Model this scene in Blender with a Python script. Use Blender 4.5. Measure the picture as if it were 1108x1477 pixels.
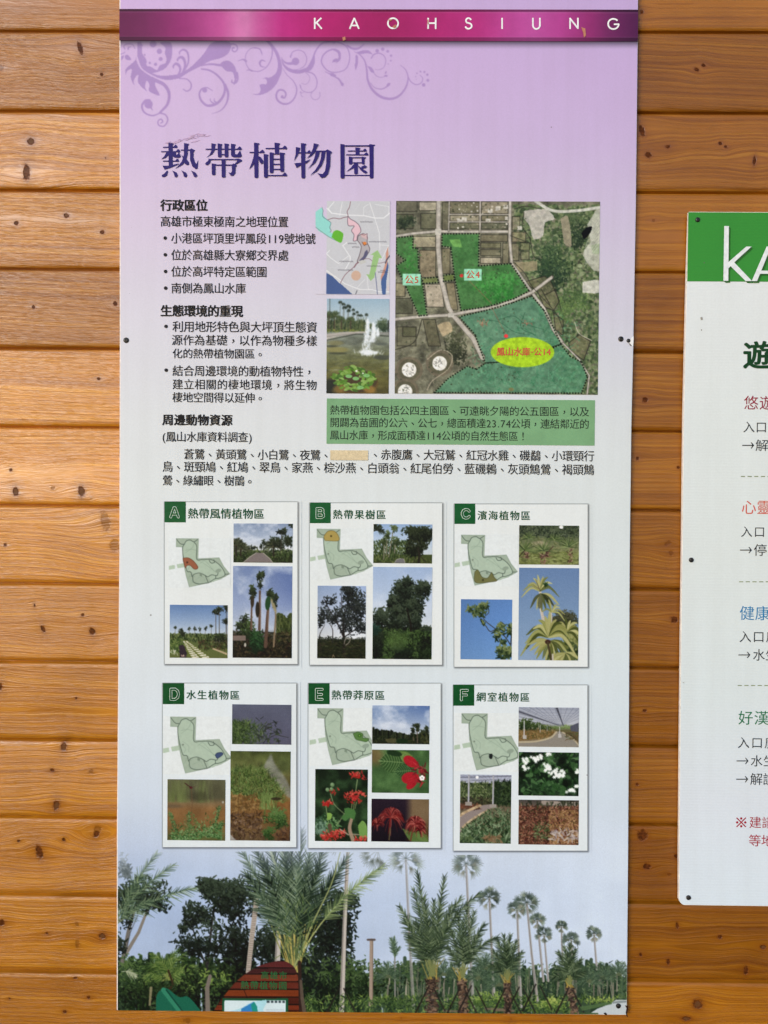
import bpy, math
import numpy as np
from mathutils import Matrix

rng = np.random.RandomState(7)
for o in list(bpy.data.objects):
    bpy.data.objects.remove(o, do_unlink=True)
SC = bpy.context.scene
COL = SC.collection

# ------------------------------------------------------------------ camera
EYE = 1.50                       # eye height above the ground (m); the wall face is the plane y = 0
DIST = 1.067                     # metres from the lens to the wall
PITCH, YAW, ROLL = math.radians(-0.795), math.radians(0.568), math.radians(-0.457)
FPX = 26 / 36 * 1477             # 26 mm lens


def cam_matrix():
    cx, sx, cy, sy, cz, sz = (math.cos(PITCH), math.sin(PITCH), math.cos(YAW), math.sin(YAW),
                              math.cos(ROLL), math.sin(ROLL))
    rx = np.array([[1, 0, 0], [0, cx, -sx], [0, sx, cx]])
    rz = np.array([[cy, -sy, 0], [sy, cy, 0], [0, 0, 1]])
    rr = np.array([[cz, 0, sz], [0, 1, 0], [-sz, 0, cz]])
    return rz @ rx @ rr


MCAM = cam_matrix()
cam_data = bpy.data.cameras.new('camera')
cam = bpy.data.objects.new('camera', cam_data)
COL.objects.link(cam)
cam_data.sensor_fit = 'VERTICAL'
cam_data.sensor_height = 36
cam_data.lens = 26
cam_data.clip_start = 0.01
cam_data.clip_end = 200
m4 = np.eye(4)
m4[:3, :3] = np.stack([MCAM[:, 0], MCAM[:, 2], -MCAM[:, 1]], axis=1)
m4[:3, 3] = (0, -DIST, EYE)
cam.matrix_world = Matrix(m4.tolist())
SC.camera = cam

# ------------------------------------------------------------------ light
SUN_EL, SUN_AZ = math.radians(19), math.radians(36)     # azimuth to the left of the straight-on direction
world = bpy.data.worlds.new('World')
SC.world = world
world.use_nodes = True
wn = world.node_tree
for n in list(wn.nodes):
    wn.nodes.remove(n)
sky = wn.nodes.new('ShaderNodeTexSky')
sky.sky_type = 'NISHITA'
sky.sun_disc = False
sky.sun_elevation = SUN_EL
sky.air_density = 1.0
sky.dust_density = 0.8
sky.ozone_density = 2.25
bgn = wn.nodes.new('ShaderNodeBackground')
bgn.inputs['Strength'].default_value = 0.15
won = wn.nodes.new('ShaderNodeOutputWorld')
wn.links.new(sky.outputs[0], bgn.inputs[0])
wn.links.new(bgn.outputs[0], won.inputs[0])
sun_data = bpy.data.lights.new('sun', 'SUN')
sun_data.energy = 1.15
sun_data.angle = math.radians(27)
sun_data.color = (1.0, 0.99, 0.975)
sun = bpy.data.objects.new('sun', sun_data)
COL.objects.link(sun)
# direction towards the sun
sdir = np.array([-math.sin(SUN_AZ) * math.cos(SUN_EL), -math.cos(SUN_AZ) * math.cos(SUN_EL), math.sin(SUN_EL)])
from mathutils import Vector
sun.rotation_euler = Vector(sdir.tolist()).to_track_quat('Z', 'Y').to_euler()
sun.location = (sdir * 5 + np.array([0, 0, EYE])).tolist()
# the sky texture's own sun: rotation is measured clockwise from +Y
sky.sun_rotation = math.atan2(sdir[0], sdir[1])
vs = SC.view_settings
SC.display_settings.display_device = 'sRGB'
vs.view_transform = 'Standard'
vs.look = 'None'
vs.gamma = 1
vs.use_curve_mapping = False
vs.exposure = 0.33
K = 0.92                         # what a fully white sheet shows in the picture (linear)


# ------------------------------------------------------------------ coordinates
def W(px, py):
    """a point of the wall plane (metres) from the survey of the photograph"""
    px = np.asarray(px, float)
    py = np.asarray(py, float)
    u, v = (px - 554) / FPX, -(py - 738.5) / FPX
    dx = MCAM[0, 0] * u + MCAM[0, 1] + MCAM[0, 2] * v
    dy = MCAM[1, 0] * u + MCAM[1, 1] + MCAM[1, 2] * v
    dz = MCAM[2, 0] * u + MCAM[2, 1] + MCAM[2, 2] * v
    t = DIST_FACE / dy
    return dx * t, dz * t + EYE


DIST_FACE = DIST - 0.010         # sheets stand 10 mm proud of the planks


def wrect(l, t, r, b):
    mx, my = (l + r) / 2, (t + b) / 2
    return (float(W(l, my)[0]), float(W(mx, b)[1]), float(W(r, my)[0]), float(W(mx, t)[1]))


def lin(c):
    c = np.asarray(c, float) / 255.0
    return np.where(c <= 0.04045, c / 12.92, ((c + 0.055) / 1.055) ** 2.4)


def alb(c):
    return np.clip(lin(c) / K, 0.002, 0.92)


# ------------------------------------------------------------------ materials
def new_mat(name):
    m = bpy.data.materials.new(name)
    m.use_nodes = True
    nt = m.node_tree
    for n in list(nt.nodes):
        nt.nodes.remove(n)
    out = nt.nodes.new('ShaderNodeOutputMaterial')
    p = nt.nodes.new('ShaderNodeBsdfPrincipled')
    nt.links.new(p.outputs[0], out.inputs[0])
    return m, nt, p


def node(nt, kind, **kw):
    n = nt.nodes.new(kind)
    for k, v in kw.items():
        if k in n.inputs.keys():
            n.inputs[k].default_value = v
        else:
            setattr(n, k, v)
    return n


def mth(nt, op, a, b=None, c=None, clamp=False):
    n = nt.nodes.new('ShaderNodeMath')
    n.operation = op
    n.use_clamp = clamp
    for i, v in enumerate((a, b, c)):
        if v is None:
            continue
        if isinstance(v, (int, float)):
            n.inputs[i].default_value = v
        else:
            nt.links.new(v, n.inputs[i])
    return n.outputs[0]


def mixc(nt, fac, a, b, mode='MIX'):
    n = nt.nodes.new('ShaderNodeMix')
    n.data_type = 'RGBA'
    n.blend_type = mode
    for sock, v in ((n.inputs[0], fac), (n.inputs[6], a), (n.inputs[7], b)):
        if isinstance(v, (int, float)):
            sock.default_value = v
        elif isinstance(v, (tuple, list, np.ndarray)):
            sock.default_value = (float(v[0]), float(v[1]), float(v[2]), 1)
        else:
            nt.links.new(v, sock)
    return n.outputs[2]


def ramp(nt, fac, stops):
    n = nt.nodes.new('ShaderNodeValToRGB')
    els = n.color_ramp.elements
    while len(els) < len(stops):
        els.new(0.5)
    for e, (p, c) in zip(els, stops):
        e.position = p
        if isinstance(c, (int, float)):
            c = (c, c, c)
        e.color = (float(c[0]), float(c[1]), float(c[2]), 1)
    nt.links.new(fac, n.inputs[0])
    return n.outputs[0]


def grime(nt, col):
    """faint dust and mottling of a sheet that has hung outdoors, plus tiny dark specks"""
    tc = nt.nodes.new('ShaderNodeNewGeometry').outputs['Position']
    a = node(nt, 'ShaderNodeTexNoise', Scale=9.0, Detail=5.0, Roughness=0.6)
    nt.links.new(tc, a.inputs['Vector'])
    b = node(nt, 'ShaderNodeTexNoise', Scale=420.0, Detail=2.0)
    nt.links.new(tc, b.inputs['Vector'])
    f = ramp(nt, a.outputs[0], [(0.3, (0.965, 0.963, 0.96)), (0.7, (1, 1, 1))])
    g = ramp(nt, b.outputs[0], [(0.3, 0.955), (0.7, 1.0)])
    col = mixc(nt, 1.0, col, f, 'MULTIPLY')
    col = mixc(nt, 1.0, col, g, 'MULTIPLY')
    # rain streaks: stretched noise running down the sheet
    mp = nt.nodes.new('ShaderNodeMapping')
    mp.inputs['Scale'].default_value = (55, 1, 2.5)
    nt.links.new(tc, mp.inputs['Vector'])
    st = node(nt, 'ShaderNodeTexNoise', Scale=1.0, Detail=3.0)
    nt.links.new(mp.outputs[0], st.inputs['Vector'])
    col = mixc(nt, 1.0, col, ramp(nt, st.outputs[0], [(0.35, (0.97, 0.968, 0.962)), (0.62, (1, 1, 1))]), 'MULTIPLY')
    v = node(nt, 'ShaderNodeTexVoronoi', Scale=26.0)
    nt.links.new(tc, v.inputs['Vector'])
    wn_ = nt.nodes.new('ShaderNodeTexWhiteNoise')
    nt.links.new(v.outputs['Position'], wn_.inputs['Vector'])
    r = mth(nt, 'MULTIPLY', mth(nt, 'POWER', wn_.outputs['Value'], 5.0), 0.042)
    spot = mth(nt, 'LESS_THAN', v.outputs['Distance'], r)
    spot = mth(nt, 'MULTIPLY', spot, 0.55)
    return mixc(nt, spot, col, lin((95, 85, 80)))


def print_mat():
    m, nt, p = new_mat('printed_sheet')
    a = nt.nodes.new('ShaderNodeAttribute')
    a.attribute_name = 'ink'
    nt.links.new(grime(nt, a.outputs['Color']), p.inputs['Base Color'])
    p.inputs['Roughness'].default_value = 0.5
    p.inputs['Specular IOR Level'].default_value = 0.14
    return m


M_PRINT = print_mat()
_flat = {}


def flat(c, rough=0.5, spec=0.12, dirty=True):
    k = (tuple(c), rough)
    if k not in _flat:
        m, nt, p = new_mat('ink_%d_%d_%d' % tuple(c))
        rgb = alb(c)
        if dirty:
            tc = nt.nodes.new('ShaderNodeNewGeometry').outputs['Position']
            b = node(nt, 'ShaderNodeTexNoise', Scale=160.0, Detail=3.0)
            nt.links.new(tc, b.inputs['Vector'])
            f = ramp(nt, b.outputs[0], [(0.3, tuple(np.clip(rgb * 0.88, 0, 1))), (0.7, tuple(np.clip(rgb * 1.08 + 0.004, 0, 1)))])
            nt.links.new(f, p.inputs['Base Color'])
        else:
            p.inputs['Base Color'].default_value = (*rgb, 1)
        p.inputs['Roughness'].default_value = rough
        p.inputs['Specular IOR Level'].default_value = spec
        _flat[k] = m
    return _flat[k]


# ------------------------------------------------------------------ objects
def root(name, x, y, z, label, cat, group=None):
    o = bpy.data.objects.new(name, None)
    COL.objects.link(o)
    o.location = (x, y, z)
    o.empty_display_size = 0.05
    o['label'] = label
    o['category'] = cat
    if group:
        o['group'] = group
    return o


def base_of(o):
    v = np.zeros(3)
    while o is not None:
        v += np.array(o.location)
        o = o.parent
    return v


def link(name, me, mat, parent=None, label=None):
    o = bpy.data.objects.new(name, me)
    me.name = name
    COL.objects.link(o)
    if mat is not None:
        me.materials.clear()
        me.materials.append(mat)
    if parent is not None:
        o.parent = parent
    if label:
        o['label'] = label
    return o


def mesh_from(verts, faces, parent=None):
    v = np.asarray(verts, float)
    if parent is not None:
        v = v - base_of(parent)
    me = bpy.data.meshes.new('m')
    me.from_pydata(v.tolist(), [], [tuple(f) for f in faces])
    me.update()
    return me


def grid_mesh(P, parent=None, attrs=None, color=None):
    """P: (ny, nx, 3) world points; faces look towards -y when x grows with columns and z falls with rows"""
    ny, nx, _ = P.shape
    v = P.reshape(-1, 3)
    if parent is not None:
        v = v - base_of(parent)
    me = bpy.data.meshes.new('m')
    me.vertices.add(ny * nx)
    me.vertices.foreach_set('co', v.astype(np.float32).ravel())
    i = np.arange(ny - 1)[:, None] * nx + np.arange(nx - 1)[None, :]
    q = np.stack([i, i + nx, i + nx + 1, i + 1], axis=-1).reshape(-1, 4)
    n = len(q)
    me.loops.add(n * 4)
    me.loops.foreach_set('vertex_index', q.astype(np.int32).ravel())
    me.polygons.add(n)
    me.polygons.foreach_set('loop_start', np.arange(0, n * 4, 4, dtype=np.int32))
    me.polygons.foreach_set('loop_total', np.full(n, 4, dtype=np.int32))
    if color is not None:
        at = me.color_attributes.new('ink', 'FLOAT_COLOR', 'POINT')
        c = np.ones((ny * nx, 4), np.float32)
        c[:, :3] = color.reshape(-1, 3)
        at.data.foreach_set('color', c.ravel())
    for k, a in (attrs or {}).items():
        at = me.attributes.new(k, 'FLOAT', 'POINT')
        at.data.foreach_set('value', a.astype(np.float32).ravel())
    me.update()
    me.validate()
    return me


def slab(outline, y0, y1, parent):
    """extrude an outline (list of x, z; counter-clockwise seen from the front) from y0 (front) to y1 (back)"""
    n = len(outline)
    v = [(x, y0, z) for x, z in outline] + [(x, y1, z) for x, z in outline]
    f = [tuple(range(n)), tuple(range(2 * n - 1, n - 1, -1))]
    f += [(i, i + n, (i + 1) % n + n, (i + 1) % n) for i in range(n)]
    return mesh_from(v, f, parent)


def rounded(x0, z0, x1, z1, r, k=6, corners=(1, 1, 1, 1)):
    out = []
    for (cx, cz, a0), on in zip(((x0 + r, z0 + r, 180), (x1 - r, z0 + r, 270), (x1 - r, z1 - r, 0), (x0 + r, z1 - r, 90)), corners):
        if on:
            for i in range(k + 1):
                a = math.radians(a0 + 90 * i / k)
                out.append((cx + r * math.cos(a), cz + r * math.sin(a)))
        else:
            out.append((cx + (r if a0 in (270, 0) else -r), cz + (r if a0 in (0, 90) else -r)))
    return out


def sheet(name, l, t, r, b, y, col, parent, label=None):
    x0, z0, x1, z1 = wrect(l, t, r, b)
    me = mesh_from([(x0, y, z0), (x1, y, z0), (x1, y, z1), (x0, y, z1)], [(0, 1, 2, 3)], parent)
    return link(name, me, flat(col), parent, label)


def polys(name, plist, y, mat, parent, label=None, conv=None, step=0.00002, levels=40):
    """flat lettering pieces: each polygon sits a hair in front of the one before"""
    v, f = [], []
    for k, pl in enumerate(plist):
        pts = np.array(pl, float)
        if conv:
            pts = np.array([conv(*p) for p in pts])
        X, Z = W(pts[:, 0], pts[:, 1])
        area = np.sum(X * np.roll(Z, -1) - np.roll(X, -1) * Z)
        if area < 0:
            X, Z = X[::-1], Z[::-1]
        b0 = len(v)
        yy = y - (k % levels) * step
        v += [(x, yy, z) for x, z in zip(X, Z)]
        f.append(tuple(range(b0, b0 + len(X))))
    me = mesh_from(v, f, parent)
    return link(name, me, mat, parent, label)


def stroke_poly(pts, w):
    """mitred ribbon polygons (one quad per piece) along a polyline in picture units"""
    out = []
    pts = [np.array(p, float) for p in pts]
    for a, b in zip(pts[:-1], pts[1:]):
        d = b - a
        n = np.array([-d[1], d[0]]) / (np.hypot(*d) + 1e-9) * w / 2
        e = d / (np.hypot(*d) + 1e-9) * w * 0.12
        out.append([a - e + n, b + e + n, b + e - n, a - e - n])
    return out


# ------------------------------------------------------------------ lettering set in the default font
_tc = bpy.data.curves.new('lettering_setter', 'FONT')
_to = bpy.data.objects.new('lettering_setter', _tc)
COL.objects.link(_to)


_glyphs = {}


def glyph(ch):
    """outline of one character: vertices (em units), faces"""
    if ch not in _glyphs:
        _tc.body = ch
        _tc.size = 1.0
        _tc.resolution_u = 3
        bpy.context.view_layer.update()
        dg = bpy.context.evaluated_depsgraph_get()
        me = bpy.data.meshes.new_from_object(_to.evaluated_get(dg))
        co = np.zeros(len(me.vertices) * 3)
        me.vertices.foreach_get('co', co)
        _glyphs[ch] = (co.reshape(-1, 3)[:, :2].copy(), [list(p.vertices) for p in me.polygons])
        bpy.data.meshes.remove(me)
    return _glyphs[ch]


def text(name, s, l, r, t, b, col, parent, y, bold=0.0, label=None):
    """set one line of square characters at an even pitch so that its ink fills the box l..r, t..b"""
    x0, z0, x1, z1 = wrect(l, t, r, b)
    ref, _ = glyph('國')
    lo, hi = ref.min(0), ref.max(0)
    cx, cz, refh = (lo[0] + hi[0]) / 2, (lo[1] + hi[1]) / 2, hi[1] - lo[1]
    em = (z1 - z0) / (refh * 1.03)
    cell = refh / 0.9                      # cell of a full-width character in font units

    def wid(ch):
        return 0.52 if ch in '0123456789' else 0.36 if ch in '().' else 1.0
    ws = [wid(ch) for ch in s]
    if len(s) > 1:
        n_full = sum(w == 1.0 for w in ws)
        fixed = sum(w for w in ws if w < 1) * cell * em
        pitch = (x1 - x0 - fixed - 0.0 * em) / max(n_full - (1 - .93 if ws[-1] == 1 else 0), 1) if n_full else 0
    else:
        pitch = x1 - x0
    if len(s) > 1 and n_full:
        em = min(em, pitch * 0.9 / (hi[0] - lo[0]))
        emx = min(em, pitch * 0.86 / (hi[0] - lo[0]))
    else:
        emx = min((x1 - x0) / (hi[0] - lo[0]), em * 1.08)
    V, F, base = [], [], 0
    x = x0
    for ch, w in zip(s, ws):
        adv = pitch if w == 1.0 else w * cell * em
        g, f = glyph(ch)
        gx = (g[:, 0].min() + g[:, 0].max()) / 2 if (w < 1 or ch in '、，。！') else cx
        gz = cz
        if ch in '、，。':
            gz = (g[:, 1].min() + g[:, 1].max()) / 2 + refh * 0.06
        mid = x + (adv if w < 1 or len(s) == 1 else min(adv, emx * (hi[0] - lo[0]) * 1.14)) / 2
        V.append(np.stack([mid + (g[:, 0] - gx) * emx, (z0 + z1) / 2 + (g[:, 1] - gz) * em], 1))
        F += [[k + base for k in q] for q in f]
        base += len(g)
        x += adv
    P2 = np.concatenate(V)
    vv, ff, hgt = [], [], bold * (z1 - z0) * 1.6
    shifts = ((-1, 0), (1, 0), (0, .6), (0, -.6), (-.7, .45), (.7, .45), (-.7, -.45), (.7, -.45), (0, 0)) if bold else ((0, 0),)
    for k, (dx, dz) in enumerate(shifts):
        vv.append(np.stack([P2[:, 0] + dx * hgt, np.full(len(P2), y - k * 0.00001), P2[:, 1] + dz * hgt], 1))
        ff += [[i + k * base for i in q] for q in F]
    me = mesh_from(np.concatenate(vv), ff, parent)
    return link(name, me, flat(col), parent, label)


def disc(name, px, py, rad, y, col, parent, n=14):
    return polys(name, [[(px + rad * math.cos(a), py + rad * math.sin(a)) for a in np.linspace(0, 2 * math.pi, n, endpoint=False)]],
                 y, flat(col), parent)


def screw(px, py, rad, parent, y):
    """black pan-head screw with a cross recess"""
    x, z = W(px, py)
    x, z = float(x), float(z)
    r = rad / 1000
    v, f, n = [], [], 18
    prof = [(1.0, 0.0), (1.0, 0.0006), (0.85, 0.0013), (0.5, 0.0018), (0.32, 0.00185), (0.22, 0.0009), (0.0, 0.0006)]
    for q, h in prof[:-1]:
        v += [(x + r * q * math.cos(2 * math.pi * i / n), y - h, z + r * q * math.sin(2 * math.pi * i / n)) for i in range(n)]
    v.append((x, y - prof[-1][1], z))
    for k in range(len(prof) - 2):
        f += [(k * n + i, k * n + (i + 1) % n, (k + 1) * n + (i + 1) % n, (k + 1) * n + i) for i in range(n)]
    k = len(prof) - 2
    f += [(k * n + i, k * n + (i + 1) % n, len(v) - 1) for i in range(n)]
    me = mesh_from(v, f, parent)
    return link('screw', me, flat((30, 27, 25), 0.4, 0.5), parent)


# ------------------------------------------------------------------ a small painter for the printed pictures
def vnoise(ny, nx, cy, cx, seed=0):
    r = np.random.RandomState(seed)
    g = r.rand(int(cy) + 3, int(cx) + 3)
    y = np.linspace(0, cy, ny)
    x = np.linspace(0, cx, nx)
    yi, xi = y.astype(int), x.astype(int)
    fy, fx = y - yi, x - xi
    fy, fx = fy * fy * (3 - 2 * fy), fx * fx * (3 - 2 * fx)
    a = g[yi][:, xi] * (1 - fx) + g[yi][:, xi + 1] * fx
    b = g[yi + 1][:, xi] * (1 - fx) + g[yi + 1][:, xi + 1] * fx
    return a * (1 - fy)[:, None] + b * fy[:, None]


def fbm(ny, nx, cy, cx, seed=0, oct=4):
    s, a, t = 0, 1.0, 0
    for k in range(oct):
        s = s + a * vnoise(ny, nx, cy * 2 ** k, cx * 2 ** k, seed + k)
        t += a
        a *= 0.55
    return s / t


class Cv:
    """picture in survey-zoom units: px = ox + u / sc"""
    def __init__(s, o, l, t, r, b, d=0.7):
        s.o, s.l, s.t, s.r, s.b = o, l, t, r, b
        st = d * o[2]
        s.nx = int(math.ceil((r - l) / st)) + 1
        s.ny = int(math.ceil((b - t) / st)) + 1
        s.xs, s.ys = np.linspace(l, r, s.nx), np.linspace(t, b, s.ny)
        s.X, s.Y = np.meshgrid(s.xs, s.ys)
        s.dx = (r - l) / (s.nx - 1)
        s.dy = (b - t) / (s.ny - 1)
        s.a = np.zeros((s.ny, s.nx, 3))
        s.R = np.random.RandomState(int(abs(l * 7 + t * 13 + o[0])) % 9999)

    def sl(s, x0, y0, x1, y1):
        i0 = max(0, int((x0 - s.l) / s.dx)); i1 = min(s.nx, int((x1 - s.l) / s.dx) + 2)
        j0 = max(0, int((y0 - s.t) / s.dy)); j1 = min(s.ny, int((y1 - s.t) / s.dy) + 2)
        if i1 <= i0 or j1 <= j0:
            return None
        return (slice(j0, j1), slice(i0, i1))

    def put(s, q, m, c):
        s.a[q] += m[..., None] * (np.asarray(c, float) - s.a[q])

    def fill(s, c):
        s.a[:] = c

    def vgrad(s, stops):
        y = [p for p, _ in stops]
        for k in range(3):
            s.a[..., k] = np.interp(s.Y, y, [c[k] for _, c in stops])

    def seg(s, x0, y0, x1, y1, w0, w1, c, al=1.0):
        p = max(w0, w1) / 2 + s.dx * 1.5
        q = s.sl(min(x0, x1) - p, min(y0, y1) - p, max(x0, x1) + p, max(y0, y1) + p)
        if q is None:
            return
        X, Y = s.X[q], s.Y[q]
        vx, vy = x1 - x0, y1 - y0
        L = vx * vx + vy * vy + 1e-9
        t = np.clip(((X - x0) * vx + (Y - y0) * vy) / L, 0, 1)
        d = np.hypot(X - x0 - t * vx, Y - y0 - t * vy)
        w = (w0 + (w1 - w0) * t) / 2
        m = np.clip((w - d) / s.dx + 0.5, 0, 1) * al
        s.put(q, m, c)

    def line(s, pts, w, c, al=1.0, w1=None):
        w1 = w if w1 is None else w1
        n = len(pts) - 1
        for k in range(n):
            s.seg(*pts[k], *pts[k + 1], w + (w1 - w) * k / n, w + (w1 - w) * (k + 1) / n, c, al)

    def poly(s, pts, c, al=1.0, tex=0.0):
        pts = np.array(pts, float)
        q = s.sl(pts[:, 0].min(), pts[:, 1].min(), pts[:, 0].max(), pts[:, 1].max())
        if q is None:
            return
        X, Y = s.X[q], s.Y[q]
        ins = np.zeros(X.shape, bool)
        for (xa, ya), (xb, yb) in zip(pts, np.roll(pts, -1, axis=0)):
            if ya == yb:
                continue
            ins ^= ((ya > Y) != (yb > Y)) & (X < (xb - xa) * (Y - ya) / (yb - ya) + xa)
        m = ins * al
        if tex:
            m = m * (1 - tex * s.R.rand(*m.shape))
        s.put(q, m, c)

    def ell(s, x, y, rx, ry, c, al=1.0, rot=0.0, soft=None):
        R = max(rx, ry) * 1.3 + s.dx * 2
        q = s.sl(x - R, y - R, x + R, y + R)
        if q is None:
            return
        ca, sa = math.cos(rot), math.sin(rot)
        u = (s.X[q] - x) * ca + (s.Y[q] - y) * sa
        v = -(s.X[q] - x) * sa + (s.Y[q] - y) * ca
        d = np.hypot(u / rx, v / ry)
        k = min(rx, ry) / s.dx if soft is None else 1 / soft
        s.put(q, np.clip((1 - d) * k + 0.5, 0, 1) * al, c)

    def pick(s, cols, jit=10):
        c = np.array(cols[s.R.randint(len(cols))], float)
        return np.clip(c + s.R.randn() * jit, 0, 255)

    def dabs(s, n, x0, y0, x1, y1, size, cols, al=0.9, ang=None, jit=8, asp=2.2):
        for _ in range(n):
            x, y = s.R.uniform(x0, x1), s.R.uniform(y0, y1)
            a = s.R.uniform(0, 6.28) if ang is None else ang + s.R.randn() * 0.35
            L = size * s.R.uniform(0.5, 1.4)
            s.seg(x, y, x + L * math.cos(a), y + L * math.sin(a), L / asp, L / asp * 0.5, s.pick(cols, jit), al)

    def crown(s, x, y, rx, ry, n, size, cols, clumps=14, spread=0.3, al=0.92):
        cs = []
        for _ in range(clumps):
            a, r = s.R.uniform(0, 6.28), math.sqrt(s.R.rand()) * 0.85
            cs.append((x + rx * r * math.cos(a), y + ry * r * math.sin(a)))
        for _ in range(n):
            cx, cy = cs[s.R.randint(clumps)]
            px, py = cx + np.clip(s.R.randn(), -1.6, 1.6) * rx * spread, cy + np.clip(s.R.randn(), -1.6, 1.6) * ry * spread
            up = np.clip((y - py) / (2 * ry) + 0.5 + s.R.randn() * 0.25, 0, 0.999)
            c = np.array(cols[int(up * len(cols))], float) + s.R.randn() * 6
            a = s.R.uniform(0, 6.28)
            L = size * s.R.uniform(0.5, 1.3)
            s.seg(px, py, px + L * math.cos(a), py + L * math.sin(a), L * 0.6, L * 0.3, np.clip(c, 0, 255), al)

    def frond(s, x0, y0, x1, y1, sag, ll, n, cols, w=1.5, droop=0.35, stem=None, t0=0.25, al=0.95, sw=None):
        dx, dy = x1 - x0, y1 - y0
        L = math.hypot(dx, dy) + 1e-6
        mx, my = (x0 + x1) / 2 - dy / L * sag, (y0 + y1) / 2 + dx / L * sag
        P = lambda t: ((1 - t) ** 2 * x0 + 2 * t * (1 - t) * mx + t * t * x1, (1 - t) ** 2 * y0 + 2 * t * (1 - t) * my + t * t * y1)
        stem = stem or cols[-1]
        pts = [P(t) for t in np.linspace(0, 1, 9)]
        s.line(pts, (w * 1.6 if sw is None else sw), stem, al, w * 0.5)
        for t in np.linspace(t0, 1, n):
            x, y = P(t)
            x2, y2 = P(min(t + 0.02, 1.02))
            a = math.atan2(y2 - y, x2 - x)
            l = ll * (0.45 + 0.75 * math.sin(math.pi * min(1, 0.15 + 0.8 * t))) * s.R.uniform(0.8, 1.15)
            for sg in (-1, 1):
                b = a + sg * (0.95 - 0.6 * t) + s.R.randn() * 0.12
                ex, ey = x + l * math.cos(b), y + l * math.sin(b) + droop * l * s.R.uniform(0.3, 1)
                s.seg(x, y, ex, ey, w, w * 0.25, s.pick(cols, 9), al)

    def fan(s, x, y, r, cols, leaves=11, al=0.92, w=1.2, lo=-3.5, hi=0.4):
        for k in range(leaves):
            a = lo + (hi - lo) * (k + s.R.uniform(-.3, .3)) / (leaves - 1)
            q = r * s.R.uniform(0.35, 0.6)
            bx, by = x + q * math.cos(a), y + q * math.sin(a) + 0.08 * r
            s.seg(x, y, bx, by, w * 0.9, w * 0.9, cols[0], al)
            col = s.pick(cols, 10)
            s.ell(bx, by, r * .14, r * .12, cols[0], al * .9)
            for j in range(7):
                b = a + (j - 3) * 0.28
                l = r * s.R.uniform(0.32, 0.5)
                s.seg(bx, by, bx + l * math.cos(b), by + l * math.sin(b) + 0.12 * l, w * 2.1, w * 0.5, np.clip(col + s.R.randn() * 9, 0, 255), al)

    def datepalm(s, x, y, r, n, cols, w=1.4, ll=None, spread=1.25, stem=(150, 140, 80), al=0.95, m=22):
        for k in range(n):
            a = -math.pi / 2 + spread * (2 * (k + s.R.uniform(-.4, .4)) / (n - 1) - 1)
            l = r * s.R.uniform(0.75, 1.05)
            s.frond(x + s.R.randn() * r * .02, y, x + l * math.cos(a) * 1.05, y + l * math.sin(a) + r * 0.25 * abs(math.cos(a)) ** 2,
                    (1 if math.cos(a) > 0 else -1) * -l * 0.12, ll or r * 0.22, m, cols, w, 0.3, stem, al=al)

    def texture(s, amp, cells, seed=3, q=None):
        n = fbm(s.ny, s.nx, cells * s.ny / s.nx, cells, seed) - 0.5
        s.a *= (1 + amp * 2 * n)[..., None]

    def grain(s, amp):
        s.a += s.R.randn(s.ny, s.nx, 1) * amp

    def blur(s, k=1):
        for _ in range(k):
            p = np.pad(s.a, ((1, 1), (1, 1), (0, 0)), 'edge')
            s.a = (p[:-2, 1:-1] + 2 * p[1:-1, 1:-1] + p[2:, 1:-1]) / 4
            p = np.pad(s.a, ((0, 0), (1, 1), (0, 0)), 'edge')
            s.a = (p[:, :-2] + 2 * p[:, 1:-1] + p[:, 2:]) / 4

    def build(s, name, y, parent, label=None, warp=False):
        ox, oy, sc = s.o
        if warp:
            X, Z = W(ox + s.X / sc, oy + s.Y / sc)
        else:
            x0, z0, x1, z1 = wrect(ox + s.l / sc, oy + s.t / sc, ox + s.r / sc, oy + s.b / sc)
            X = x0 + (s.X - s.l) / (s.r - s.l) * (x1 - x0)
            Z = z1 - (s.Y - s.t) / (s.b - s.t) * (z1 - z0)
        P = np.stack([X, np.full_like(X, y), Z], axis=-1)
        me = grid_mesh(P, parent, color=alb(np.clip(s.a, 2, 252)))
        return link(name, me, M_PRINT, parent, label)


def cat(pts, k=6):
    """Catmull-Rom through the points"""
    p = [np.array(q, float) for q in pts]
    p = [2 * p[0] - p[1]] + p + [2 * p[-1] - p[-2]]
    out = []
    for i in range(1, len(p) - 2):
        for t in np.linspace(0, 1, k, endpoint=False):
            out.append(0.5 * (2 * p[i] + (p[i + 1] - p[i - 1]) * t + (2 * p[i - 1] - 5 * p[i] + 4 * p[i + 1] - p[i + 2]) * t * t
                              + (3 * p[i] - p[i - 1] - 3 * p[i + 1] + p[i + 2]) * t ** 3))
    out.append(p[-2])
    return out


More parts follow.
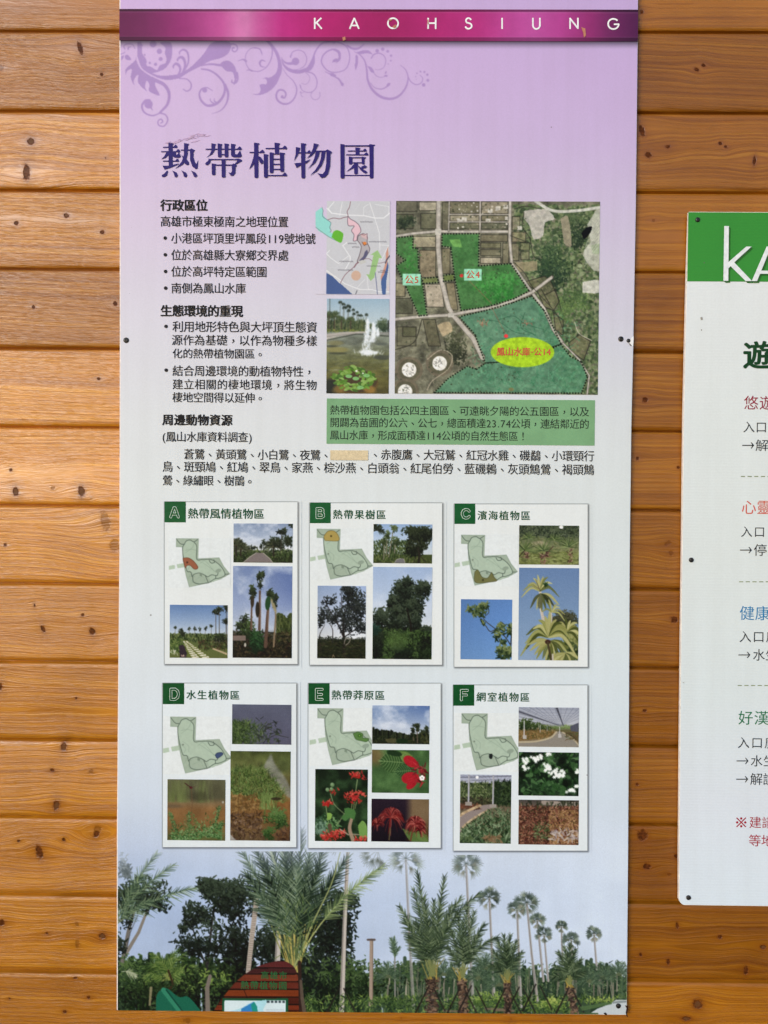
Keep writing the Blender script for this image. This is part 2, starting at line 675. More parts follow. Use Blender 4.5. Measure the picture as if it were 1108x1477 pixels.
# ------------------------------------------------------------------ plank wall
PITCH_W = 0.11379 * (DIST / DIST)
Z_FIRST = EYE + 0.67294          # groove near the top of the photograph
KNOTS = [  # px, py, rx, ry, tilt (deg), kind: 0 dark, 1 eye with a pale core, 2 faint
    (116, 69, 4, 12, 18, 0), (147, 107, 3, 3, 0, 0), (1, 97, 6, 6, 0, 2), (45, 204, 6, 6, 0, 1), (92, 213, 2.2, 2.2, 0, 0),
    (39, 249, 6, 14, 0, 0), (153, 228, 1.6, 1.6, 0, 0), (24, 322, 4, 4, 0, 0), (96, 311, 4.5, 4, 0, 1), (148, 335, 4, 3.5, 0, 0),
    (64, 351, 2.5, 2.5, 0, 0), (49, 443, 3, 3, 0, 0), (167, 438, 4, 4, 0, 0), (85, 536, 2.5, 2.5, 0, 0), (142, 546, 3, 2.6, 0, 0),
    (23, 709, 5, 8, 8, 1), (77, 704, 4, 3, 0, 2), (118, 709, 6, 9, 5, 1), (132, 719, 2.6, 2, 0, 0), (16, 678, 3, 3, 0, 0),
    (148, 701, 2, 1.7, 0, 0), (153, 752, 8, 18, 15, 2), (166, 787, 9, 12, 0, 2), (8, 786, 3, 3, 0, 0), (50, 873, 1.5, 3.5, 0, 0),
    (38, 894, 2, 2, 0, 0), (119, 887, 3, 3, 0, 0), (62, 907, 3.5, 7, 20, 0), (133, 911, 5, 7, 25, 0), (25, 1008, 2.2, 2, 0, 0),
    (110, 1007, 2.5, 2, 0, 0), (135, 1016, 2.6, 2, 0, 0), (1, 990, 4, 6, 0, 0), (92, 1077, 5, 8, -5, 1), (76, 1111, 4, 3.3, 0, 0),
    (132, 1113, 4.5, 4, 0, 2), (82, 1161, 5, 8.5, -8, 1), (3, 1108, 2, 2, 0, 0), (141, 1197, 7, 8, 0, 2), (140, 1201, 5, 10, -20, 0),
    (27, 1213, 3, 2.3, 0, 0), (92, 1211, 3, 3.4, 0, 0), (57, 1229, 6, 13, 15, 0), (2, 1331, 7, 6, 0, 0), (111, 1333, 4, 4, 0, 2),
    (68, 1346, 3, 2.3, 0, 0), (112, 1362, 4, 8, 0, 2), (148, 1350, 6, 5.5, 0, 1), (109, 1410, 4, 2, 0, 0), (128, 1438, 3, 3, 0, 0),
    (94, 1459, 4, 3, 0, 0), (14, 1440, 2, 2, 0, 0), (926, 17, 3.5, 4, 0, 0), (1005, 100, 5, 3, -20, 0), (1015, 94, 4, 3, -20, 0),
    (926, 188, 5, 11, 20, 0), (963, 212, 5, 3, 0, 0), (935, 224, 6, 5, -25, 0), (1039, 207, 3.4, 3, 0, 0), (1047, 212, 3, 2.4, 0, 0),
    (1088, 232, 3, 9, -5, 0), (943, 318, 4, 2.5, 0, 2), (931, 577, 5, 5, 0, 0), (920, 661, 3, 3, 0, 0), (979, 674, 3, 2.6, 0, 0),
    (963, 784, 7, 4, 40, 2), (968, 798, 5, 4, -30, 2), (934, 806, 2.6, 2.4, 0, 0), (973, 894, 7, 6, 0, 0), (930, 1025, 4, 3, 30, 0),
    (919, 1131, 3, 3, 0, 0), (927, 1205, 9, 10, 0, 0), (976, 1235, 4, 4, 0, 0), (933, 1250, 7, 6, 15, 0), (936, 1263, 2, 2, 0, 0),
    (965, 1261, 4, 3, 0, 2), (977, 1335, 3, 6, 10, 0), (1038, 1351, 4, 3.5, 0, 0), (1101, 1366, 5, 4, 0, 1), (976, 1359, 2, 2, 0, 0),
    (924, 1377, 3, 3, 0, 0), (964, 1387, 3, 6, 5, 0), (1076, 1400, 4, 8, 0, 0), (1006, 1448, 8, 8, 30, 1), (990, 1469, 8, 4, 0, 1),
    (270, 1472, 8, 6, 0, 2), (581, 1468, 3, 2, 0, 0), (735, 1470, 3, 2.5, 0, 0), (400, 1470, 2, 2, 0, 0)]


def wood_mat():
    m, nt, p = new_mat('varnished_pine')

    def attr(k):
        a = nt.nodes.new('ShaderNodeAttribute')
        a.attribute_name = k
        return a.outputs['Fac']
    ring, kd, tone, eye = attr('ring'), attr('knot'), attr('tone'), attr('eye')
    pos = nt.nodes.new('ShaderNodeNewGeometry').outputs['Position']
    sep = nt.nodes.new('ShaderNodeSeparateXYZ')
    nt.links.new(pos, sep.inputs[0])
    x = sep.outputs[0]

    def streak(fx, fr, detail, rough=0.55):
        c = nt.nodes.new('ShaderNodeCombineXYZ')
        nt.links.new(mth(nt, 'MULTIPLY', x, fx), c.inputs[0])
        nt.links.new(mth(nt, 'MULTIPLY', ring, fr), c.inputs[1])
        nt.links.new(mth(nt, 'MULTIPLY', tone, 37.0), c.inputs[2])
        n = node(nt, 'ShaderNodeTexNoise', Scale=1.0, Detail=detail, Roughness=rough)
        nt.links.new(c.outputs[0], n.inputs['Vector'])
        return n.outputs[0]
    broad = streak(2.2, 38, 2)
    lines = streak(1.6, 260, 2)
    fine = streak(9, 900, 2)
    fibre = streak(60, 2600, 1)
    # growth rings: soft on one side, sharp on the other
    fr = mth(nt, 'FRACT', mth(nt, 'ADD', mth(nt, 'MULTIPLY', ring, 165.0), mth(nt, 'MULTIPLY', broad, 3.0)))
    late = ramp(nt, fr, [(0.0, 0.0), (0.55, 0.12), (0.86, 0.75), (0.93, 1.0), (1.0, 0.0)])
    late = mth(nt, 'MULTIPLY', late, ramp(nt, broad, [(0.35, 0.25), (0.65, 1.0)]))
    light = alb((180, 128, 50))
    mid = alb((147, 93, 24))
    dark = alb((108, 60, 9))
    base = ramp(nt, lines, [(0.16, dark), (0.5, mid), (0.84, light)])
    base = mixc(nt, mth(nt, 'MULTIPLY', late, 0.55), base, alb((92, 46, 10)))
    base = mixc(nt, ramp(nt, fine, [(0.45, 0.0), (0.75, 0.35)]), base, alb((120, 68, 16)))
    base = mixc(nt, ramp(nt, broad, [(0.35, 0.0), (0.7, 0.35)]), base, alb((170, 114, 42)))
    # plank to plank tone, with the left side's gloss painted in as lighter wood
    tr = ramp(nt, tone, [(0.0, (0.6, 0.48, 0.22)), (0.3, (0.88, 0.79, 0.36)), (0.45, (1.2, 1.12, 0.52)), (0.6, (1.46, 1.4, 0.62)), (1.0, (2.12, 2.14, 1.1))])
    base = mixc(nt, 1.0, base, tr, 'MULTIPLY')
    mot = node(nt, 'ShaderNodeTexNoise', Scale=14.0, Detail=3.0)
    nt.links.new(pos, mot.inputs['Vector'])
    base = mixc(nt, 1.0, base, ramp(nt, mot.outputs[0], [(0.3, (0.88, 0.85, 0.80)), (0.7, (1.06, 1.05, 1.04))]), 'MULTIPLY')
    # knots: resin halo, dark body, some with a paler heart
    wob = node(nt, 'ShaderNodeTexNoise', Scale=260.0, Detail=2.0)
    nt.links.new(pos, wob.inputs['Vector'])
    kw = mth(nt, 'ADD', kd, mth(nt, 'MULTIPLY', mth(nt, 'SUBTRACT', wob.outputs[0], 0.5), 0.9))
    halo = ramp(nt, mth(nt, 'DIVIDE', kw, 4.0), [(0.22, 0.62), (0.42, 0.2), (0.95, 0.0)])
    base = mixc(nt, mth(nt, 'MULTIPLY', halo, eye), base, alb((116, 60, 14)))
    body = ramp(nt, mth(nt, 'DIVIDE', kw, 4.0), [(0.17, 1.0), (0.25, 0.0)])
    body = mth(nt, 'MULTIPLY', body, mth(nt, 'MINIMUM', eye, 1.0))
    base = mixc(nt, mth(nt, 'MULTIPLY', body, 0.86), base, mixc(nt, ramp(nt, wob.outputs[0], [(0.4, 0.0), (0.7, 0.7)]), alb((60, 28, 15)), alb((108, 58, 28))))
    core = ramp(nt, mth(nt, 'DIVIDE', kw, 4.0), [(0.12, 1.0), (0.19, 0.0)])
    core = mth(nt, 'MULTIPLY', core, mth(nt, 'GREATER_THAN', eye, 1.2))
    base = mixc(nt, mth(nt, 'MULTIPLY', core, 0.7), base, alb((104, 70, 42)))
    nt.links.new(base, p.inputs['Base Color'])
    rr = ramp(nt, mth(nt, 'ADD', mth(nt, 'MULTIPLY', fine, 0.6), mth(nt, 'MULTIPLY', mot.outputs[0], 0.4)), [(0.3, 0.30), (0.7, 0.46)])
    nt.links.new(rr, p.inputs['Roughness'])
    nt.links.new(mth(nt, 'SUBTRACT', 0.4, mth(nt, 'MULTIPLY', body, 0.34)), p.inputs['Specular IOR Level'])
    nt.links.new(mth(nt, 'MULTIPLY', mth(nt, 'ADD', 0.08, mth(nt, 'MULTIPLY', tone, 0.85)), mth(nt, 'SUBTRACT', 1.0, mth(nt, 'MULTIPLY', body, 0.9))), p.inputs['Coat Weight'])
    p.inputs['Coat Roughness'].default_value = 0.22
    h = mth(nt, 'ADD', mth(nt, 'MULTIPLY', late, 0.5), mth(nt, 'ADD', mth(nt, 'MULTIPLY', fine, 0.9), mth(nt, 'MULTIPLY', fibre, 0.6)))
    h = mth(nt, 'ADD', h, mth(nt, 'MULTIPLY', mth(nt, 'MULTIPLY', body, -1.0), 1.2))
    bp = node(nt, 'ShaderNodeBump', Strength=0.62, Distance=0.0008)
    nt.links.new(h, bp.inputs['Height'])
    nt.links.new(bp.outputs[0], p.inputs['Normal'])
    nt.links.new(bp.outputs[0], p.inputs['Coat Normal'])
    return m


def build_wall():
    global DIST_FACE
    keep, DIST_FACE = DIST_FACE, DIST
    kn = []
    for kk, (px, py, rx, ry, tilt, kind) in enumerate(KNOTS):
        if max(rx, ry) < 2.7 and kk % 3:
            continue
        rx, ry = rx * .9, ry * .9
        X, Z = W(px, py)
        kn.append((float(X), float(Z), rx / 1000, ry / 1000, math.radians(tilt), kind))
    DIST_FACE = keep
    xs = np.unique(np.round(np.concatenate([
        np.arange(-1.15, -0.57, 0.006), np.arange(-0.57, -0.36, 0.0017), np.arange(-0.36, 0.33, 0.01),
        np.arange(0.33, 0.57, 0.0017), np.arange(0.57, 1.2, 0.006)]), 5))
    # cross-section of one plank, from its top groove down: (fraction of pitch as metres from top, depth behind the face)
    prof_d = [0.0, 0.0011, 0.0013, 0.0022, 0.0050]
    prof_y = [0.012, 0.012, 0.0030, 0.0012, 0.0]
    face = list(np.arange(0.0072, PITCH_W - 0.0115, 0.0017))
    tail_d = [PITCH_W - 0.0085, PITCH_W - 0.0055, PITCH_W - 0.0028, PITCH_W - 0.0020, PITCH_W - 0.0017]
    tail_y = [0.0, 0.0007, 0.0020, 0.0031, 0.012]
    d = np.array(prof_d + face + tail_d)
    yy = np.array(prof_y + [0.0] * len(face) + tail_y)
    r = np.random.RandomState(11)
    rows_z, rows_y, ring, knot, tone, eye, XX = [], [], [], [], [], [], []
    first, last = -5, 17
    TL = {0: .5, 1: .46, 2: .74, 3: .6, 4: .47, 5: .85, 6: .95, 7: .82, 8: .64, 9: .58, 10: .64, 11: .6, 12: .56, 13: .46}  # left planks: their brighter, glossy look painted in as lighter tone
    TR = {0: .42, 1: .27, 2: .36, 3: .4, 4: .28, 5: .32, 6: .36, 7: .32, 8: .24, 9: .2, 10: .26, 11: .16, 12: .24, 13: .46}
    _ = {0: .42, 1: .40, 2: .62, 3: .5, 4: .36, 5: .8, 6: .9, 7: .72, 8: .5, 9: .5, 10: .52, 11: .6, 12: .45, 13: .7}
    for i in range(first, last):
        ztop = Z_FIRST - (i - 1) * PITCH_W + (i - i)
        # plank index i has its top groove at Z_FIRST - (i-1)*pitch: plank 1 lies below the first groove
        z = ztop - d
        jit = r.uniform(-0.0006, 0.0006)
        y = yy + jit
        Z = np.repeat(z[:, None], len(xs), 1)
        wane = 0.0045 * np.maximum(fbm(1, len(xs), 1, 11, 500 + i)[0] - 0.5, -0.2)
        Z[len(prof_d) + len(face)] += wane
        Z[len(prof_d) + len(face) + 1] += wane * 0.6
        Z[4] -= 0.004 * np.maximum(fbm(1, len(xs), 1, 9, 700 + i)[0] - 0.52, 0)
        X = np.repeat(xs[None, :], len(z), 0)
        edge = 0.0011 * (fbm(1, len(xs), 1, 40, 100 + i)[0] - 0.5)
        tailmask = (d > PITCH_W - 0.012).astype(float)
        Y = y[:, None] + tailmask[:, None] * np.maximum(edge, 0)[None, :] * 1.5
        # heart line of the log the plank was sawn from
        zc = ztop - PITCH_W * (r.uniform(0.3, 0.7) if i % 3 == 0 else r.choice([r.uniform(-0.6, 0.1), r.uniform(0.9, 1.6)]))
        wander = 0.007 * np.sin(xs * r.uniform(1.5, 3.5) + r.uniform(0, 6)) + 0.0016 * np.sin(xs * r.uniform(6, 11) + r.uniform(0, 6))
        slope = r.uniform(-0.02, 0.02)
        dz = Z - zc - wander[None, :] - slope * X
        # each plank sits at its own slight angle and is a little cupped
        zm = (Z - (ztop - PITCH_W / 2))
        Y = Y + r.uniform(-0.022, 0.022) * zm + r.uniform(-0.25, 0.35) * (zm ** 2 - (PITCH_W / 2) ** 2)
        # knots push the grain aside
        warp = np.zeros_like(Z)
        kd = np.full_like(Z, 9.0)
        ey = np.zeros_like(Z)
        for kx, kz, rx, ry, tl, kind in kn:
            if kz < ztop - PITCH_W - 0.01 or kz > ztop + 0.01:
                continue
            ax, az = X - kx, Z - kz
            rm = max(rx, ry)
            push = 0.9 * rm * np.tanh(az / (1.1 * rm)) * np.exp(-(ax / (4.5 * rm)) ** 2) * np.exp(-(az / (5.5 * rm)) ** 2)
            warp -= push
            c, s_ = math.cos(tl), math.sin(tl)
            u, v = ax * c + az * s_, -ax * s_ + az * c
            q = np.hypot(u / rx, v / ry)
            better = q < kd
            kd = np.where(better, q, kd)
            ey = np.where(better, {0: 1.0, 1: 1.35, 2: 0.45}[kind], ey)
        r0 = r.uniform(0.003, 0.012)
        R = np.sqrt((dz + warp) ** 2 * (1.0) + (r0 * (1 + 1.3 * np.sin(X * r.uniform(2, 5) + r.uniform(0, 6)))) ** 2)
        R = R + 0.0016 * (fbm(len(z), len(xs), 2, 9, 300 + i) - 0.5) + r.uniform(0, 3)
        rows_z.append(Z); rows_y.append(Y); XX.append(X); ring.append(R); knot.append(np.minimum(kd, 4.0)); eye.append(ey)
        # each course steps to a lighter tone on the left, painting in the gloss
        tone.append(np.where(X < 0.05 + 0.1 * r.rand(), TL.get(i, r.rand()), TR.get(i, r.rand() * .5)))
    Z = np.concatenate(rows_z); Y = np.concatenate(rows_y); X = np.concatenate(XX)
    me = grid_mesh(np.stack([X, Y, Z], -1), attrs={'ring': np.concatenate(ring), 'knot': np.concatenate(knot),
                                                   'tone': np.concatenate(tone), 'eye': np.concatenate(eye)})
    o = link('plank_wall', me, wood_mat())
    o['label'] = 'varnished knotty pine wall of horizontal planks behind both signs'
    o['category'] = 'wall'
    o['kind'] = 'thing'
    # closing board behind the grooves so no light leaks through
    return o


build_wall()


# ------------------------------------------------------------------ the botanical garden board
B1 = root('information_board', float(W(538, 1461)[0]), -0.010, float(W(538, 1461)[1]),
          'tall lilac and white garden information sign with six plant cards', 'sign')
YF = -0.010                       # front of the sheet
L0, R0 = 172.3, 918.0


def bgcol(px, py):
    """printed ground of the tall sign: lilac fading to white and to pale sky blue"""
    ys = [-80, 0, 100, 200, 300, 400, 500, 600, 700, 900, 1050, 1150, 1220, 1300, 1400, 1480]
    Lc = [(207, 176, 222), (208, 178, 222), (209, 181, 222), (209, 186, 221), (212, 196, 220), (214, 207, 222), (215, 214, 222),
          (217, 220, 223), (218, 223, 224), (217, 224, 228), (213, 222, 230), (203, 214, 228), (188, 201, 223), (162, 180, 211), (168, 184, 210), (170, 185, 208)]
    Rc = [(190, 164, 210), (192, 166, 212), (195, 170, 213), (197, 176, 214), (201, 188, 216), (205, 199, 217), (205, 206, 217),
          (212, 217, 220), (214, 221, 222), (212, 222, 225), (209, 220, 228), (205, 217, 229), (207, 218, 233), (204, 216, 233), (199, 211, 229), (194, 206, 224)]
    f = np.clip((np.asarray(px, float) - 172) / 740, 0, 1)
    out = [np.interp(py, ys, [c[k] for c in Lc]) * (1 - f) + np.interp(py, ys, [c[k] for c in Rc]) * f for k in range(3)]
    return np.stack(out, -1)


class Bg:
    pass


def panel_board():
    # outline follows the slightly bowed sheet
    left = [(172.3, -70), (172.3, 60), (172.6, 300), (172.8, 490), (172.2, 800), (170.2, 1000), (168.6, 1200), (168.4, 1457)]
    right = [(904.2, 1464), (906.2, 1230), (907.6, 1000), (908.6, 800), (911, 610), (913.6, 500), (917.3, 300), (920, 60), (921, -70)]
    ol = []
    for px, py in left + right:
        x, z = W(px, py)
        ol.append((float(x), float(z)))
    me = slab(ol, YF + 0.0004, YF + 0.005, B1)
    link('panel', me, flat((240, 226, 218), 0.45), B1)
    # printed ground: strips with the gradient, cut to the outline
    ly, lx = [p[1] for p in left], [p[0] for p in left]
    ry, rx = [p[1] for p in right[::-1]], [p[0] for p in right[::-1]]

    def strip(y0, y1, dy, dx):
        ys = np.linspace(y0, y1, int((y1 - y0) / dy) + 1)
        f = np.linspace(0, 1, int(745 / dx) + 1)
        xl, xr = np.interp(ys, ly, lx) + 1.5, np.interp(ys, ry, rx) - 0.4
        PX = xl[:, None] * (1 - f) + xr[:, None] * f
        PY = np.repeat(ys[:, None], len(f), 1)
        return PX, PY
    # upper strip carries the scroll ornament and the printed band shade
    PX, PY = strip(54, 196, 0.75, 0.75)
    c = Cv((0, 0, 1), 0, 0, 10, 10)
    c.X, c.Y = PX, PY
    c.nx, c.ny = PX.shape[1], PX.shape[0]
    c.l, c.t, c.dx, c.dy = 172.5, 54, (920 - 172.5) / (c.nx - 1), 142 / (c.ny - 1)
    c.a = bgcol(PX, PY)
    ornament(c)
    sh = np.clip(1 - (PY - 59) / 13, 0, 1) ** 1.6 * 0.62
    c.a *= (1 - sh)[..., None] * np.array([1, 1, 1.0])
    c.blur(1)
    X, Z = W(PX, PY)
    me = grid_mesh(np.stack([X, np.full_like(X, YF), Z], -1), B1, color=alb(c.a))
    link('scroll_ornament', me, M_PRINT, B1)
    for a, b in ((-70, 54), (196, 1180)):
        PX, PY = strip(a, b, 8, 8)
        X, Z = W(PX, PY)
        me = grid_mesh(np.stack([X, np.full_like(X, YF), Z], -1), B1, color=alb(bgcol(PX, PY)))
        link('printed_ground', me, M_PRINT, B1)
    # palm photograph along the bottom
    PX, PY = strip(1180, 1457.5, 0.62, 0.62)
    f = np.linspace(0, 1, PX.shape[1])
    PY = PY + (f * (PY - 1180) / 277.5 * 6.0)
    c = Cv((0, 0, 1), 0, 0, 10, 10)
    c.X, c.Y = PX, PY
    c.nx, c.ny = PX.shape[1], PX.shape[0]
    c.l, c.t, c.dx, c.dy = 169.7, 1180, (905.5 - 169.7) / (c.nx - 1), 280.5 / (c.ny - 1)
    c.a = bgcol(PX, PY)
    mural(c)
    X, Z = W(PX, PY)
    me = grid_mesh(np.stack([X, np.full_like(X, YF), Z], -1), B1, color=alb(np.clip(c.a, 3, 250)))
    link('palm_photograph', me, M_PRINT, B1)


def ornament(c):
    col = (172, 142, 196)

    def z4(u, v): return (165 + u / 6.518, 55 + v / 6.518)
    def z5(u, v): return (330 + u / 7.387, 55 + v / 7.387)
    def z6(u, v): return (470 + u / 6.925, 55 + v / 6.925)

    def path(z, pts, w0, w1, wm=None, al=1):
        q = cat([z(*p) for p in pts], 7)
        n = len(q) - 1
        k = z(1, 0)[0] - z(0, 0)[0]
        for i in range(n):
            def ww(t):
                if wm is None:
                    return (w0 + (w1 - w0) * t) * k
                return (w0 + (wm - w0) * 2 * t if t < .5 else wm + (w1 - wm) * (2 * t - 1)) * k
            c.seg(*q[i], *q[i + 1], ww(i / n), ww((i + 1) / n), col, al)

    def blob(z, pts):
        c.poly([tuple(p) for p in cat([z(*p) for p in pts] + [z(*pts[0])], 6)], col)

    def dot(z, x, y, r):
        k = z(1, 0)[0] - z(0, 0)[0]
        c.ell(*z(x, y), r * k, r * k, col)
    # big flower, left
    blob(z4, [(212, 40), (255, 40), (262, 140), (300, 200), (305, 260), (345, 270), (400, 300), (430, 255), (480, 235), (490, 190), (475, 140), (480, 90), (430, 40), (525, 40), (545, 110), (530, 210), (470, 290), (380, 325), (330, 325), (270, 270), (220, 180)])
    for p in ((365, 55, 32), (424, 124, 25), (436, 196, 19), (388, 246, 15), (334, 233, 11), (286, 157, 9), (262, 68, 8)):
        dot(z4, *p)
    # main stem sweeping right
    blob(z4, [(205, 180), (190, 215), (110, 290), (100, 355), (125, 305), (165, 295), (155, 370), (185, 440), (185, 390), (225, 345), (225, 420), (305, 500), (290, 460), (305, 400), (330, 440), (330, 500), (425, 540), (390, 460), (385, 415), (440, 420), (480, 460), (420, 395), (330, 350), (250, 290), (215, 230)])
    blob(z4, [(230, 215), (300, 300), (430, 352), (560, 345), (620, 330), (720, 270), (830, 160), (925, 40), (1085, 40), (1085, 120), (1020, 180), (900, 215), (820, 260), (700, 320), (600, 380), (470, 390), (340, 340), (260, 280)])
    path(z4, [(385, 395), (470, 440), (515, 520), (500, 620), (430, 700)], 34, 20)
    path(z4, [(440, 700), (360, 728), (285, 700), (260, 640), (290, 590), (330, 585)], 10, 24)
    c.ell(*z4(322, 622), 6, 6.2, col)
    path(z4, [(340, 640), (348, 660), (362, 678)], 18, 4)
    path(z4, [(425, 705), (480, 720), (502, 770), (470, 825), (420, 820), (412, 780), (440, 762), (455, 785), (435, 800)], 12, 10)
    for pts, w in (([(600, 350), (620, 300), (610, 260), (580, 240), (555, 262), (556, 282)], 24), ([(640, 330), (665, 260), (655, 200), (625, 178), (595, 200), (596, 215)], 26), ([(650, 320), (695, 230), (690, 140), (650, 108), (615, 130), (614, 152)], 18)):
        path(z4, pts, w * .6, 8, w)
    path(z4, [(610, 380), (680, 385), (722, 430), (715, 480), (680, 498), (648, 480)], 8, 8, 12)
    path(z4, [(800, 262), (900, 245), (1000, 255)], 10, 22)
    blob(z4, [(990, 250), (1020, 220), (1080, 215), (1125, 255), (1150, 320), (1145, 400), (1120, 445), (1130, 380), (1110, 320), (1060, 312), (1020, 280)])
    path(z5, [(90, 370), (95, 440), (70, 478), (35, 470), (35, 445)], 22, 10)
    path(z4, [(820, 290), (900, 305), (980, 360), (1035, 440), (1030, 530), (970, 610), (880, 635), (820, 590), (800, 530), (820, 480), (870, 465), (925, 495)], 14, 6, 24)
    c.ell(*z4(850, 490), 3.6, 3.4, col)
    path(z4, [(1040, 440), (1070, 520), (1055, 610), (1000, 680), (915, 712)], 26, 3)
    path(z4, [(965, 610), (940, 590), (940, 565)], 12, 4)
    path(z4, [(935, 615), (905, 590), (903, 565)], 12, 4)
    path(z4, [(60, 150), (90, 140), (100, 130)], 6, 6)
    blob(z4, [(95, 165), (130, 160), (160, 205), (110, 200)])
    blob(z4, [(60, 215), (65, 175), (88, 165), (80, 195)])
    path(z4, [(100, 105), (90, 75), (120, 55), (170, 60), (195, 100)], 9, 6)
    path(z4, [(130, 105), (135, 85), (160, 82)], 14, 4)
    # middle scrolls
    path(z5, [(0, 130), (5, 90), (40, 62), (85, 80), (92, 120), (65, 145), (38, 130), (42, 105), (60, 105)], 12, 12)
    path(z5, [(400, 25), (450, 80), (465, 160), (440, 250), (390, 320), (310, 355), (220, 330), (180, 250), (185, 170), (230, 115), (290, 102), (340, 130), (358, 180)], 12, 6, 8)
    path(z5, [(270, 105), (330, 115), (352, 160)], 8, 12)
    path(z5, [(185, 245), (150, 228), (95, 245)], 22, 3)
    path(z5, [(250, 350), (215, 338), (188, 347)], 14, 3)
    path(z5, [(390, 310), (345, 300), (332, 262), (355, 235), (390, 248)], 5, 8, 20)
    path(z5, [(410, 25), (470, 95), (520, 180), (545, 290), (530, 380), (480, 440)], 26, 66, 34)
    blob(z5, [(540, 300), (552, 360), (520, 470), (440, 560), (340, 605), (255, 598), (320, 590), (340, 550), (330, 500), (365, 490), (400, 490), (405, 450), (380, 430), (355, 438), (390, 420), (440, 418), (500, 380)])
    path(z5, [(560, 205), (590, 250), (640, 272), (700, 262)], 4, 34)
    dot(z5, 712, 248, 40)
    path(z5, [(658, 200), (680, 150), (740, 128), (800, 150), (832, 220), (810, 290), (750, 330), (660, 335), (600, 310)], 8, 5, 8)
    path(z5, [(660, 205), (660, 185), (675, 180)], 12, 4)
    path(z5, [(560, 225), (590, 290), (650, 340), (740, 360), (820, 340)], 4, 40, 34)
    blob(z5, [(780, 350), (850, 290), (900, 190), (918, 200), (915, 270), (880, 335), (830, 358)])
    path(z5, [(900, 210), (930, 130), (990, 60), (1060, 38), (1130, 50)], 16, 14)
    path(z5, [(820, 355), (900, 380), (940, 450), (930, 530), (880, 575), (820, 575), (775, 545), (765, 505)], 12, 5)
    c.poly([z5(752, 480), z5(775, 520), z5(765, 540)], col)
    path(z5, [(820, 365), (862, 410), (855, 460), (820, 492), (775, 480)], 5, 4)
    path(z5, [(890, 575), (875, 610), (900, 650), (945, 652), (972, 620), (970, 575)], 5, 6)
    path(z5, [(800, 578), (770, 590), (775, 615), (795, 625)], 5, 4)
    dot(z5, 765, 576, 8)
    path(z5, [(575, 320), (620, 390), (690, 460), (725, 540), (705, 630), (650, 690), (580, 700), (520, 660), (508, 600), (535, 555), (585, 558), (610, 595), (595, 635), (560, 630)], 4, 14, 20)
    dot(z5, 570, 622, 14)
    # right scrolls
    path(z6, [(0, 45), (70, 35), (150, 50), (210, 90), (238, 170), (230, 250), (190, 315), (100, 342), (20, 325), (-40, 250), (-30, 180), (20, 130), (80, 112), (130, 130)], 12, 16, 9)
    blob(z6, [(60, 115), (110, 110), (150, 150), (145, 215), (100, 252), (120, 215), (128, 180), (110, 140)])
    blob(z6, [(62, 245), (80, 212), (120, 205), (105, 235)])
    path(z6, [(-5, 335), (60, 370), (130, 410), (165, 465)], 6, 20)
    blob(z6, [(30, 350), (75, 352), (105, 378), (60, 382)])
    c.ell(*z6(166, 462), 2.0, 2.6, col)
    path(z6, [(215, 75), (270, 105), (330, 100), (385, 60)], 14, 6, 24)
    path(z6, [(285, 135), (340, 165), (390, 230), (410, 320), (420, 420), (470, 520), (560, 590), (660, 605), (740, 570), (800, 490), (822, 400), (800, 320), (745, 268)], 6, 5, 26)
    blob(z6, [(310, 140), (380, 120), (430, 125), (462, 160), (410, 150), (350, 160)])
    blob(z6, [(300, 155), (322, 190), (322, 250), (300, 318), (288, 270), (295, 240)])
    path(z6, [(455, 200), (480, 165), (530, 150), (580, 175), (600, 230), (580, 290), (535, 315), (490, 312)], 12, 4, 8)
    for p in ((513, 126, 18), (569, 111, 17), (619, 131, 14), (652, 175, 12), (649, 225, 9), (623, 257, 6)):
        dot(z6, *p)
    blob(z6, [(415, 275), (460, 295), (485, 345), (450, 335)])
    path(z6, [(475, 340), (510, 380), (560, 390), (610, 375)], 6, 5)
    blob(z6, [(580, 375), (600, 365), (622, 378), (600, 385)])
    blob(z6, [(588, 355), (602, 325), (608, 350)])
    path(z6, [(445, 445), (490, 495), (560, 508), (610, 485)], 5, 12)
    blob(z6, [(600, 490), (615, 455), (650, 450), (630, 480)])
    path(z6, [(822, 385), (850, 435), (905, 465), (955, 445), (968, 400), (940, 368)], 9, 6, 9)
    for p in ((978, 467, 18), (1020, 422, 15), (1015, 365, 12), (985, 338, 11), (946, 334, 10), (911, 351, 8), (899, 384, 6), (905, 411, 4)):
        dot(z6, *p)


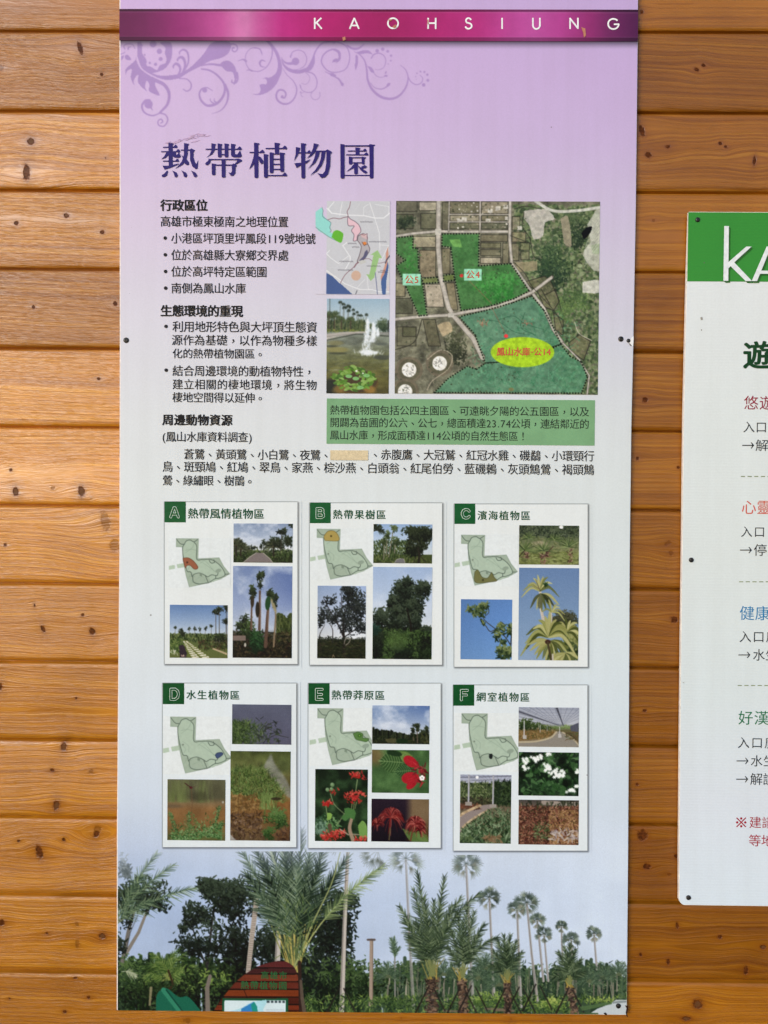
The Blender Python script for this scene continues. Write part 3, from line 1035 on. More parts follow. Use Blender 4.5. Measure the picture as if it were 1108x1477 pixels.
def mural(c):
    R = c.R
    fade = np.clip((c.Y - 1205) / 75, 0, 1)
    bg0 = c.a.copy()
    # soft cloud
    n = fbm(c.ny, c.nx, 5, 9, 21) - 0.5
    c.a += (n * 22)[..., None] * fade[..., None]
    DK = [(20, 27, 24), (30, 38, 32), (42, 52, 42), (58, 70, 56)]
    DG = [(24, 36, 26), (38, 54, 36), (56, 76, 48), (82, 104, 62)]
    PG = [(52, 70, 56), (72, 92, 72), (98, 118, 92), (128, 146, 112)]
    LG = [(70, 92, 52), (96, 120, 62), (128, 150, 80), (160, 172, 96)]

    # far tree line
    for x in np.arange(168, 906, 3.2):
        h = 1398 + 9 * math.sin(x * .05) + 5 * math.sin(x * .17) + R.randn() * 5
        if x < 330:
            h = 1386 + R.randn() * 6
        c.seg(x, h, x + R.randn() * 3, 1470, 5, 9, c.pick(DG[:3] if x < 530 else [(58, 76, 58), (46, 62, 48), (72, 92, 66)], 8), 0.95)
    for _ in range(2600):
        x = R.uniform(168, 906)
        y = 1388 + 66 * R.rand()
        a_ = R.uniform(-2.8, -.3)
        L = R.uniform(2.5, 7)
        c.seg(x, y, x + L * math.cos(a_), y + L * math.sin(a_) * .8, 1.8, .5, c.pick(DG if x < 530 else [(66, 88, 62), (44, 60, 46), (92, 112, 80), (34, 48, 38), (112, 128, 92)], 10), .85)
    # left tree with two pale limbs
    c.line([(176, 1390), (186, 1340), (196, 1305)], 6, (112, 108, 104), 1, 4)
    c.line([(182, 1375), (200, 1345), (213, 1312)], 5.5, (130, 124, 116), 1, 3.5)
    c.line([(179, 1388), (188, 1345), (199, 1320)], 1.6, (70, 68, 66), .7, 1)
    c.crown(205, 1292, 34, 26, 700, 4.2, DK, 12, .28)
    c.crown(178, 1305, 16, 30, 240, 4, DK, 7, .3)
    c.crown(181, 1248, 13, 18, 160, 4, [(90, 100, 102), (112, 122, 124), (140, 150, 152)], 6, .3, .7)
    for (x1, y1, sg, al) in ((226, 1232, -8, .75), (250, 1248, -12, .85), (286, 1280, -18, .9), (205, 1262, -3, .8), (215, 1300, -8, .85)):
        c.frond(160, 1352 - R.rand() * 18, x1, y1, sg, 17, 34, PG, 1.4, .35, (120, 132, 104), .3, al)
    c.crown(172, 1365, 9, 22, 160, 4, DK, 6, .3)
    # big broadleaf trees
    c.line([(296, 1458), (298, 1400), (306, 1330), (312, 1295)], 5, (60, 58, 56), 1, 2)
    c.line([(300, 1400), (284, 1360), (276, 1330)], 3, (44, 44, 44), 1, 1.4)
    c.line([(300, 1390), (330, 1345), (345, 1310)], 3, (44, 44, 44), 1, 1.4)
    c.crown(312, 1292, 38, 26, 1200, 4.2, DK, 16, .2)
    c.crown(340, 1302, 34, 32, 800, 4.2, DK, 14, .24)
    c.crown(280, 1318, 26, 22, 420, 4.2, DK, 12, .22)
    c.crown(300, 1355, 44, 26, 620, 4.2, DK, 12, .24)
    c.crown(262, 1340, 9, 5, 60, 3.6, DK, 4, .3)
    c.crown(345, 1375, 30, 34, 900, 4.4, [(14, 18, 18), (24, 30, 26), (36, 44, 36)], 14, .3)
    c.crown(455, 1340, 52, 52, 1900, 4.6, DK[:3], 18, .24)
    c.crown(492, 1310, 26, 26, 420, 4.2, DK, 10, .24)
    c.crown(470, 1400, 42, 40, 1300, 4.6, DK[:3], 16, .26)
    c.crown(400, 1370, 34, 40, 900, 4.4, DK[:3], 14, .3)
    c.dabs(160, 262, 1280, 505, 1420, 2.6, [(138, 152, 176), (120, 134, 158)], .6)
    # left shrub palms
    for k in range(34):
        a = -3.25 + 3.35 * (k * 7 % 34) / 33 + R.randn() * .06
        L = R.uniform(38, 62) * (1 if math.sin(a) < -.3 else .85)
        sg = (1 if math.cos(a) > 0 else -1) * -L * .22
        c.frond(243 + R.randn() * 2, 1414, 243 + L * math.cos(a), 1414 + L * .95 * math.sin(a) + 12, sg, 11, 22, [(30, 44, 28), (46, 66, 38), (70, 92, 50)] if k < 20 else [(60, 84, 44), (88, 110, 58), (120, 138, 80)], 1.1, .35, (120, 130, 74), .22, .9)
    c.crown(185, 1420, 22, 34, 500, 4, DG, 12, .35)
    c.crown(230, 1440, 50, 22, 700, 4, [(14, 20, 16), (26, 36, 24), (44, 60, 36)], 14, .4)
    c.frond(176, 1402, 196, 1408, -6, 8, 14, [(150, 158, 130), (170, 176, 150)], 1.2, .4)
    c.seg(218, 1425, 216, 1450, 4, 3, (150, 140, 110), .8)
    c.line([(233, 1440), (250, 1420), (243, 1400)], 3, (60, 48, 36))
    # ground shade behind the sign
    c.crown(330, 1425, 60, 36, 900, 4.4, [(14, 18, 14), (26, 34, 24), (46, 60, 38)], 16, .4)
    c.crown(312, 1415, 18, 14, 90, 4, LG[:3], 8, .4, .8)
    c.crown(520, 1415, 60, 26, 900, 4.2, [(26, 36, 24), (46, 62, 40), (74, 94, 58)], 16, .4)
    c.line([(300, 1460), (299, 1425), (303, 1408)], 7, (120, 112, 104), 1, 5)
    # pale trunks
    c.line([(358, 1402), (363, 1355), (370, 1300)], 6.8, (172, 162, 152), 1, 7.4)
    for y in np.arange(1300, 1400, 3.2):
        x = 358 + (1402 - y) / 102 * 12
        c.seg(x - 2.6, y, x + 2.6, y + R.uniform(-1, 1), .9, .9, (126, 114, 104), .8)
    c.seg(400, 1392, 402.5, 1336, 8, 7, (182, 178, 172), 1)
    c.seg(397.5, 1392, 400, 1340, 2.2, 2, (120, 116, 112), .8)
    c.line([(493, 1459), (497, 1340), (502, 1222)], 7, (184, 178, 170), 1, 4.6)
    c.line([(491, 1459), (495.2, 1340), (500.6, 1230)], 1.8, (118, 112, 108), .8, 1.2)
    for y in np.arange(1225, 1300, 2.5):
        c.seg(500 - (y - 1222) * .035, y, 504 - (y - 1222) * .035, y, .8, .8, (150, 128, 116), .6)
    # tall fan palms, right: trunk then crown
    FP = [(66, 78, 72), (82, 96, 88), (102, 116, 106), (126, 138, 124)]
    FPb = [(88, 96, 84), (104, 110, 96), (124, 126, 112)]
    tp = [((597, 1455), (585.6, 1238), 30, 4.6, .6), ((683, 1456), (672.5, 1246), 27, 4.4, .75), ((713, 1440), (706, 1294), 19, 3.8, .9),
          ((752, 1452), (746, 1310), 17, 4, .85), ((776, 1448), (760, 1302), 21, 4, .85), ((784, 1415), (775, 1326), 14, 3.4, .9),
          ((791, 1415), (785, 1347), 14, 3, .9), ((812, 1385), (810, 1335), 10, 2.8, .9), ((826, 1390), (824, 1354), 15, 3, .9),
          ((861, 1398), (857, 1346), 14, 3, .9)]
    for (x0, y0), (x1, y1), r, w, al in tp:
        c.line([(x0, y0), (x0 * .45 + x1 * .55 + R.uniform(-.6, .6), (y0 + y1) / 2), (x1, y1)], w, (164, 161, 158), min(1, al + .1), w * .7)
        c.line([(x0 - w * .3, y0), (x1 - w * .2, y1)], w * .3, (92, 88, 86), .6 * al, w * .25)
        c.fan(x1, y1, r, FP, 10, al, .95)
        c.fan(x1, y1 + 3, r * .75, FPb, 4, al * .8, .9, -.1, 3.3)
    c.fan(503, 1212, 34, FPb, 13, .5, 1.1)
    c.fan(545, 1226, 28, FPb, 8, .5, 1.1, 1.2, 4.6)
    # slim young palms
    c.line([(570, 1437), (569.5, 1372)], 2.2, (132, 132, 128))
    c.frond(569, 1378, 564, 1354, 2, 7, 16, PG[:3], 1.3, .2, None, .1)
    c.frond(569, 1378, 569, 1352, 0, 6, 16, PG[:3], 1.3, .2, None, .1)
    c.frond(570, 1380, 576, 1366, -2, 5, 10, PG[:3], 1.3, .4, None, .1)
    # stems of the grove behind
    for _ in range(70):
        x = R.uniform(545, 905)
        y = R.uniform(1392, 1425)
        c.seg(x, y, x + R.randn() * 1.5, y + R.uniform(18, 34), R.uniform(.8, 2), 1.4, c.pick([(140, 134, 122), (120, 116, 106), (160, 152, 140)], 8), .7)
    for x, y in [(700, 1385), (735, 1392), (640, 1395), (560, 1398), (870, 1400), (893, 1395), (850, 1405), (690, 1400), (720, 1410)]:
        c.datepalm(x, y + 12, 22, 13, [(70, 90, 72), (92, 112, 88), (54, 70, 58)], 1.0, 6, 1.5, (90, 100, 76), .85, 9)
    # brown post with a cap
    c.seg(536, 1356, 535, 1450, 5.0, 5.4, (158, 142, 128))
    c.seg(537.8, 1356, 537.4, 1450, 1.2, 1.2, (128, 112, 100))
    c.seg(530.5, 1355.5, 540.5, 1355.5, 3, 3, (92, 82, 80))
    # undergrowth
    for _ in range(1500):
        x = R.uniform(440, 905)
        y = R.uniform(1437, 1466)
        if x > 835 and y > 1438 + (905 - x) * .12:
            continue
        a = R.uniform(-2.9, -.2)
        L = R.uniform(3, 8)
        c.seg(x, y, x + L * math.cos(a), y + L * math.sin(a), 1.8, .4, c.pick(DG[1:] + LG[:3], 10), .85)
    c.crown(795, 1449, 20, 9, 220, 3.2, LG, 10, .4)
    c.crown(700, 1440, 26, 8, 200, 3.2, LG[:3], 10, .4)
    c.crown(560, 1448, 30, 8, 200, 3.2, DG[1:] + LG[:1], 10, .4)
    c.crown(872, 1443, 22, 5, 120, 3, LG[1:], 8, .4)
    for (a, b) in ((700, 1455), (715, 1457), (640, 1458)):
        c.seg(a, b, a + 26, b + 1, 3, 3, (120, 106, 92), .8)
    # date palms in the grove
    DP = [(40, 52, 40), (54, 68, 50), (72, 88, 64), (106, 120, 92)]

    def dp(x, yb, yt, w, r, n, spread, lean=0, m=30):
        for k in range(int((yb - yt) / 2.4)):
            y = yb - k * 2.4
            x0 = x + lean * (yb - y) / (yb - yt)
            for q in range(5):
                c.seg(x0 + R.uniform(-w, w) * .5, y, x0 + R.uniform(-w, w) * .5, y - 4, 2.6, 1.4, c.pick([(70, 58, 52), (98, 80, 68), (52, 44, 42), (130, 108, 90)], 8), .9)
        xt = x + lean
        for k in range(9):
            c.seg(xt + R.uniform(-.4, .4) * w, yt + 2, xt + R.uniform(-1.0, 1.0) * w, yt - r * .28, 1.6, 1.0, c.pick([(160, 140, 78), (138, 126, 70)], 8), .9)
        for (tx, ty, sg, ll) in n:
            c.frond(xt + (tx - xt) * .05, yt - 2, tx, ty, sg, ll, m, DP, 1.45, .42, (120, 126, 82), .3, .95, 1.3)
    dp(829, 1462, 1422, 13, 40, [(800, 1392, 5, 10), (806, 1374, 4, 11), (814, 1366, 2, 11), (822, 1362, 0, 11), (830, 1370, -3, 11), (838, 1384, -6, 10), (842, 1402, -8, 9), (797, 1408, 8, 9), (818, 1376, 1, 11)], 0, -7, 24)
    dp(732, 1464, 1415, 11, 40, [(712, 1372, 4, 11), (718, 1356, 3, 12), (727, 1350, 1, 12), (736, 1350, -1, 12), (745, 1358, -3, 12), (752, 1374, -5, 11), (709, 1392, 6, 10), (730, 1364, 0, 12)], 0, 0, 26)
    dp(669, 1462, 1412, 15, 60, [(650, 1340, 4, 14), (660, 1316, 3, 15), (674, 1306, 0, 15), (684, 1316, -3, 15), (698, 1334, -10, 15), (716, 1352, -20, 14), (646, 1366, 6, 12), (690, 1350, -8, 14), (668, 1330, 1, 15)], 0, -2, 30)
    dp(623, 1464, 1410, 20, 100, [(590, 1352, 6, 15), (577, 1308, 8, 17), (584, 1328, 7, 17), (597, 1284, 5, 17), (602, 1258, 3, 16), (612, 1296, 2, 17), (626, 1300, 0, 17), (641, 1266, -3, 16), (636, 1306, -3, 17), (652, 1306, -8, 17),
         (664, 1296, -14, 17), (690, 1290, -30, 17), (600, 1330, 4, 17), (645, 1338, -5, 16), (618, 1330, 1, 17)], 0, 0, 36)
    # timber struts propping the palms
    for x, y in ((622, 1448), (667, 1450), (732, 1452), (683, 1448), (752, 1450), (823, 1452), (493, 1450), (776, 1446)):
        c.seg(x - 22, y + 12, x - 3, y - 26, 2.8, 2.2, (40, 36, 34), .85)
        c.seg(x + 20, y + 10, x + 3, y - 24, 2.4, 2.0, (44, 40, 38), .8)
    # foreground road, lower right
    c.poly([(838, 1470), (862, 1455), (880, 1448), (890, 1441), (910, 1440), (910, 1470)], (188, 196, 200))
    c.poly([(840, 1458), (858, 1454), (884, 1448), (884, 1444), (850, 1450), (836, 1452)], (84, 108, 72), .9)
    c.poly([(872, 1466), (910, 1461), (910, 1470), (870, 1470)], (214, 214, 208), .8)
    c.poly([(835, 1470), (838, 1459), (862, 1460), (868, 1470)], (70, 92, 58), .9)
    c.seg(885, 1446, 908, 1444, 3, 3, (120, 130, 132), .8)
    # the great date palm
    GP = [(26, 38, 30), (36, 50, 40), (52, 68, 52), (88, 104, 82)]
    for k in range(16):
        xb = 424 + R.uniform(-8, 8)
        xt = 424 + (k - 7.5) * 5.5
        c.line([(xb, 1402), ((xb + xt) / 2, 1360), (xt, 1310)], 1.7, c.pick([(186, 168, 96), (160, 148, 84), (140, 140, 80)], 10), .95, 1.2)
    tips = [(352, 1232, 6), (366, 1216, 4), (388, 1205, 3), (404, 1200, 2), (420, 1196, 0), (436, 1198, -2), (452, 1204, -3), (470, 1212, -5),
            (356, 1262, 9), (372, 1290, 12), (500, 1238, -8), (482, 1262, -8), (398, 1255, 3), (446, 1240, -3), (412, 1230, 1), (430, 1250, -1), (380, 1240, 5), (462, 1250, -6), (408, 1290, 2), (440, 1290, -2)]
    for i, (x, y, sg) in enumerate(tips):
        c.frond(424 + (x - 424) * .07, 1392, x, y, sg * 1.6, 25, 38, GP if i % 3 else [(60, 78, 62), (88, 106, 84), (124, 140, 116)], 1.75, .34, [(176, 162, 96), (110, 120, 80), (70, 84, 60)][i % 3], .4, .94, 1.5)
    c.frond(424, 1395, 552, 1250, -26, 20, 46, [(86, 104, 74), (116, 134, 90), (140, 156, 108)], 1.5, .35, (168, 172, 116), .42)
    c.line(cat([(424, 1396), (452, 1330), (478, 1275), (492, 1225)], 5), 2.4, (146, 152, 104), .95, 1.4)
    c.seg(388, 1222, 397, 1246, 4, 3, (170, 182, 150), .7)
    for k in range(120):
        x = R.uniform(396, 452)
        y = R.uniform(1300, 1385)
        a = R.uniform(-2.6, -.5)
        c.seg(x, y, x + 14 * math.cos(a), y + 14 * math.sin(a), 1.4, .4, c.pick([(60, 80, 56), (90, 110, 70), (120, 134, 84)], 8), .85)
    # timber garden sign
    P = cat([(303, 1466), (322, 1438), (345, 1412), (372, 1394), (396, 1387), (408, 1386), (420, 1391), (428, 1402), (432, 1425), (431.5, 1466)], 5)
    c.poly(P, (88, 46, 36))
    for k, (y, cc) in enumerate(((1386, (92, 46, 46)), (1396, (70, 40, 40)), (1405, (112, 58, 42)), (1416, (98, 48, 38)), (1427, (122, 60, 34)), (1438, (78, 38, 30)), (1449, (112, 52, 34)), (1458, (80, 38, 30)))):
        y2 = y + 10.4
        q = [p for p in [(300, y), (440, y), (440, y2), (300, y2)]]
        seg = c.sl(300, y, 436, y2)
        X, Y = c.X[seg], c.Y[seg]
        ins = np.zeros(X.shape, bool)
        PP = np.array(P)
        for (xa, ya), (xb, yb) in zip(PP, np.roll(PP, -1, axis=0)):
            if ya != yb:
                ins ^= ((ya > Y) != (yb > Y)) & (X < (xb - xa) * (Y - ya) / (yb - ya) + xa)
        band = ins & (Y >= y) & (Y < y2)
        n = 1 + .25 * (fbm(X.shape[0], X.shape[1], 4, 3, 60 + k) - .5)
        c.put(seg, band.astype(float), np.array(cc) * n[..., None])
        c.put(seg, (ins & (np.abs(Y - y) < .8)).astype(float), (28, 16, 16))
    c.seg(352, 1428, 357, 1440, 1, 1, (40, 22, 20), .8)
    c.poly([(321, 1440), (416, 1440), (416, 1468), (320, 1468)], (30, 84, 58))
    c.poly([(324, 1443), (412, 1443), (412, 1468), (323, 1468)], (206, 222, 226))
    c.poly(cat([(324, 1468), (324, 1461), (345, 1455), (362, 1446), (372, 1444), (386, 1443), (380, 1456), (384, 1468)], 4), (170, 212, 222))
    c.poly([(347, 1468), (348, 1455), (366, 1445), (371, 1452), (373, 1468)], (58, 128, 186))
    c.poly([(362, 1449), (367, 1445), (371, 1452), (373, 1468), (366, 1468)], (40, 140, 128))
    for k in range(5):
        c.poly([(385 + k * 5.6, 1443.5), (388.8 + k * 5.6, 1443.5), (388.8 + k * 5.6, 1447.2), (385 + k * 5.6, 1447.2)], (64, 78, 84))
    for y in (1456, 1458, 1460, 1462):
        c.seg(384, y, 410, y, .6, .6, (150, 166, 176), .7)
    c.seg(432, 1388, 434, 1464, 5, 5, (54, 40, 36))
    c.line([(440, 1464), (436, 1440), (434, 1415)], 6, (96, 84, 74), .9, 4)
    # green metal seat
    P = cat([(225, 1460), (226, 1436), (234, 1427), (242, 1426), (258, 1438), (272, 1438), (290, 1458)], 5)
    c.poly(P + [(290, 1466), (225, 1466)], (34, 98, 78))
    c.line([(236, 1428), (262, 1462)], 7, (56, 128, 102))
    c.line([(240, 1428), (266, 1462)], 2, (24, 70, 58))
    c.a = np.maximum((c.a - 182) * 1.07 + 182, 12)
    # the top of the photograph dissolves into the printed ground
    k = np.clip(0.62 + (c.Y - 1225) / 110, .4, 1)[..., None] * np.clip((c.Y - 1180) / 25, 0, 1)[..., None]
    c.a = bg0 * (1 - k) + c.a * k
    c.a = c.a * 1.0
    c.blur(1)
    c.grain(3.0)


panel_board()
for s_, l_, r_, t_, b_ in (('高雄市', 376.5, 415, 1401.4, 1412.2), ('熱帶植物園', 347.4, 414.8, 1415.6, 1426.8)):
    text('small_sign_lettering', s_, l_, r_, t_, b_, (42, 92, 52), B1, YF - 0.0004, bold=.012)


# ------------------------------------------------------------------ header band
def header():
    c = Cv((0, 0, 1), 172.6, 13.8, 920.2, 59.4, 1.0)
    xs = [172, 210, 260, 320, 345, 358, 372, 410, 470, 560, 620, 690, 740, 770, 810, 850, 880, 920]
    cs = [(104, 32, 78), (112, 38, 86), (146, 48, 112), (190, 82, 150), (206, 116, 172), (204, 118, 172), (196, 92, 156), (186, 46, 128), (178, 36, 110), (158, 34, 96),
          (172, 40, 110), (178, 50, 124), (184, 72, 148), (186, 80, 156), (176, 66, 142), (146, 48, 112), (110, 40, 92), (82, 32, 76)]
    for k in range(3):
        c.a[..., k] = np.interp(c.X, xs, [q[k] for q in cs])
    for y0, y1, f in ((13.8, 17.6, .62), (53.6, 59.4, .72)):
        m = ((c.Y >= y0) & (c.Y <= y1)).astype(float)
        c.a *= (1 - m * (1 - f))[..., None]
    m = ((c.Y > 17.6) & (c.Y < 18.8)) | ((c.Y > 52.6) & (c.Y < 53.6))
    c.a = np.where(m[..., None], c.a * .9 + 18, c.a)
    c.texture(.04, 50, 5)
    me = c.build('header_band', YF - 0.0006, B1)
    # KAOHSIUNG in thin geometric capitals
    w = 2.3
    LET = [[]]
    def st(*pts): LET[-1].extend(stroke_poly(pts, w))
    def arc(cx, cy, rx, ry, a0, a1, n=18):
        return [(cx + rx * math.cos(math.radians(a)), cy + ry * math.sin(math.radians(a))) for a in np.linspace(a0, a1, n)]
    T, Bm = 26.6, 42.0
    st((454.2, T), (454.2, Bm)); st((463.5, T), (455.4, 34.3)); st((456.8, 33.2), (464.2, Bm))
    LET.append([])
    st((504.6, Bm), (511.2, T)); st((511.2, T), (517.8, Bm)); st((507.2, 37.3), (515.4, 37.3))
    LET.append([])
    st(*arc(567, 34.2, 7.4, 7.3, 0, 360, 30))
    LET.append([])
    st((617.6, T), (617.6, Bm)); st((628.4, T), (628.4, Bm)); st((617.6, 34), (628.4, 34))
    LET.append([])
    st(*(arc(675.8, 30.4, 3.7, 3.6, -20, -230, 14) + arc(675.8, 38, 4.5, 4.1, -60, 165, 16)))
    LET.append([])
    st((724.2, T), (724.2, Bm))
    LET.append([])
    st(*([(768.6, T), (768.6, 37)] + arc(773.6, 37, 5, 5.4, 180, 0, 12) + [(778.6, T)]))
    LET.append([])
    st((822.2, Bm), (822.2, T)); st((822.2, T + .6), (833.4, Bm - .6)); st((833.4, Bm), (833.4, T))
    LET.append([])
    st(*arc(884.6, 35.2, 7.6, 7.4, -42, -360, 28)); st((892.2, 35.6), (885.5, 35.6))
    for S in LET:
        polys('letter', S, YF - 0.0009, flat((244, 236, 242)), B1, levels=12)
    for pts in ([(838, 40), (844, 42), (845, 52), (842, 55), (841, 48)], [(560, 29), (566, 28.6), (564, 31), (561, 31.5)], [(566, 39), (571, 36), (572, 40), (568, 41.6)], [(494, 55), (498, 53.5), (499, 58), (495, 60)], [(616.5, 29), (618, 29), (618, 36), (616.8, 36)]):
        polys('adhesive_residue', [pts], YF - 0.0014, flat((182, 122, 96)), B1)


header()


# ------------------------------------------------------------------ the title, brush-cut serif characters
def title():
    def A(u, v): return (225 + u / 6.715, 195 + v / 6.715)
    P = []
    def H(x0, x1, y, sx=None, sh=30, th=11):
        P.append([(x0, y - th / 2), (x1 - 4, y - th / 2), (x1 - 4, y + th / 2), (x0, y + th / 2)])
        if sx:
            P.append([(x1 - sx, y - th / 2 + 3), (x1 - sx * .45, y - sh), (x1 - sx * .2, y - sh * .72), (x1, y - 3), (x1 - 3, y + th / 2 + 1), (x1 - sx, y + th / 2)])
    def V(x0, x1, y0, y1, fl=6, rb=10):
        P.append([(x0 - fl * .4, y0), (x0 + 8, y0 + 1), (x1 + fl, y0 + 6), (x1 + fl, y0 + 13), (x1, y0 + 22), (x1, y1 - rb), (x1 - 6, y1 - 2), ((x0 + x1) / 2, y1), (x0 + 5, y1 - 2), (x0, y1 - rb)])
    g = P.append
    # 1
    H(70, 210, 119, 42, 28); V(125, 163, 75, 312, 8, 4); H(52, 237, 161, 46, 27)
    g([(105, 163), (140, 163), (122, 195), (96, 222), (52, 236), (82, 205)])
    g([(160, 165), (196, 165), (194, 186), (206, 192), (222, 165), (242, 205), (238, 216), (215, 222), (180, 218), (163, 205)])
    H(70, 225, 253, 40, 26)
    g([(65, 297), (120, 297), (222, 276), (222, 284), (150, 315), (86, 336)])
    g([(274, 78), (322, 86), (312, 104), (308, 190), (292, 245), (258, 290), (186, 328), (222, 294), (254, 252), (272, 190)])
    g([(243, 141), (330, 139), (345, 130), (380, 148), (366, 165), (364, 215), (378, 262), (393, 282), (410, 243), (404, 325), (388, 331), (354, 305), (333, 245), (330, 152), (243, 152)])
    g([(247, 193), (290, 222), (322, 268), (320, 288), (300, 292), (282, 280), (268, 235)])
    for pts in ([(110, 343), (119, 352), (108, 392), (78, 410), (60, 404), (58, 388), (84, 372)], [(160, 343), (202, 364), (214, 392), (203, 411), (184, 406), (176, 375)],
                [(248, 343), (292, 364), (306, 394), (292, 411), (272, 404), (264, 372)], [(340, 343), (386, 364), (403, 394), (388, 411), (368, 403), (358, 372)]):
        g(pts)
    # 2
    H(483, 833, 138, 50, 28)
    g([(538, 80), (584, 89), (574, 104), (570, 150), (548, 184), (485, 223), (520, 192), (538, 152)])
    V(601, 636, 82, 218); V(667, 702, 82, 218); H(604, 702, 190)
    g([(728, 84), (774, 91), (766, 106), (764, 176), (772, 187), (790, 188), (816, 148), (833, 204), (818, 217), (752, 216), (733, 206), (728, 190)])
    H(520, 790, 238)
    g([(770, 232), (800, 228), (834, 240), (832, 254), (806, 268), (768, 290), (764, 282), (792, 246), (770, 244)])
    g([(514, 228), (532, 243), (524, 272), (502, 293), (484, 290), (478, 276), (492, 262), (506, 252)])
    V(543, 577, 275, 390); H(575, 750, 292)
    g([(735, 286), (755, 276), (788, 296), (772, 310), (770, 368), (752, 394), (728, 396), (702, 362), (726, 368), (738, 352)])
    V(638, 674, 242, 413, 2)
    # 3
    H(908, 1052, 169, 48, 28); V(955, 992, 75, 417, 10)
    g([(952, 172), (968, 172), (966, 235), (944, 292), (902, 336), (930, 268), (946, 212)])
    g([(980, 198), (1016, 214), (1040, 250), (1038, 274), (1022, 282), (1006, 264), (990, 222)])
    H(1062, 1271, 131, 50, 29); V(1153, 1192, 75, 184, 10)
    V(1047, 1084, 185, 415, 6); H(1060, 1271, 393, 50, 31)
    V(1103, 1139, 168, 370, 4); V(1205, 1241, 170, 358, 10)
    for y in (184, 235, 285, 333):
        H(1138, 1212, y)
    # 4, 5 (second survey crop, shifted)
    D = 160 * 6.715
    n0 = len(P)
    g([(282, 117), (324, 126), (302, 190), (262, 258), (280, 188)])
    V(335, 371, 80, 421, 10); H(303, 428, 173, 40, 27)
    g([(266, 275), (310, 272), (350, 266), (428, 233), (388, 272), (318, 300), (290, 320)])
    g([(455, 81), (504, 93), (490, 112), (464, 168), (436, 200), (384, 232), (424, 184), (448, 130)])
    H(452, 580, 158)
    g([(565, 153), (590, 141), (632, 166), (616, 184), (612, 300), (592, 378), (562, 410), (528, 416), (490, 372), (540, 380), (564, 350), (576, 275), (578, 165)])
    g([(474, 164), (512, 164), (500, 210), (470, 268), (392, 336), (440, 276), (462, 222)])
    g([(530, 164), (567, 164), (556, 230), (528, 300), (486, 350), (416, 397), (470, 340), (506, 282), (524, 226)])
    V(714, 751, 88, 422, 4); H(745, 1005, 106, None); V(997, 1034, 88, 422, 14); H(745, 1000, 391)
    H(783, 970, 155, 44, 25); V(860, 897, 120, 196, 8); H(768, 984, 192, 46, 25)
    V(795, 829, 208, 287, 4); H(826, 930, 220); V(920, 948, 210, 286, 12); H(826, 925, 269)
    V(846, 882, 272, 380, 2)
    g([(850, 272), (872, 280), (842, 322), (768, 357), (812, 318)])
    g([(878, 290), (930, 330), (966, 350), (974, 364), (962, 374), (938, 366), (904, 336)])
    g([(912, 310), (948, 290), (972, 308), (952, 322), (922, 330)])
    for k in range(n0, len(P)):
        P[k] = [(u + D, v) for u, v in P[k]]
    polys('title_lettering', P, YF - 0.0006, flat((44, 32, 104)), B1, conv=A, levels=60, step=0.000012)


title()
BLK = (26, 24, 28)
TY = YF - 0.0006
HEADS = [('行政區位', 231.7, 299, 288.6, 304.5), ('生態環境的重現', 231.8, 349.5, 441, 457), ('周邊動物資源', 234.5, 335, 598.5, 613.8)]
for s, l, r, t, b in HEADS:
    text('heading_lettering', s, l, r, t, b, (14, 12, 16), B1, TY, bold=0.022)
LINES = [('高雄市極東極南之地理位置', 231.5, 415.5, 312.5, 327.8), ('小港區坪頂里坪鳳段119號地號', 247, 455.5, 336.8, 352.2),
         ('位於高雄縣大寮鄉交界處', 247, 415.5, 361, 376), ('位於高坪特定區範圍', 247, 384.5, 384.8, 399.8), ('南側為鳳山水庫', 247, 354, 408.8, 423.6),
         ('利用地形特色與大坪頂生態資', 249, 457, 464.3, 479.6), ('源作為基礎，以作為物種多樣', 248, 457, 484, 498.8), ('化的熱帶植物園區。', 249, 382, 503.6, 517.4),
         ('結合周邊環境的動植物特性，', 249, 453, 528.3, 543.2), ('建立相關的棲地環境，將生物', 249, 457, 548, 562.4), ('棲地空間得以延伸。', 249, 382, 566.6, 581),
         ('(鳳山水庫資料調查)', 234, 365, 622.6, 638.4),
         ('蒼鷺、黃頭鷺、小白鷺、夜鷺、', 265.5, 477, 648.6, 663.6), ('、赤腹鷹、大冠鷲、紅冠水雞、磯鷸、小環頸行', 534, 856.5, 649.4, 664.6),
         ('鳥、斑頸鳩、紅鳩、翠鳥、家燕、棕沙燕、白頭翁、紅尾伯勞、藍磯鶇、灰頭鷦鶯、褐頭鷦', 234.5, 856.5, 667.6, 683.6), ('鶯、綠繡眼、樹鵲。', 234.5, 367, 686, 701)]
for s, l, r, t, b in LINES:
    text('text_line', s, l, r, t, b, BLK, B1, TY, bold=0.004)
for x, y in ((238.5, 343.5), (238.7, 367.6), (239, 391.6), (239.2, 415.6), (239.7, 470.8), (240, 534)):
    disc('bullet', x, y, 2.6, TY, BLK, B1)
x0, z0, x1, z1 = wrect(471.3, 576, 858, 641.4)
c = Cv((0, 0, 1), 471.3, 576, 858, 641.4, 3)
c.fill((122, 166, 122))
c.texture(.05, 20, 9)
gb = c.build('green_text_box', YF - 0.0004, B1)
for s, l, r, t, b in (('熱帶植物園包括公四主園區、可遠眺夕陽的公五園區，以及', 476, 849, 586.2, 599.6), ('開闢為苗圃的公六、公七，總面積達23.74公頃，連結鄰近的', 476, 849, 604, 617.6),
                      ('鳳山水庫，形成面積達114公頃的自然生態區！', 476, 761, 621.8, 635.6)):
    text('text_line', s, l, r, t, b, (34, 44, 38), gb, YF - 0.0008)
c = Cv((0, 0, 1), 476.6, 649.6, 531, 663.6, .8)
c.fill((214, 196, 160))
c.texture(.08, 14, 4)
c.grain(7)
x0, z0, x1, z1 = wrect(476.6, 649.6, 531, 663.6)
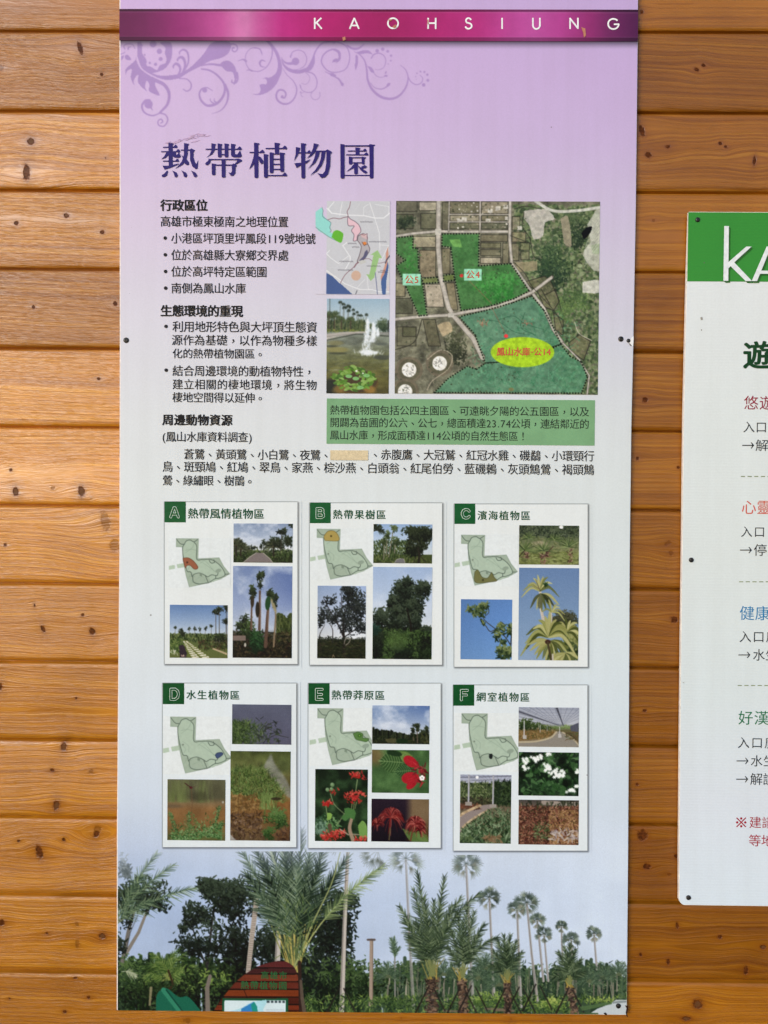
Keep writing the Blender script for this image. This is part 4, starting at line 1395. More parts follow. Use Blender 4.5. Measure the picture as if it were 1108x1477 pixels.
c.build('tape_strip', YF - 0.0010, B1, 'beige tape strip covering a bird name in the list')


# ------------------------------------------------------------------ printed pictures in the text area
PY_ = YF - 0.0005


def location_map():
    c = Cv((455, 285, 9.233), 0, 48, 992, 1290, .5)
    px, py = c.X / 9.233 + 455, c.Y / 9.233 + 285
    c.a = bgcol(px, py)
    c.poly([(150, 48), (992, 48), (992, 1290), (150, 1290)], (199, 200, 205))
    c.poly(cat([(60, 150), (0, 195), (-20, 250), (20, 420), (120, 490), (215, 540), (240, 490), (195, 455), (205, 340), (150, 290), (105, 240), (95, 150), (60, 135)], 4), (148, 214, 206))
    c.line(cat([(0, 395), (120, 485), (215, 545), (340, 600)], 5), 10, (128, 160, 156))
    c.line(cat([(85, 130), (100, 180), (95, 250), (150, 295), (205, 340), (190, 400), (210, 440), (195, 465)], 5), 5, (86, 104, 110))
    WH = (228, 229, 232)
    for p, w in (([(150, 145), (215, 210), (420, 235), (640, 240), (790, 272), (905, 272), (985, 208)], 14), ([(215, 210), (170, 150), (245, 60)], 10), ([(720, 70), (780, 250), (850, 470), (860, 700)], 9), ([(355, 60), (320, 240)], 8),
                 ([(420, 600), (365, 640), (465, 790), (465, 840), (400, 960)], 12), ([(190, 705), (150, 750), (210, 810), (310, 880), (440, 780)], 10), ([(150, 970), (400, 1150), (600, 1225), (760, 1225), (860, 1255), (985, 1252)], 11),
                 ([(690, 1020), (710, 1220)], 7), ([(790, 90), (975, 120), (970, 230)], 6), ([(640, 240), (640, 130), (700, 90)], 6), ([(860, 630), (975, 635), (880, 830)], 7), ([(560, 1200), (660, 1090)], 6)):
        c.line(p, w, WH)
    for _ in range(40):
        x, y = c.R.uniform(160, 980), c.R.uniform(60, 1280)
        c.seg(x, y, x + c.R.randn() * 90, y + c.R.randn() * 90, 4, 4, (214, 215, 219), .8)
    c.poly(cat([(215, 530), (240, 460), (290, 436), (350, 462), (372, 500), (345, 600), (280, 580)], 5), (98, 176, 52))
    BR = (122, 82, 92)
    c.line(cat([(465, 55), (450, 130), (420, 190), (432, 250), (375, 268), (320, 285), (240, 275), (165, 298)], 5), 7, BR)
    Pk = cat([(432, 250), (470, 290), (520, 315), (580, 370), (605, 450), (560, 510), (550, 570), (505, 575), (515, 500), (480, 440), (515, 380), (440, 375), (425, 300)], 4)
    c.poly(Pk, (226, 190, 200)); c.line(Pk + [Pk[0]], 7, (96, 84, 96))
    Gk = cat([(570, 510), (640, 480), (690, 520), (690, 600), (725, 680), (700, 750), (640, 830), (560, 860), (590, 760), (610, 650), (560, 570)], 4)
    c.poly(Gk, (176, 170, 174)); c.line(Gk + [Gk[0]], 8, (98, 84, 92))
    c.poly([(600, 490), (680, 480), (690, 560), (620, 530)], (206, 178, 180)); c.line([(600, 490), (650, 500), (690, 480), (690, 560)], 6, BR)
    c.ell(655, 610, 26, 22, (216, 128, 62)); c.line([(620, 590), (650, 640), (690, 620)], 7, (110, 76, 66))
    c.poly(cat([(690, 690), (700, 750), (650, 830), (580, 850), (640, 780), (660, 720)], 4), (92, 90, 118))
    c.line(cat([(590, 850), (545, 880), (510, 930), (400, 1030), (335, 1145)], 5), 7, BR)
    c.line(cat([(640, 830), (560, 880), (520, 935)], 5), 6, BR)
    c.poly(cat([(570, 850), (640, 830), (680, 860), (600, 890)], 4), (196, 196, 192)); 
    c.line(cat([(640, 820), (720, 815), (780, 860), (860, 872), (930, 855)], 5), 5, BR)
    c.poly([(830, 700), (890, 805), (848, 805), (795, 1025), (790, 1060), (740, 1112), (680, 1020), (722, 1025), (775, 765), (735, 762)], (152, 190, 128))
    c.ell(545, 1040, 64, 66, (204, 172, 152))
    c.poly([(150, 1005), (230, 1050), (500, 1290), (150, 1290)], (70, 92, 142)); c.line([(150, 985), (220, 1030), (330, 1140)], 10, (224, 222, 220))
    c.poly(cat([(970, 650), (940, 740), (935, 860), (900, 980), (875, 1060), (895, 1180), (920, 1080), (945, 960), (975, 760)], 4), (198, 146, 128))
    c.poly(cat([(965, 850), (975, 930), (950, 1100), (940, 1290), (900, 1290), (880, 1110), (920, 1020), (945, 940)], 4), (72, 98, 148))
    c.line([(990, 775), (950, 830), (935, 870)], 16, (82, 76, 92)); c.line([(800, 1000), (815, 1120), (832, 1290)], 9, (92, 100, 136)); c.line([(560, 1240), (540, 1290)], 10, (96, 96, 106))
    c.poly([(960, 1100), (990, 1200), (985, 1250), (965, 1250)], (206, 196, 200)); c.line([(950, 1255), (990, 1250)], 8, WH)
    for x, y, w in ((600, 325, 170), (435, 612, 105), (490, 660, 100), (715, 588, 228), (325, 852, 180), (305, 967, 190), (690, 912, 185), (840, 993, 120), (870, 970, 60)):
        for k in np.arange(0, w, 17):
            c.seg(x + k, y - c.R.uniform(2, 8), x + k + 8, y + c.R.uniform(2, 8), 7, 6, (70, 66, 76), .8)
    c.blur(1)
    c.grain(2)
    c.build('location_map', PY_, B1)


def fountain_photo():
    c = Cv((465, 425, 9.847), 62, 60, 948, 1405, .55)
    c.vgrad([(60, (152, 178, 196)), (300, (176, 194, 204)), (520, (190, 202, 204)), (530, (126, 134, 122)), (700, (116, 122, 108)), (900, (108, 112, 74)), (1100, (98, 96, 52)), (1400, (78, 72, 40))])
    T = [(40, 54, 36), (62, 78, 46), (88, 98, 62), (118, 118, 80)]
    for x in np.arange(62, 640, 14):
        c.seg(x, 380 + c.R.randn() * 25, x, 520, 20, 20, c.pick(T[:3], 8))
    for _ in range(500):
        x, y = c.R.uniform(62, 640), c.R.uniform(350, 520)
        c.seg(x, y, x + c.R.randn() * 12, y + c.R.randn() * 30, 6, 3, c.pick(T + [(150, 146, 112)], 10), .8)
    for x, y, r in ((170, 320, 95), (90, 320, 80), (400, 380, 60), (270, 370, 50)):
        c.datepalm(x, y, r, 13, T[:3], 6, 30, 1.6, (60, 64, 40), .9, 8)
        c.seg(x, y, x, 520, 16, 18, (70, 60, 48))
    c.dabs(80, 62, 500, 620, 535, 22, [(140, 146, 70), (110, 122, 60)], .8)
    c.seg(104, 60, 104, 260, 9, 9, (60, 66, 60))
    for x, y, r, b in ((255, 115, 32, 320), (300, 140, 26, 300), (365, 175, 42, 360), (310, 190, 30, 330), (372, 230, 28, 330), (437, 218, 24, 330), (447, 275, 24, 330), (492, 250, 20, 340), (512, 295, 20, 380), (548, 298, 26, 380), (625, 288, 26, 360)):
        c.line([(x, y), (x - 6, b)], 6, (96, 98, 88)); c.fan(x, y, r, [(40, 52, 44), (56, 66, 54)], 9, .95, 6)
    c.crown(860, 440, 70, 70, 380, 22, [(44, 58, 42), (66, 82, 60), (86, 100, 74)], 12, .4); c.crown(690, 460, 26, 46, 80, 18, T[:3], 6, .4)
    c.seg(936, 370, 936, 560, 22, 22, (60, 64, 60))
    c.poly([(62, 560), (350, 528), (640, 520), (640, 540), (480, 556), (200, 600), (62, 640)], (176, 170, 162)); c.line([(62, 600), (300, 570), (480, 556)], 10, (136, 132, 126))
    c.line([(62, 650), (220, 618), (480, 560), (600, 565), (760, 575), (948, 590)], 12, (52, 54, 48)); c.poly([(760, 530), (948, 530), (948, 575), (760, 560)], (140, 140, 134))
    n = fbm(c.ny, c.nx, 26, 8, 5) - .5
    m = (c.Y > 600)[..., None]
    for _ in range(420):
        y = 600 + 560 * c.R.rand() ** 1.3
        x = c.R.uniform(62, 948)
        l = (y - 540) * .18 * c.R.uniform(.5, 1.4)
        c.seg(x, y, x + l, y + c.R.randn() * 4, 5 + (y - 600) * .012, 2, c.pick([(88, 94, 82), (140, 146, 134), (112, 108, 66), (72, 76, 60)], 8), .4)
    c.a = np.where(m, c.a * (1 + n[..., None] * .7), c.a)
    for x, y, rx, ry, cc in ((190, 690, 110, 34, (130, 126, 84)), (210, 785, 165, 40, (150, 142, 84)), (120, 735, 90, 14, (64, 66, 52)), (220, 835, 140, 14, (52, 56, 44)), (860, 890, 130, 34, (62, 66, 62)), (840, 700, 80, 20, (84, 90, 84))):
        c.ell(x, y, rx, ry, cc, .7, 0, .5)
    for x, y0, y1, w in ((640, 345, 845, 115), (720, 390, 660, 66), (742, 410, 605, 36), (790, 470, 570, 36)):
        for _ in range(420):
            t = c.R.rand()
            y = y0 + (y1 - y0) * t
            xx = x - 14 * t * (w / 100) + c.R.randn() * w * .3 * (t + .16)
            c.seg(xx, y, xx + c.R.randn() * 5, y + 40 * c.R.rand(), w * .09, w * .03, c.pick([(238, 242, 246), (220, 228, 234)], 6), .75)
    for _ in range(160):
        x = 660 + c.R.randn() * 70
        c.seg(x, 825 + c.R.randn() * 15, x + c.R.randn() * 14, 815 + c.R.randn() * 22, 12, 5, (230, 236, 238), .75)
    c.blur(2)
    c.ell(470, 1260, 330, 190, (96, 78, 42), 1, 0, .06); c.ell(470, 1230, 310, 165, (72, 58, 40), 1, 0, .1); c.ell(120, 1330, 110, 130, (36, 40, 36), .9, 0, .4)
    c.ell(660, 1330, 110, 60, (164, 126, 60), .7, .5, .6); c.ell(260, 1330, 110, 60, (140, 112, 58), .7, -.4, .6)
    for _ in range(150):
        a = c.R.uniform(0, 6.28)
        x, y = 450 + 285 * math.cos(a) * c.R.uniform(.45, 1.08), 1195 + 150 * math.sin(a) * c.R.uniform(.5, 1.15)
        c.ell(x, y, 38 * c.R.uniform(.5, 1.2), 20 * c.R.uniform(.5, 1.2), c.pick([(108, 148, 58), (86, 126, 46), (136, 170, 88), (70, 106, 44)], 8), .95, c.R.uniform(-.6, .6))
    for x, y in ((380, 1160), (480, 1192), (630, 1150), (545, 1320)):
        c.ell(x, y, 48, 26, (128, 182, 110)); c.seg(x, y, x + 30, y - 14, 3, 2, (84, 134, 70))
    c.ell(488, 1085, 16, 13, (248, 246, 232)); c.ell(580, 1118, 13, 9, (232, 236, 222))
    c.blur(1); c.grain(4)
    c.build('fountain_photograph', PY_, B1)


def aerial_map():
    c = Cv((565, 285, 3.633), 20, 20, 1086, 1030, .62)
    R = c.R
    c.fill((112, 111, 94))
    n = fbm(c.ny, c.nx, 22, 22, 3, 5) - .5
    c.a *= (1 + n * 1.2)[..., None]
    c.dabs(2600, 20, 20, 1086, 1030, 9, [(70, 68, 54), (92, 92, 70), (160, 154, 134), (108, 112, 84)], .5)
    # woodland and bare ground on the right
    FR = [(74, 92, 62), (94, 112, 74), (116, 130, 92), (56, 72, 50)]
    for _ in range(5200):
        x, y = R.uniform(640, 1086), R.uniform(40, 1030)
        if x < 640 + max(0, (y - 200)) * .32:
            continue
        c.ell(x, y, R.uniform(4, 12), R.uniform(4, 11), c.pick(FR + [(128, 138, 104)], 9), .75)
    c.crown(860, 330, 90, 130, 900, 12, [(40, 58, 42), (56, 76, 52), (78, 98, 66)], 16, .3)
    c.crown(960, 150, 70, 90, 500, 12, [(44, 58, 42), (64, 80, 56), (86, 100, 70)], 12, .3)
    c.crown(940, 560, 90, 80, 500, 11, [(84, 108, 66), (104, 126, 76), (70, 92, 58)], 12, .3)
    for P, col in (([(690, 70), (800, 60), (850, 110), (800, 130), (790, 200), (740, 215), (720, 150), (690, 110)], (190, 184, 178)), ([(1000, 440), (1086, 430), (1086, 495), (1000, 495)], (206, 204, 196)),
                   ([(1020, 140), (1086, 60), (1086, 380), (1000, 300), (1040, 230)], (182, 182, 170)), ([(880, 110), (920, 100), (940, 250), (900, 240)], (158, 148, 128)), ([(1040, 250), (1086, 240), (1086, 290), (1050, 290)], (150, 164, 134))):
        c.poly(cat(P, 3), col, .92, .2)
    c.poly([(640, 340), (760, 330), (760, 380), (660, 390)], (150, 140, 112), .9, .2)
    for k in range(9):
        c.line(cat([(1086, 90 + k * 20), (1050, 150 + k * 18), (1010, 260 + k * 12)], 4), 3, (204, 204, 194), .5)
    c.poly(cat([(1015, 155), (1045, 150), (1035, 185), (1005, 215), (990, 185)], 4), (14, 14, 16))
    # farm and building plots
    def plot(x0, y0, x1, y1, col, sk=0):
        c.poly([(x0, y0), (x1, y0), (x1 + sk, y1), (x0 + sk, y1)], col, .75, .45)
        c.line([(x0, y0), (x1, y0), (x1 + sk, y1), (x0 + sk, y1), (x0, y0)], 3.4, (44, 42, 36), .9)
    plots = [(20, 20, 130, 75, (104, 100, 84)), (140, 25, 230, 70, (196, 186, 164)), (20, 90, 110, 165, (78, 84, 62)), (150, 85, 235, 165, (108, 108, 84)), (262, 25, 295, 170, (96, 92, 74)),
             (302, 22, 455, 85, (112, 106, 84)), (302, 94, 455, 124, (168, 158, 136)), (302, 133, 455, 165, (104, 104, 80)), (467, 22, 605, 85, (172, 160, 138)), (467, 94, 605, 124, (128, 120, 96)), (467, 133, 605, 165, (96, 98, 78)),
             (465, 195, 605, 230, (124, 116, 92)), (465, 238, 570, 265, (120, 118, 88)), (465, 272, 570, 305, (108, 104, 82)), (465, 314, 570, 345, (196, 184, 162)), (580, 238, 612, 345, (126, 120, 96)),
             (112, 205, 228, 262, (190, 178, 150)), (146, 278, 230, 420, (152, 136, 110)), (262, 268, 305, 400, (112, 104, 80)), (172, 455, 262, 575, (206, 190, 172), 14), (285, 448, 328, 590, (138, 126, 98), 20),
             (628, 180, 700, 232, (150, 138, 110)), (628, 240, 665, 330, (128, 122, 96)), (672, 236, 720, 275, (120, 116, 90)), (675, 282, 718, 325, (140, 134, 108)), (628, 100, 668, 170, (150, 142, 120)),
             (20, 530, 110, 610, (70, 72, 56)), (20, 450, 70, 520, (150, 140, 110)), (30, 680, 130, 780, (104, 102, 80)), (60, 680, 130, 730, (88, 90, 66)), (165, 640, 230, 780, (92, 88, 66), 30)]
    for q in plots:
        plot(*q)
    for x, y in ((365, 105), (490, 110), (590, 100), (540, 45), (580, 40), (655, 150), (500, 60), (340, 110)):
        c.poly([(x, y), (x + 26, y), (x + 26, y + 20), (x, y + 20)], (206, 202, 192), .8)
    for q in ([(760, 480), (830, 430), (880, 540), (850, 590), (800, 570)], [(760, 480), (730, 470), (700, 440), (800, 410), (830, 430)], [(930, 760), (985, 715), (1045, 750), (1010, 850), (940, 800)], [(850, 600), (900, 640), (900, 720), (860, 690)]):
        c.poly(q, (116, 108, 84), .7, .4); c.line(q + [q[0]], 4, (48, 46, 40))
    c.line([(785, 480), (830, 560)], 4, (48, 46, 40)); c.line([(800, 510), (860, 480)], 4, (48, 46, 40))
    # dark brush, lower left
    c.crown(330, 780, 60, 80, 420, 11, [(48, 52, 40), (66, 70, 52), (84, 88, 66)], 10, .35)
    c.crown(70, 130, 36, 34, 160, 10, [(40, 50, 38), (60, 72, 52)], 6, .4)
    c.poly(cat([(240, 670), (300, 650), (320, 700), (270, 730)], 4), (184, 166, 134), .9, .2)
    # tanks
    for x, y, r in ((95, 905, 38), (255, 870, 38), (75, 1020, 38)):
        c.ell(x, y, r * 1.9, r * 1.8, (110, 102, 86), .9); c.ell(x, y, r * 1.5, r * 1.45, (92, 90, 72), .9)
        c.ell(x, y, r, r, (226, 224, 216))
        for k in range(22):
            a = R.uniform(0, 6.28); q = r * R.uniform(.2, .8)
            c.seg(x + q * math.cos(a), y + q * math.sin(a), x + q * math.cos(a) + R.randn() * 8, y + q * math.sin(a) + R.randn() * 8, 3, 2, (110, 110, 108), .8)
    c.line(cat([(190, 850), (260, 800), (320, 830), (300, 900), (220, 960), (190, 1010)], 4), 5, (170, 160, 140), .8); c.line(cat([(20, 800), (120, 760), (160, 640)], 4), 5, (60, 58, 48))
    # parks in translucent green
    P5 = [(22, 212), (108, 205), (110, 265), (135, 270), (140, 370), (160, 440), (186, 618), (145, 622), (75, 470), (22, 360), (70, 330), (22, 295)]
    P4 = [(262, 192), (455, 190), (455, 358), (625, 346), (720, 488), (640, 530), (500, 572), (365, 592), (330, 420), (308, 262), (262, 255)]
    P14 = [(355, 625), (500, 590), (640, 548), (735, 515), (800, 590), (850, 680), (890, 765), (700, 850), (495, 868), (440, 720)]
    P14b = [(495, 868), (700, 850), (890, 768), (940, 830), (1000, 860), (1030, 940), (1000, 1022), (228, 1024), (300, 950), (400, 885), (450, 900)]
    for P, col, al in ((P5, (58, 112, 56), .76), (P4, (58, 116, 58), .76), (P14, (86, 138, 110), .74), (P14b, (84, 136, 106), .76)):
        c.poly(P, col, al)
    c.crown(545, 470, 110, 70, 600, 13, [(44, 112, 48), (60, 130, 58), (80, 148, 76)], 14, .35, .5)
    c.crown(100, 330, 40, 90, 120, 12, [(50, 118, 50), (74, 142, 72)], 8, .4, .5)
    c.poly([(300, 222), (355, 218), (368, 262), (320, 258)], (116, 166, 90), .8)
    for _ in range(420):
        x, y = R.uniform(420, 980), R.uniform(600, 1015)
        if R.rand() < .5 or y > 870:
            c.line(cat([(x, y), (x + R.randn() * 12, y + R.randn() * 12), (x + R.randn() * 22, y + R.randn() * 20)], 3), 2.6, c.pick([(56, 118, 84), (110, 166, 130), (66, 126, 92)], 6), .55)
    for P in ([(450, 640), (560, 650), (640, 700), (720, 720)], [(560, 640), (640, 620), (700, 660), (800, 690)], [(700, 600), (680, 680), (760, 720)]):
        c.line(cat(P, 5), 2.4, (40, 84, 62), .8)
    for _ in range(110):
        x, y = R.uniform(300, 605), R.uniform(24, 168)
        w_, h_ = R.uniform(4, 12), R.uniform(4, 9)
        c.poly([(x, y), (x + w_, y), (x + w_, y + h_), (x, y + h_)], c.pick([(190, 184, 170), (80, 78, 64), (150, 140, 120), (64, 70, 54), (214, 210, 202)], 8), .75)
    for _ in range(260):
        x, y = R.uniform(20, 700), R.uniform(20, 1020)
        c.ell(x, y, R.uniform(2.5, 5), R.uniform(2.5, 5), c.pick([(52, 62, 44), (70, 78, 56)], 6), .7)
    RD = (176, 170, 160)
    def road(P, w):
        c.line(P, w + 5, (96, 92, 82)); c.line(P, w, RD)
        for k in range(len(P) - 1):
            c.seg(*P[k], *P[k + 1], 1.6, 1.6, (204, 200, 192), .7)
    road([(20, 205), (110, 190), (240, 178), (330, 180), (610, 178)], 12)
    road([(242, 20), (242, 260), (256, 420), (300, 580), (330, 625), (430, 740), (480, 840)], 22)
    road([(616, 20), (616, 220), (628, 345), (735, 495), (800, 580), (850, 690), (900, 760)], 13)
    road([(460, 20), (460, 182)], 7); road([(298, 22), (296, 178)], 4)
    for y in (89, 128):
        c.line([(300, y), (610, y)], 5, RD)
    road([(20, 640), (160, 625), (310, 616), (380, 602), (560, 570), (735, 495), (840, 415)], 14)
    c.line(cat([(750, 20), (840, 68), (960, 68), (1086, 50)], 6), 15, (190, 190, 180)); c.line(cat([(640, 60), (700, 45), (780, 60)], 5), 4, (60, 60, 50))
    road([(900, 760), (990, 850), (1040, 930), (1030, 1030)], 6)
    c.poly([(225, 166), (258, 166), (258, 196), (225, 196)], (190, 186, 176)); c.poly([(298, 606), (330, 606), (330, 628), (298, 628)], (190, 186, 176))
    c.poly([(268, 408), (325, 402), (328, 434), (272, 440)], (104, 120, 66), .9); c.poly([(160, 425), (240, 418), (244, 446), (164, 452)], (110, 120, 74), .9)
    for q in ([(640, 340), (700, 400), (740, 470), (860, 600), (905, 700)], [(840, 400), (870, 520), (890, 590)], [(690, 80), (680, 150), (720, 210), (740, 300), (780, 330)], [(620, 200), (730, 240)], [(960, 650), (985, 710), (1050, 745)], [(280, 750), (290, 800)]):
        c.line(cat(q, 4), 3.6, (52, 52, 44) if q[0][0] < 950 else (190, 184, 166), .9)
    for P in (P5, P4, P14 + [P14[0]], P14b, [(272, 408), (325, 402), (328, 434), (272, 440), (272, 408)], [(160, 425), (240, 418), (244, 446), (164, 452), (160, 425)]):
        pts = np.array(P + [P[0]], float)
        for a, b in zip(pts[:-1], pts[1:]):
            L = np.hypot(*(b - a))
            c.seg(*a, *b, 7, 7, (150, 170, 130), .55)
            for t in np.arange(0, L, 15):
                p = a + (b - a) * t / L
                e = (b - a) / (L + 1e-9) * 1.2
                c.seg(*(p - e), *(p + e), 7.4, 7.4, (12, 16, 12))
    c.seg(495, 866, 565, 862, 5, 5, (24, 40, 30)); c.seg(845, 780, 890, 766, 5, 5, (24, 40, 30))
    for k in np.linspace(0, 1, 30):
        c.seg(370 + 150 * k, 400 + 150 * k, 373 + 150 * k, 404 + 150 * k, 2.4, 2.4, (150, 92, 72), .8)
        c.seg(525 + 80 * k, 575 + 150 * k, 527 + 80 * k, 578 + 150 * k, 2.4, 2.4, (150, 92, 72), .8)
    c.ell(366, 410, 9, 9, (206, 60, 60)); c.ell(602, 725, 11, 10, (206, 60, 64)); c.ell(632, 1005, 14, 10, (120, 112, 74), .8)
    for x0 in (448, 682):
        for k in range(14):
            x, y = x0 + R.uniform(0, 55), 650 + R.uniform(-13, 13)
            c.seg(x, y, x + R.randn() * 10, y + R.randn() * 10, 3, 3, (176, 100, 84), .7)
    c.poly([(57, 402), (152, 402), (152, 461), (57, 461)], (150, 206, 178)); c.poly([(378, 374), (472, 374), (472, 434), (378, 434)], (150, 206, 178))
    c.ell(689, 809, 166, 79, (160, 196, 44))
    c.a *= (1 + .35 * (fbm(c.ny, c.nx, 70, 70, 77, 3) - .5))[..., None]
    c.a = (c.a - 120) * 1.1 + 122
    c.blur(1); c.grain(3)
    mp = c.build('aerial_map', PY_, B1)

    def q(u, v): return (565 + u / 3.633, 285 + v / 3.633)
    RED = (196, 84, 64)
    for s, l, r, t, b, bo in (('公5', 70, 142, 410, 452, .008), ('公4', 390, 462, 383, 425, .008), ('鳳山水庫', 550, 724, 786, 832, .012), ('公14', 744, 834, 788, 830, .012)):
        text('map_lettering', s, *[q(l, t)[0], q(r, t)[0], q(l, t)[1], q(l, b)[1]], RED, mp, PY_ - 0.0003, bold=bo)
    polys('map_lettering', [[q(727, 808), q(741, 808), q(741, 812), q(727, 812)]], PY_ - 0.0003, flat(RED), mp)


location_map()
fountain_photo()
aerial_map()


# ------------------------------------------------------------------ the six plant cards
CARD_Y = YF - 0.0005
LETTERS = {  # polyline strokes in a unit square, y down
    'A': [[(0, 1), (.42, 0), (.58, 0), (1, 1)], [(.2, .68), (.8, .68)]],
    'B': [[(0, 0), (0, 1), (.7, 1), (.98, .88), (.98, .62), (.72, .47), (.9, .36), (.9, .12), (.66, 0), (0, 0)], [(0, .47), (.72, .47)]],
    'C': [[(1, .2), (.8, .04), (.5, 0), (.2, .1), (.02, .4), (.02, .6), (.2, .9), (.5, 1), (.8, .96), (1, .8)]],
    'D': [[(0, 0), (.55, 0), (.88, .18), (1, .5), (.88, .82), (.55, 1), (0, 1), (0, 0)]],
    'E': [[(1, 0), (0, 0), (0, 1), (1, 1)], [(0, .5), (.9, .5)]],
    'F': [[(1, 0), (0, 0), (0, 1)], [(0, .48), (.85, .48)]]}


def card(o, box, tile, lt, letter, title_s, tbox, label):
    def q(u, v): return (o[0] + u / o[2], o[1] + v / o[2])
    l, t, r, b = box
    # printed soft edge on the right and along the bottom, then the white card itself
    c = Cv(o, l - 14, t - 8, r + 30, b + 30, .8)
    c.a = bgcol(o[0] + c.X / o[2], o[1] + c.Y / o[2])
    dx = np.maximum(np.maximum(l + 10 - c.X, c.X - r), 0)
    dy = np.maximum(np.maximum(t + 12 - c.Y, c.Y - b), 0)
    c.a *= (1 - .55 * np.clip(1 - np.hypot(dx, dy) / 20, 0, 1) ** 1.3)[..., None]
    m = (np.abs(c.X - l) < 2.4) & (c.Y > t) & (c.Y < b) | (np.abs(c.Y - t) < 2.4) & (c.X > l) & (c.X < r)
    c.a = np.where(m[..., None], (120, 128, 130), c.a)
    inn = (c.X > l + 2.4) & (c.X < r) & (c.Y > t + 2.4) & (c.Y < b)
    c.a = np.where(inn[..., None], (224, 229, 229) if title_s[0] in '熱濱' and letter in 'ABC' else (220, 228, 232), c.a)
    if letter in 'DEF':
        edge = (c.Y > b + 22) | (c.X > r + 22)
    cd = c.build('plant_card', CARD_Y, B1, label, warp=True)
    tl = polys('letter_tile', [[q(tile[0], tile[1]), q(tile[2], tile[1]), q(tile[2], tile[3]), q(tile[0], tile[3])]], CARD_Y - .0003, flat((16, 82, 40) if letter in 'ABC' else (8, 72, 32)), cd)
    x0, y0, x1, y1 = lt
    for w, col, dy_, lv in ((20, (206, 220, 208), .0006, 6), (12.5, (16, 82, 40) if letter in 'ABC' else (8, 72, 32), .0009, 6)):
        S = []
        for ln in LETTERS[letter]:
            pts = [q(x0 + u * (x1 - x0), y0 + v * (y1 - y0)) for u, v in ln]
            S += stroke_poly(pts, w / o[2])
            for p in pts:
                S.append([(p[0] + w / o[2] / 2 * math.cos(a), p[1] + w / o[2] / 2 * math.sin(a)) for a in np.linspace(0, 6.283, 12, endpoint=False)])
        polys('card_letter', S, CARD_Y - dy_, flat(col), cd, levels=60, step=.000004)
    text('card_title', title_s, q(tbox[0], 0)[0], q(tbox[2], 0)[0], q(0, tbox[1])[1], q(0, tbox[3])[1], (22, 74, 46), cd, CARD_Y - .0004, bold=.012)
    return cd


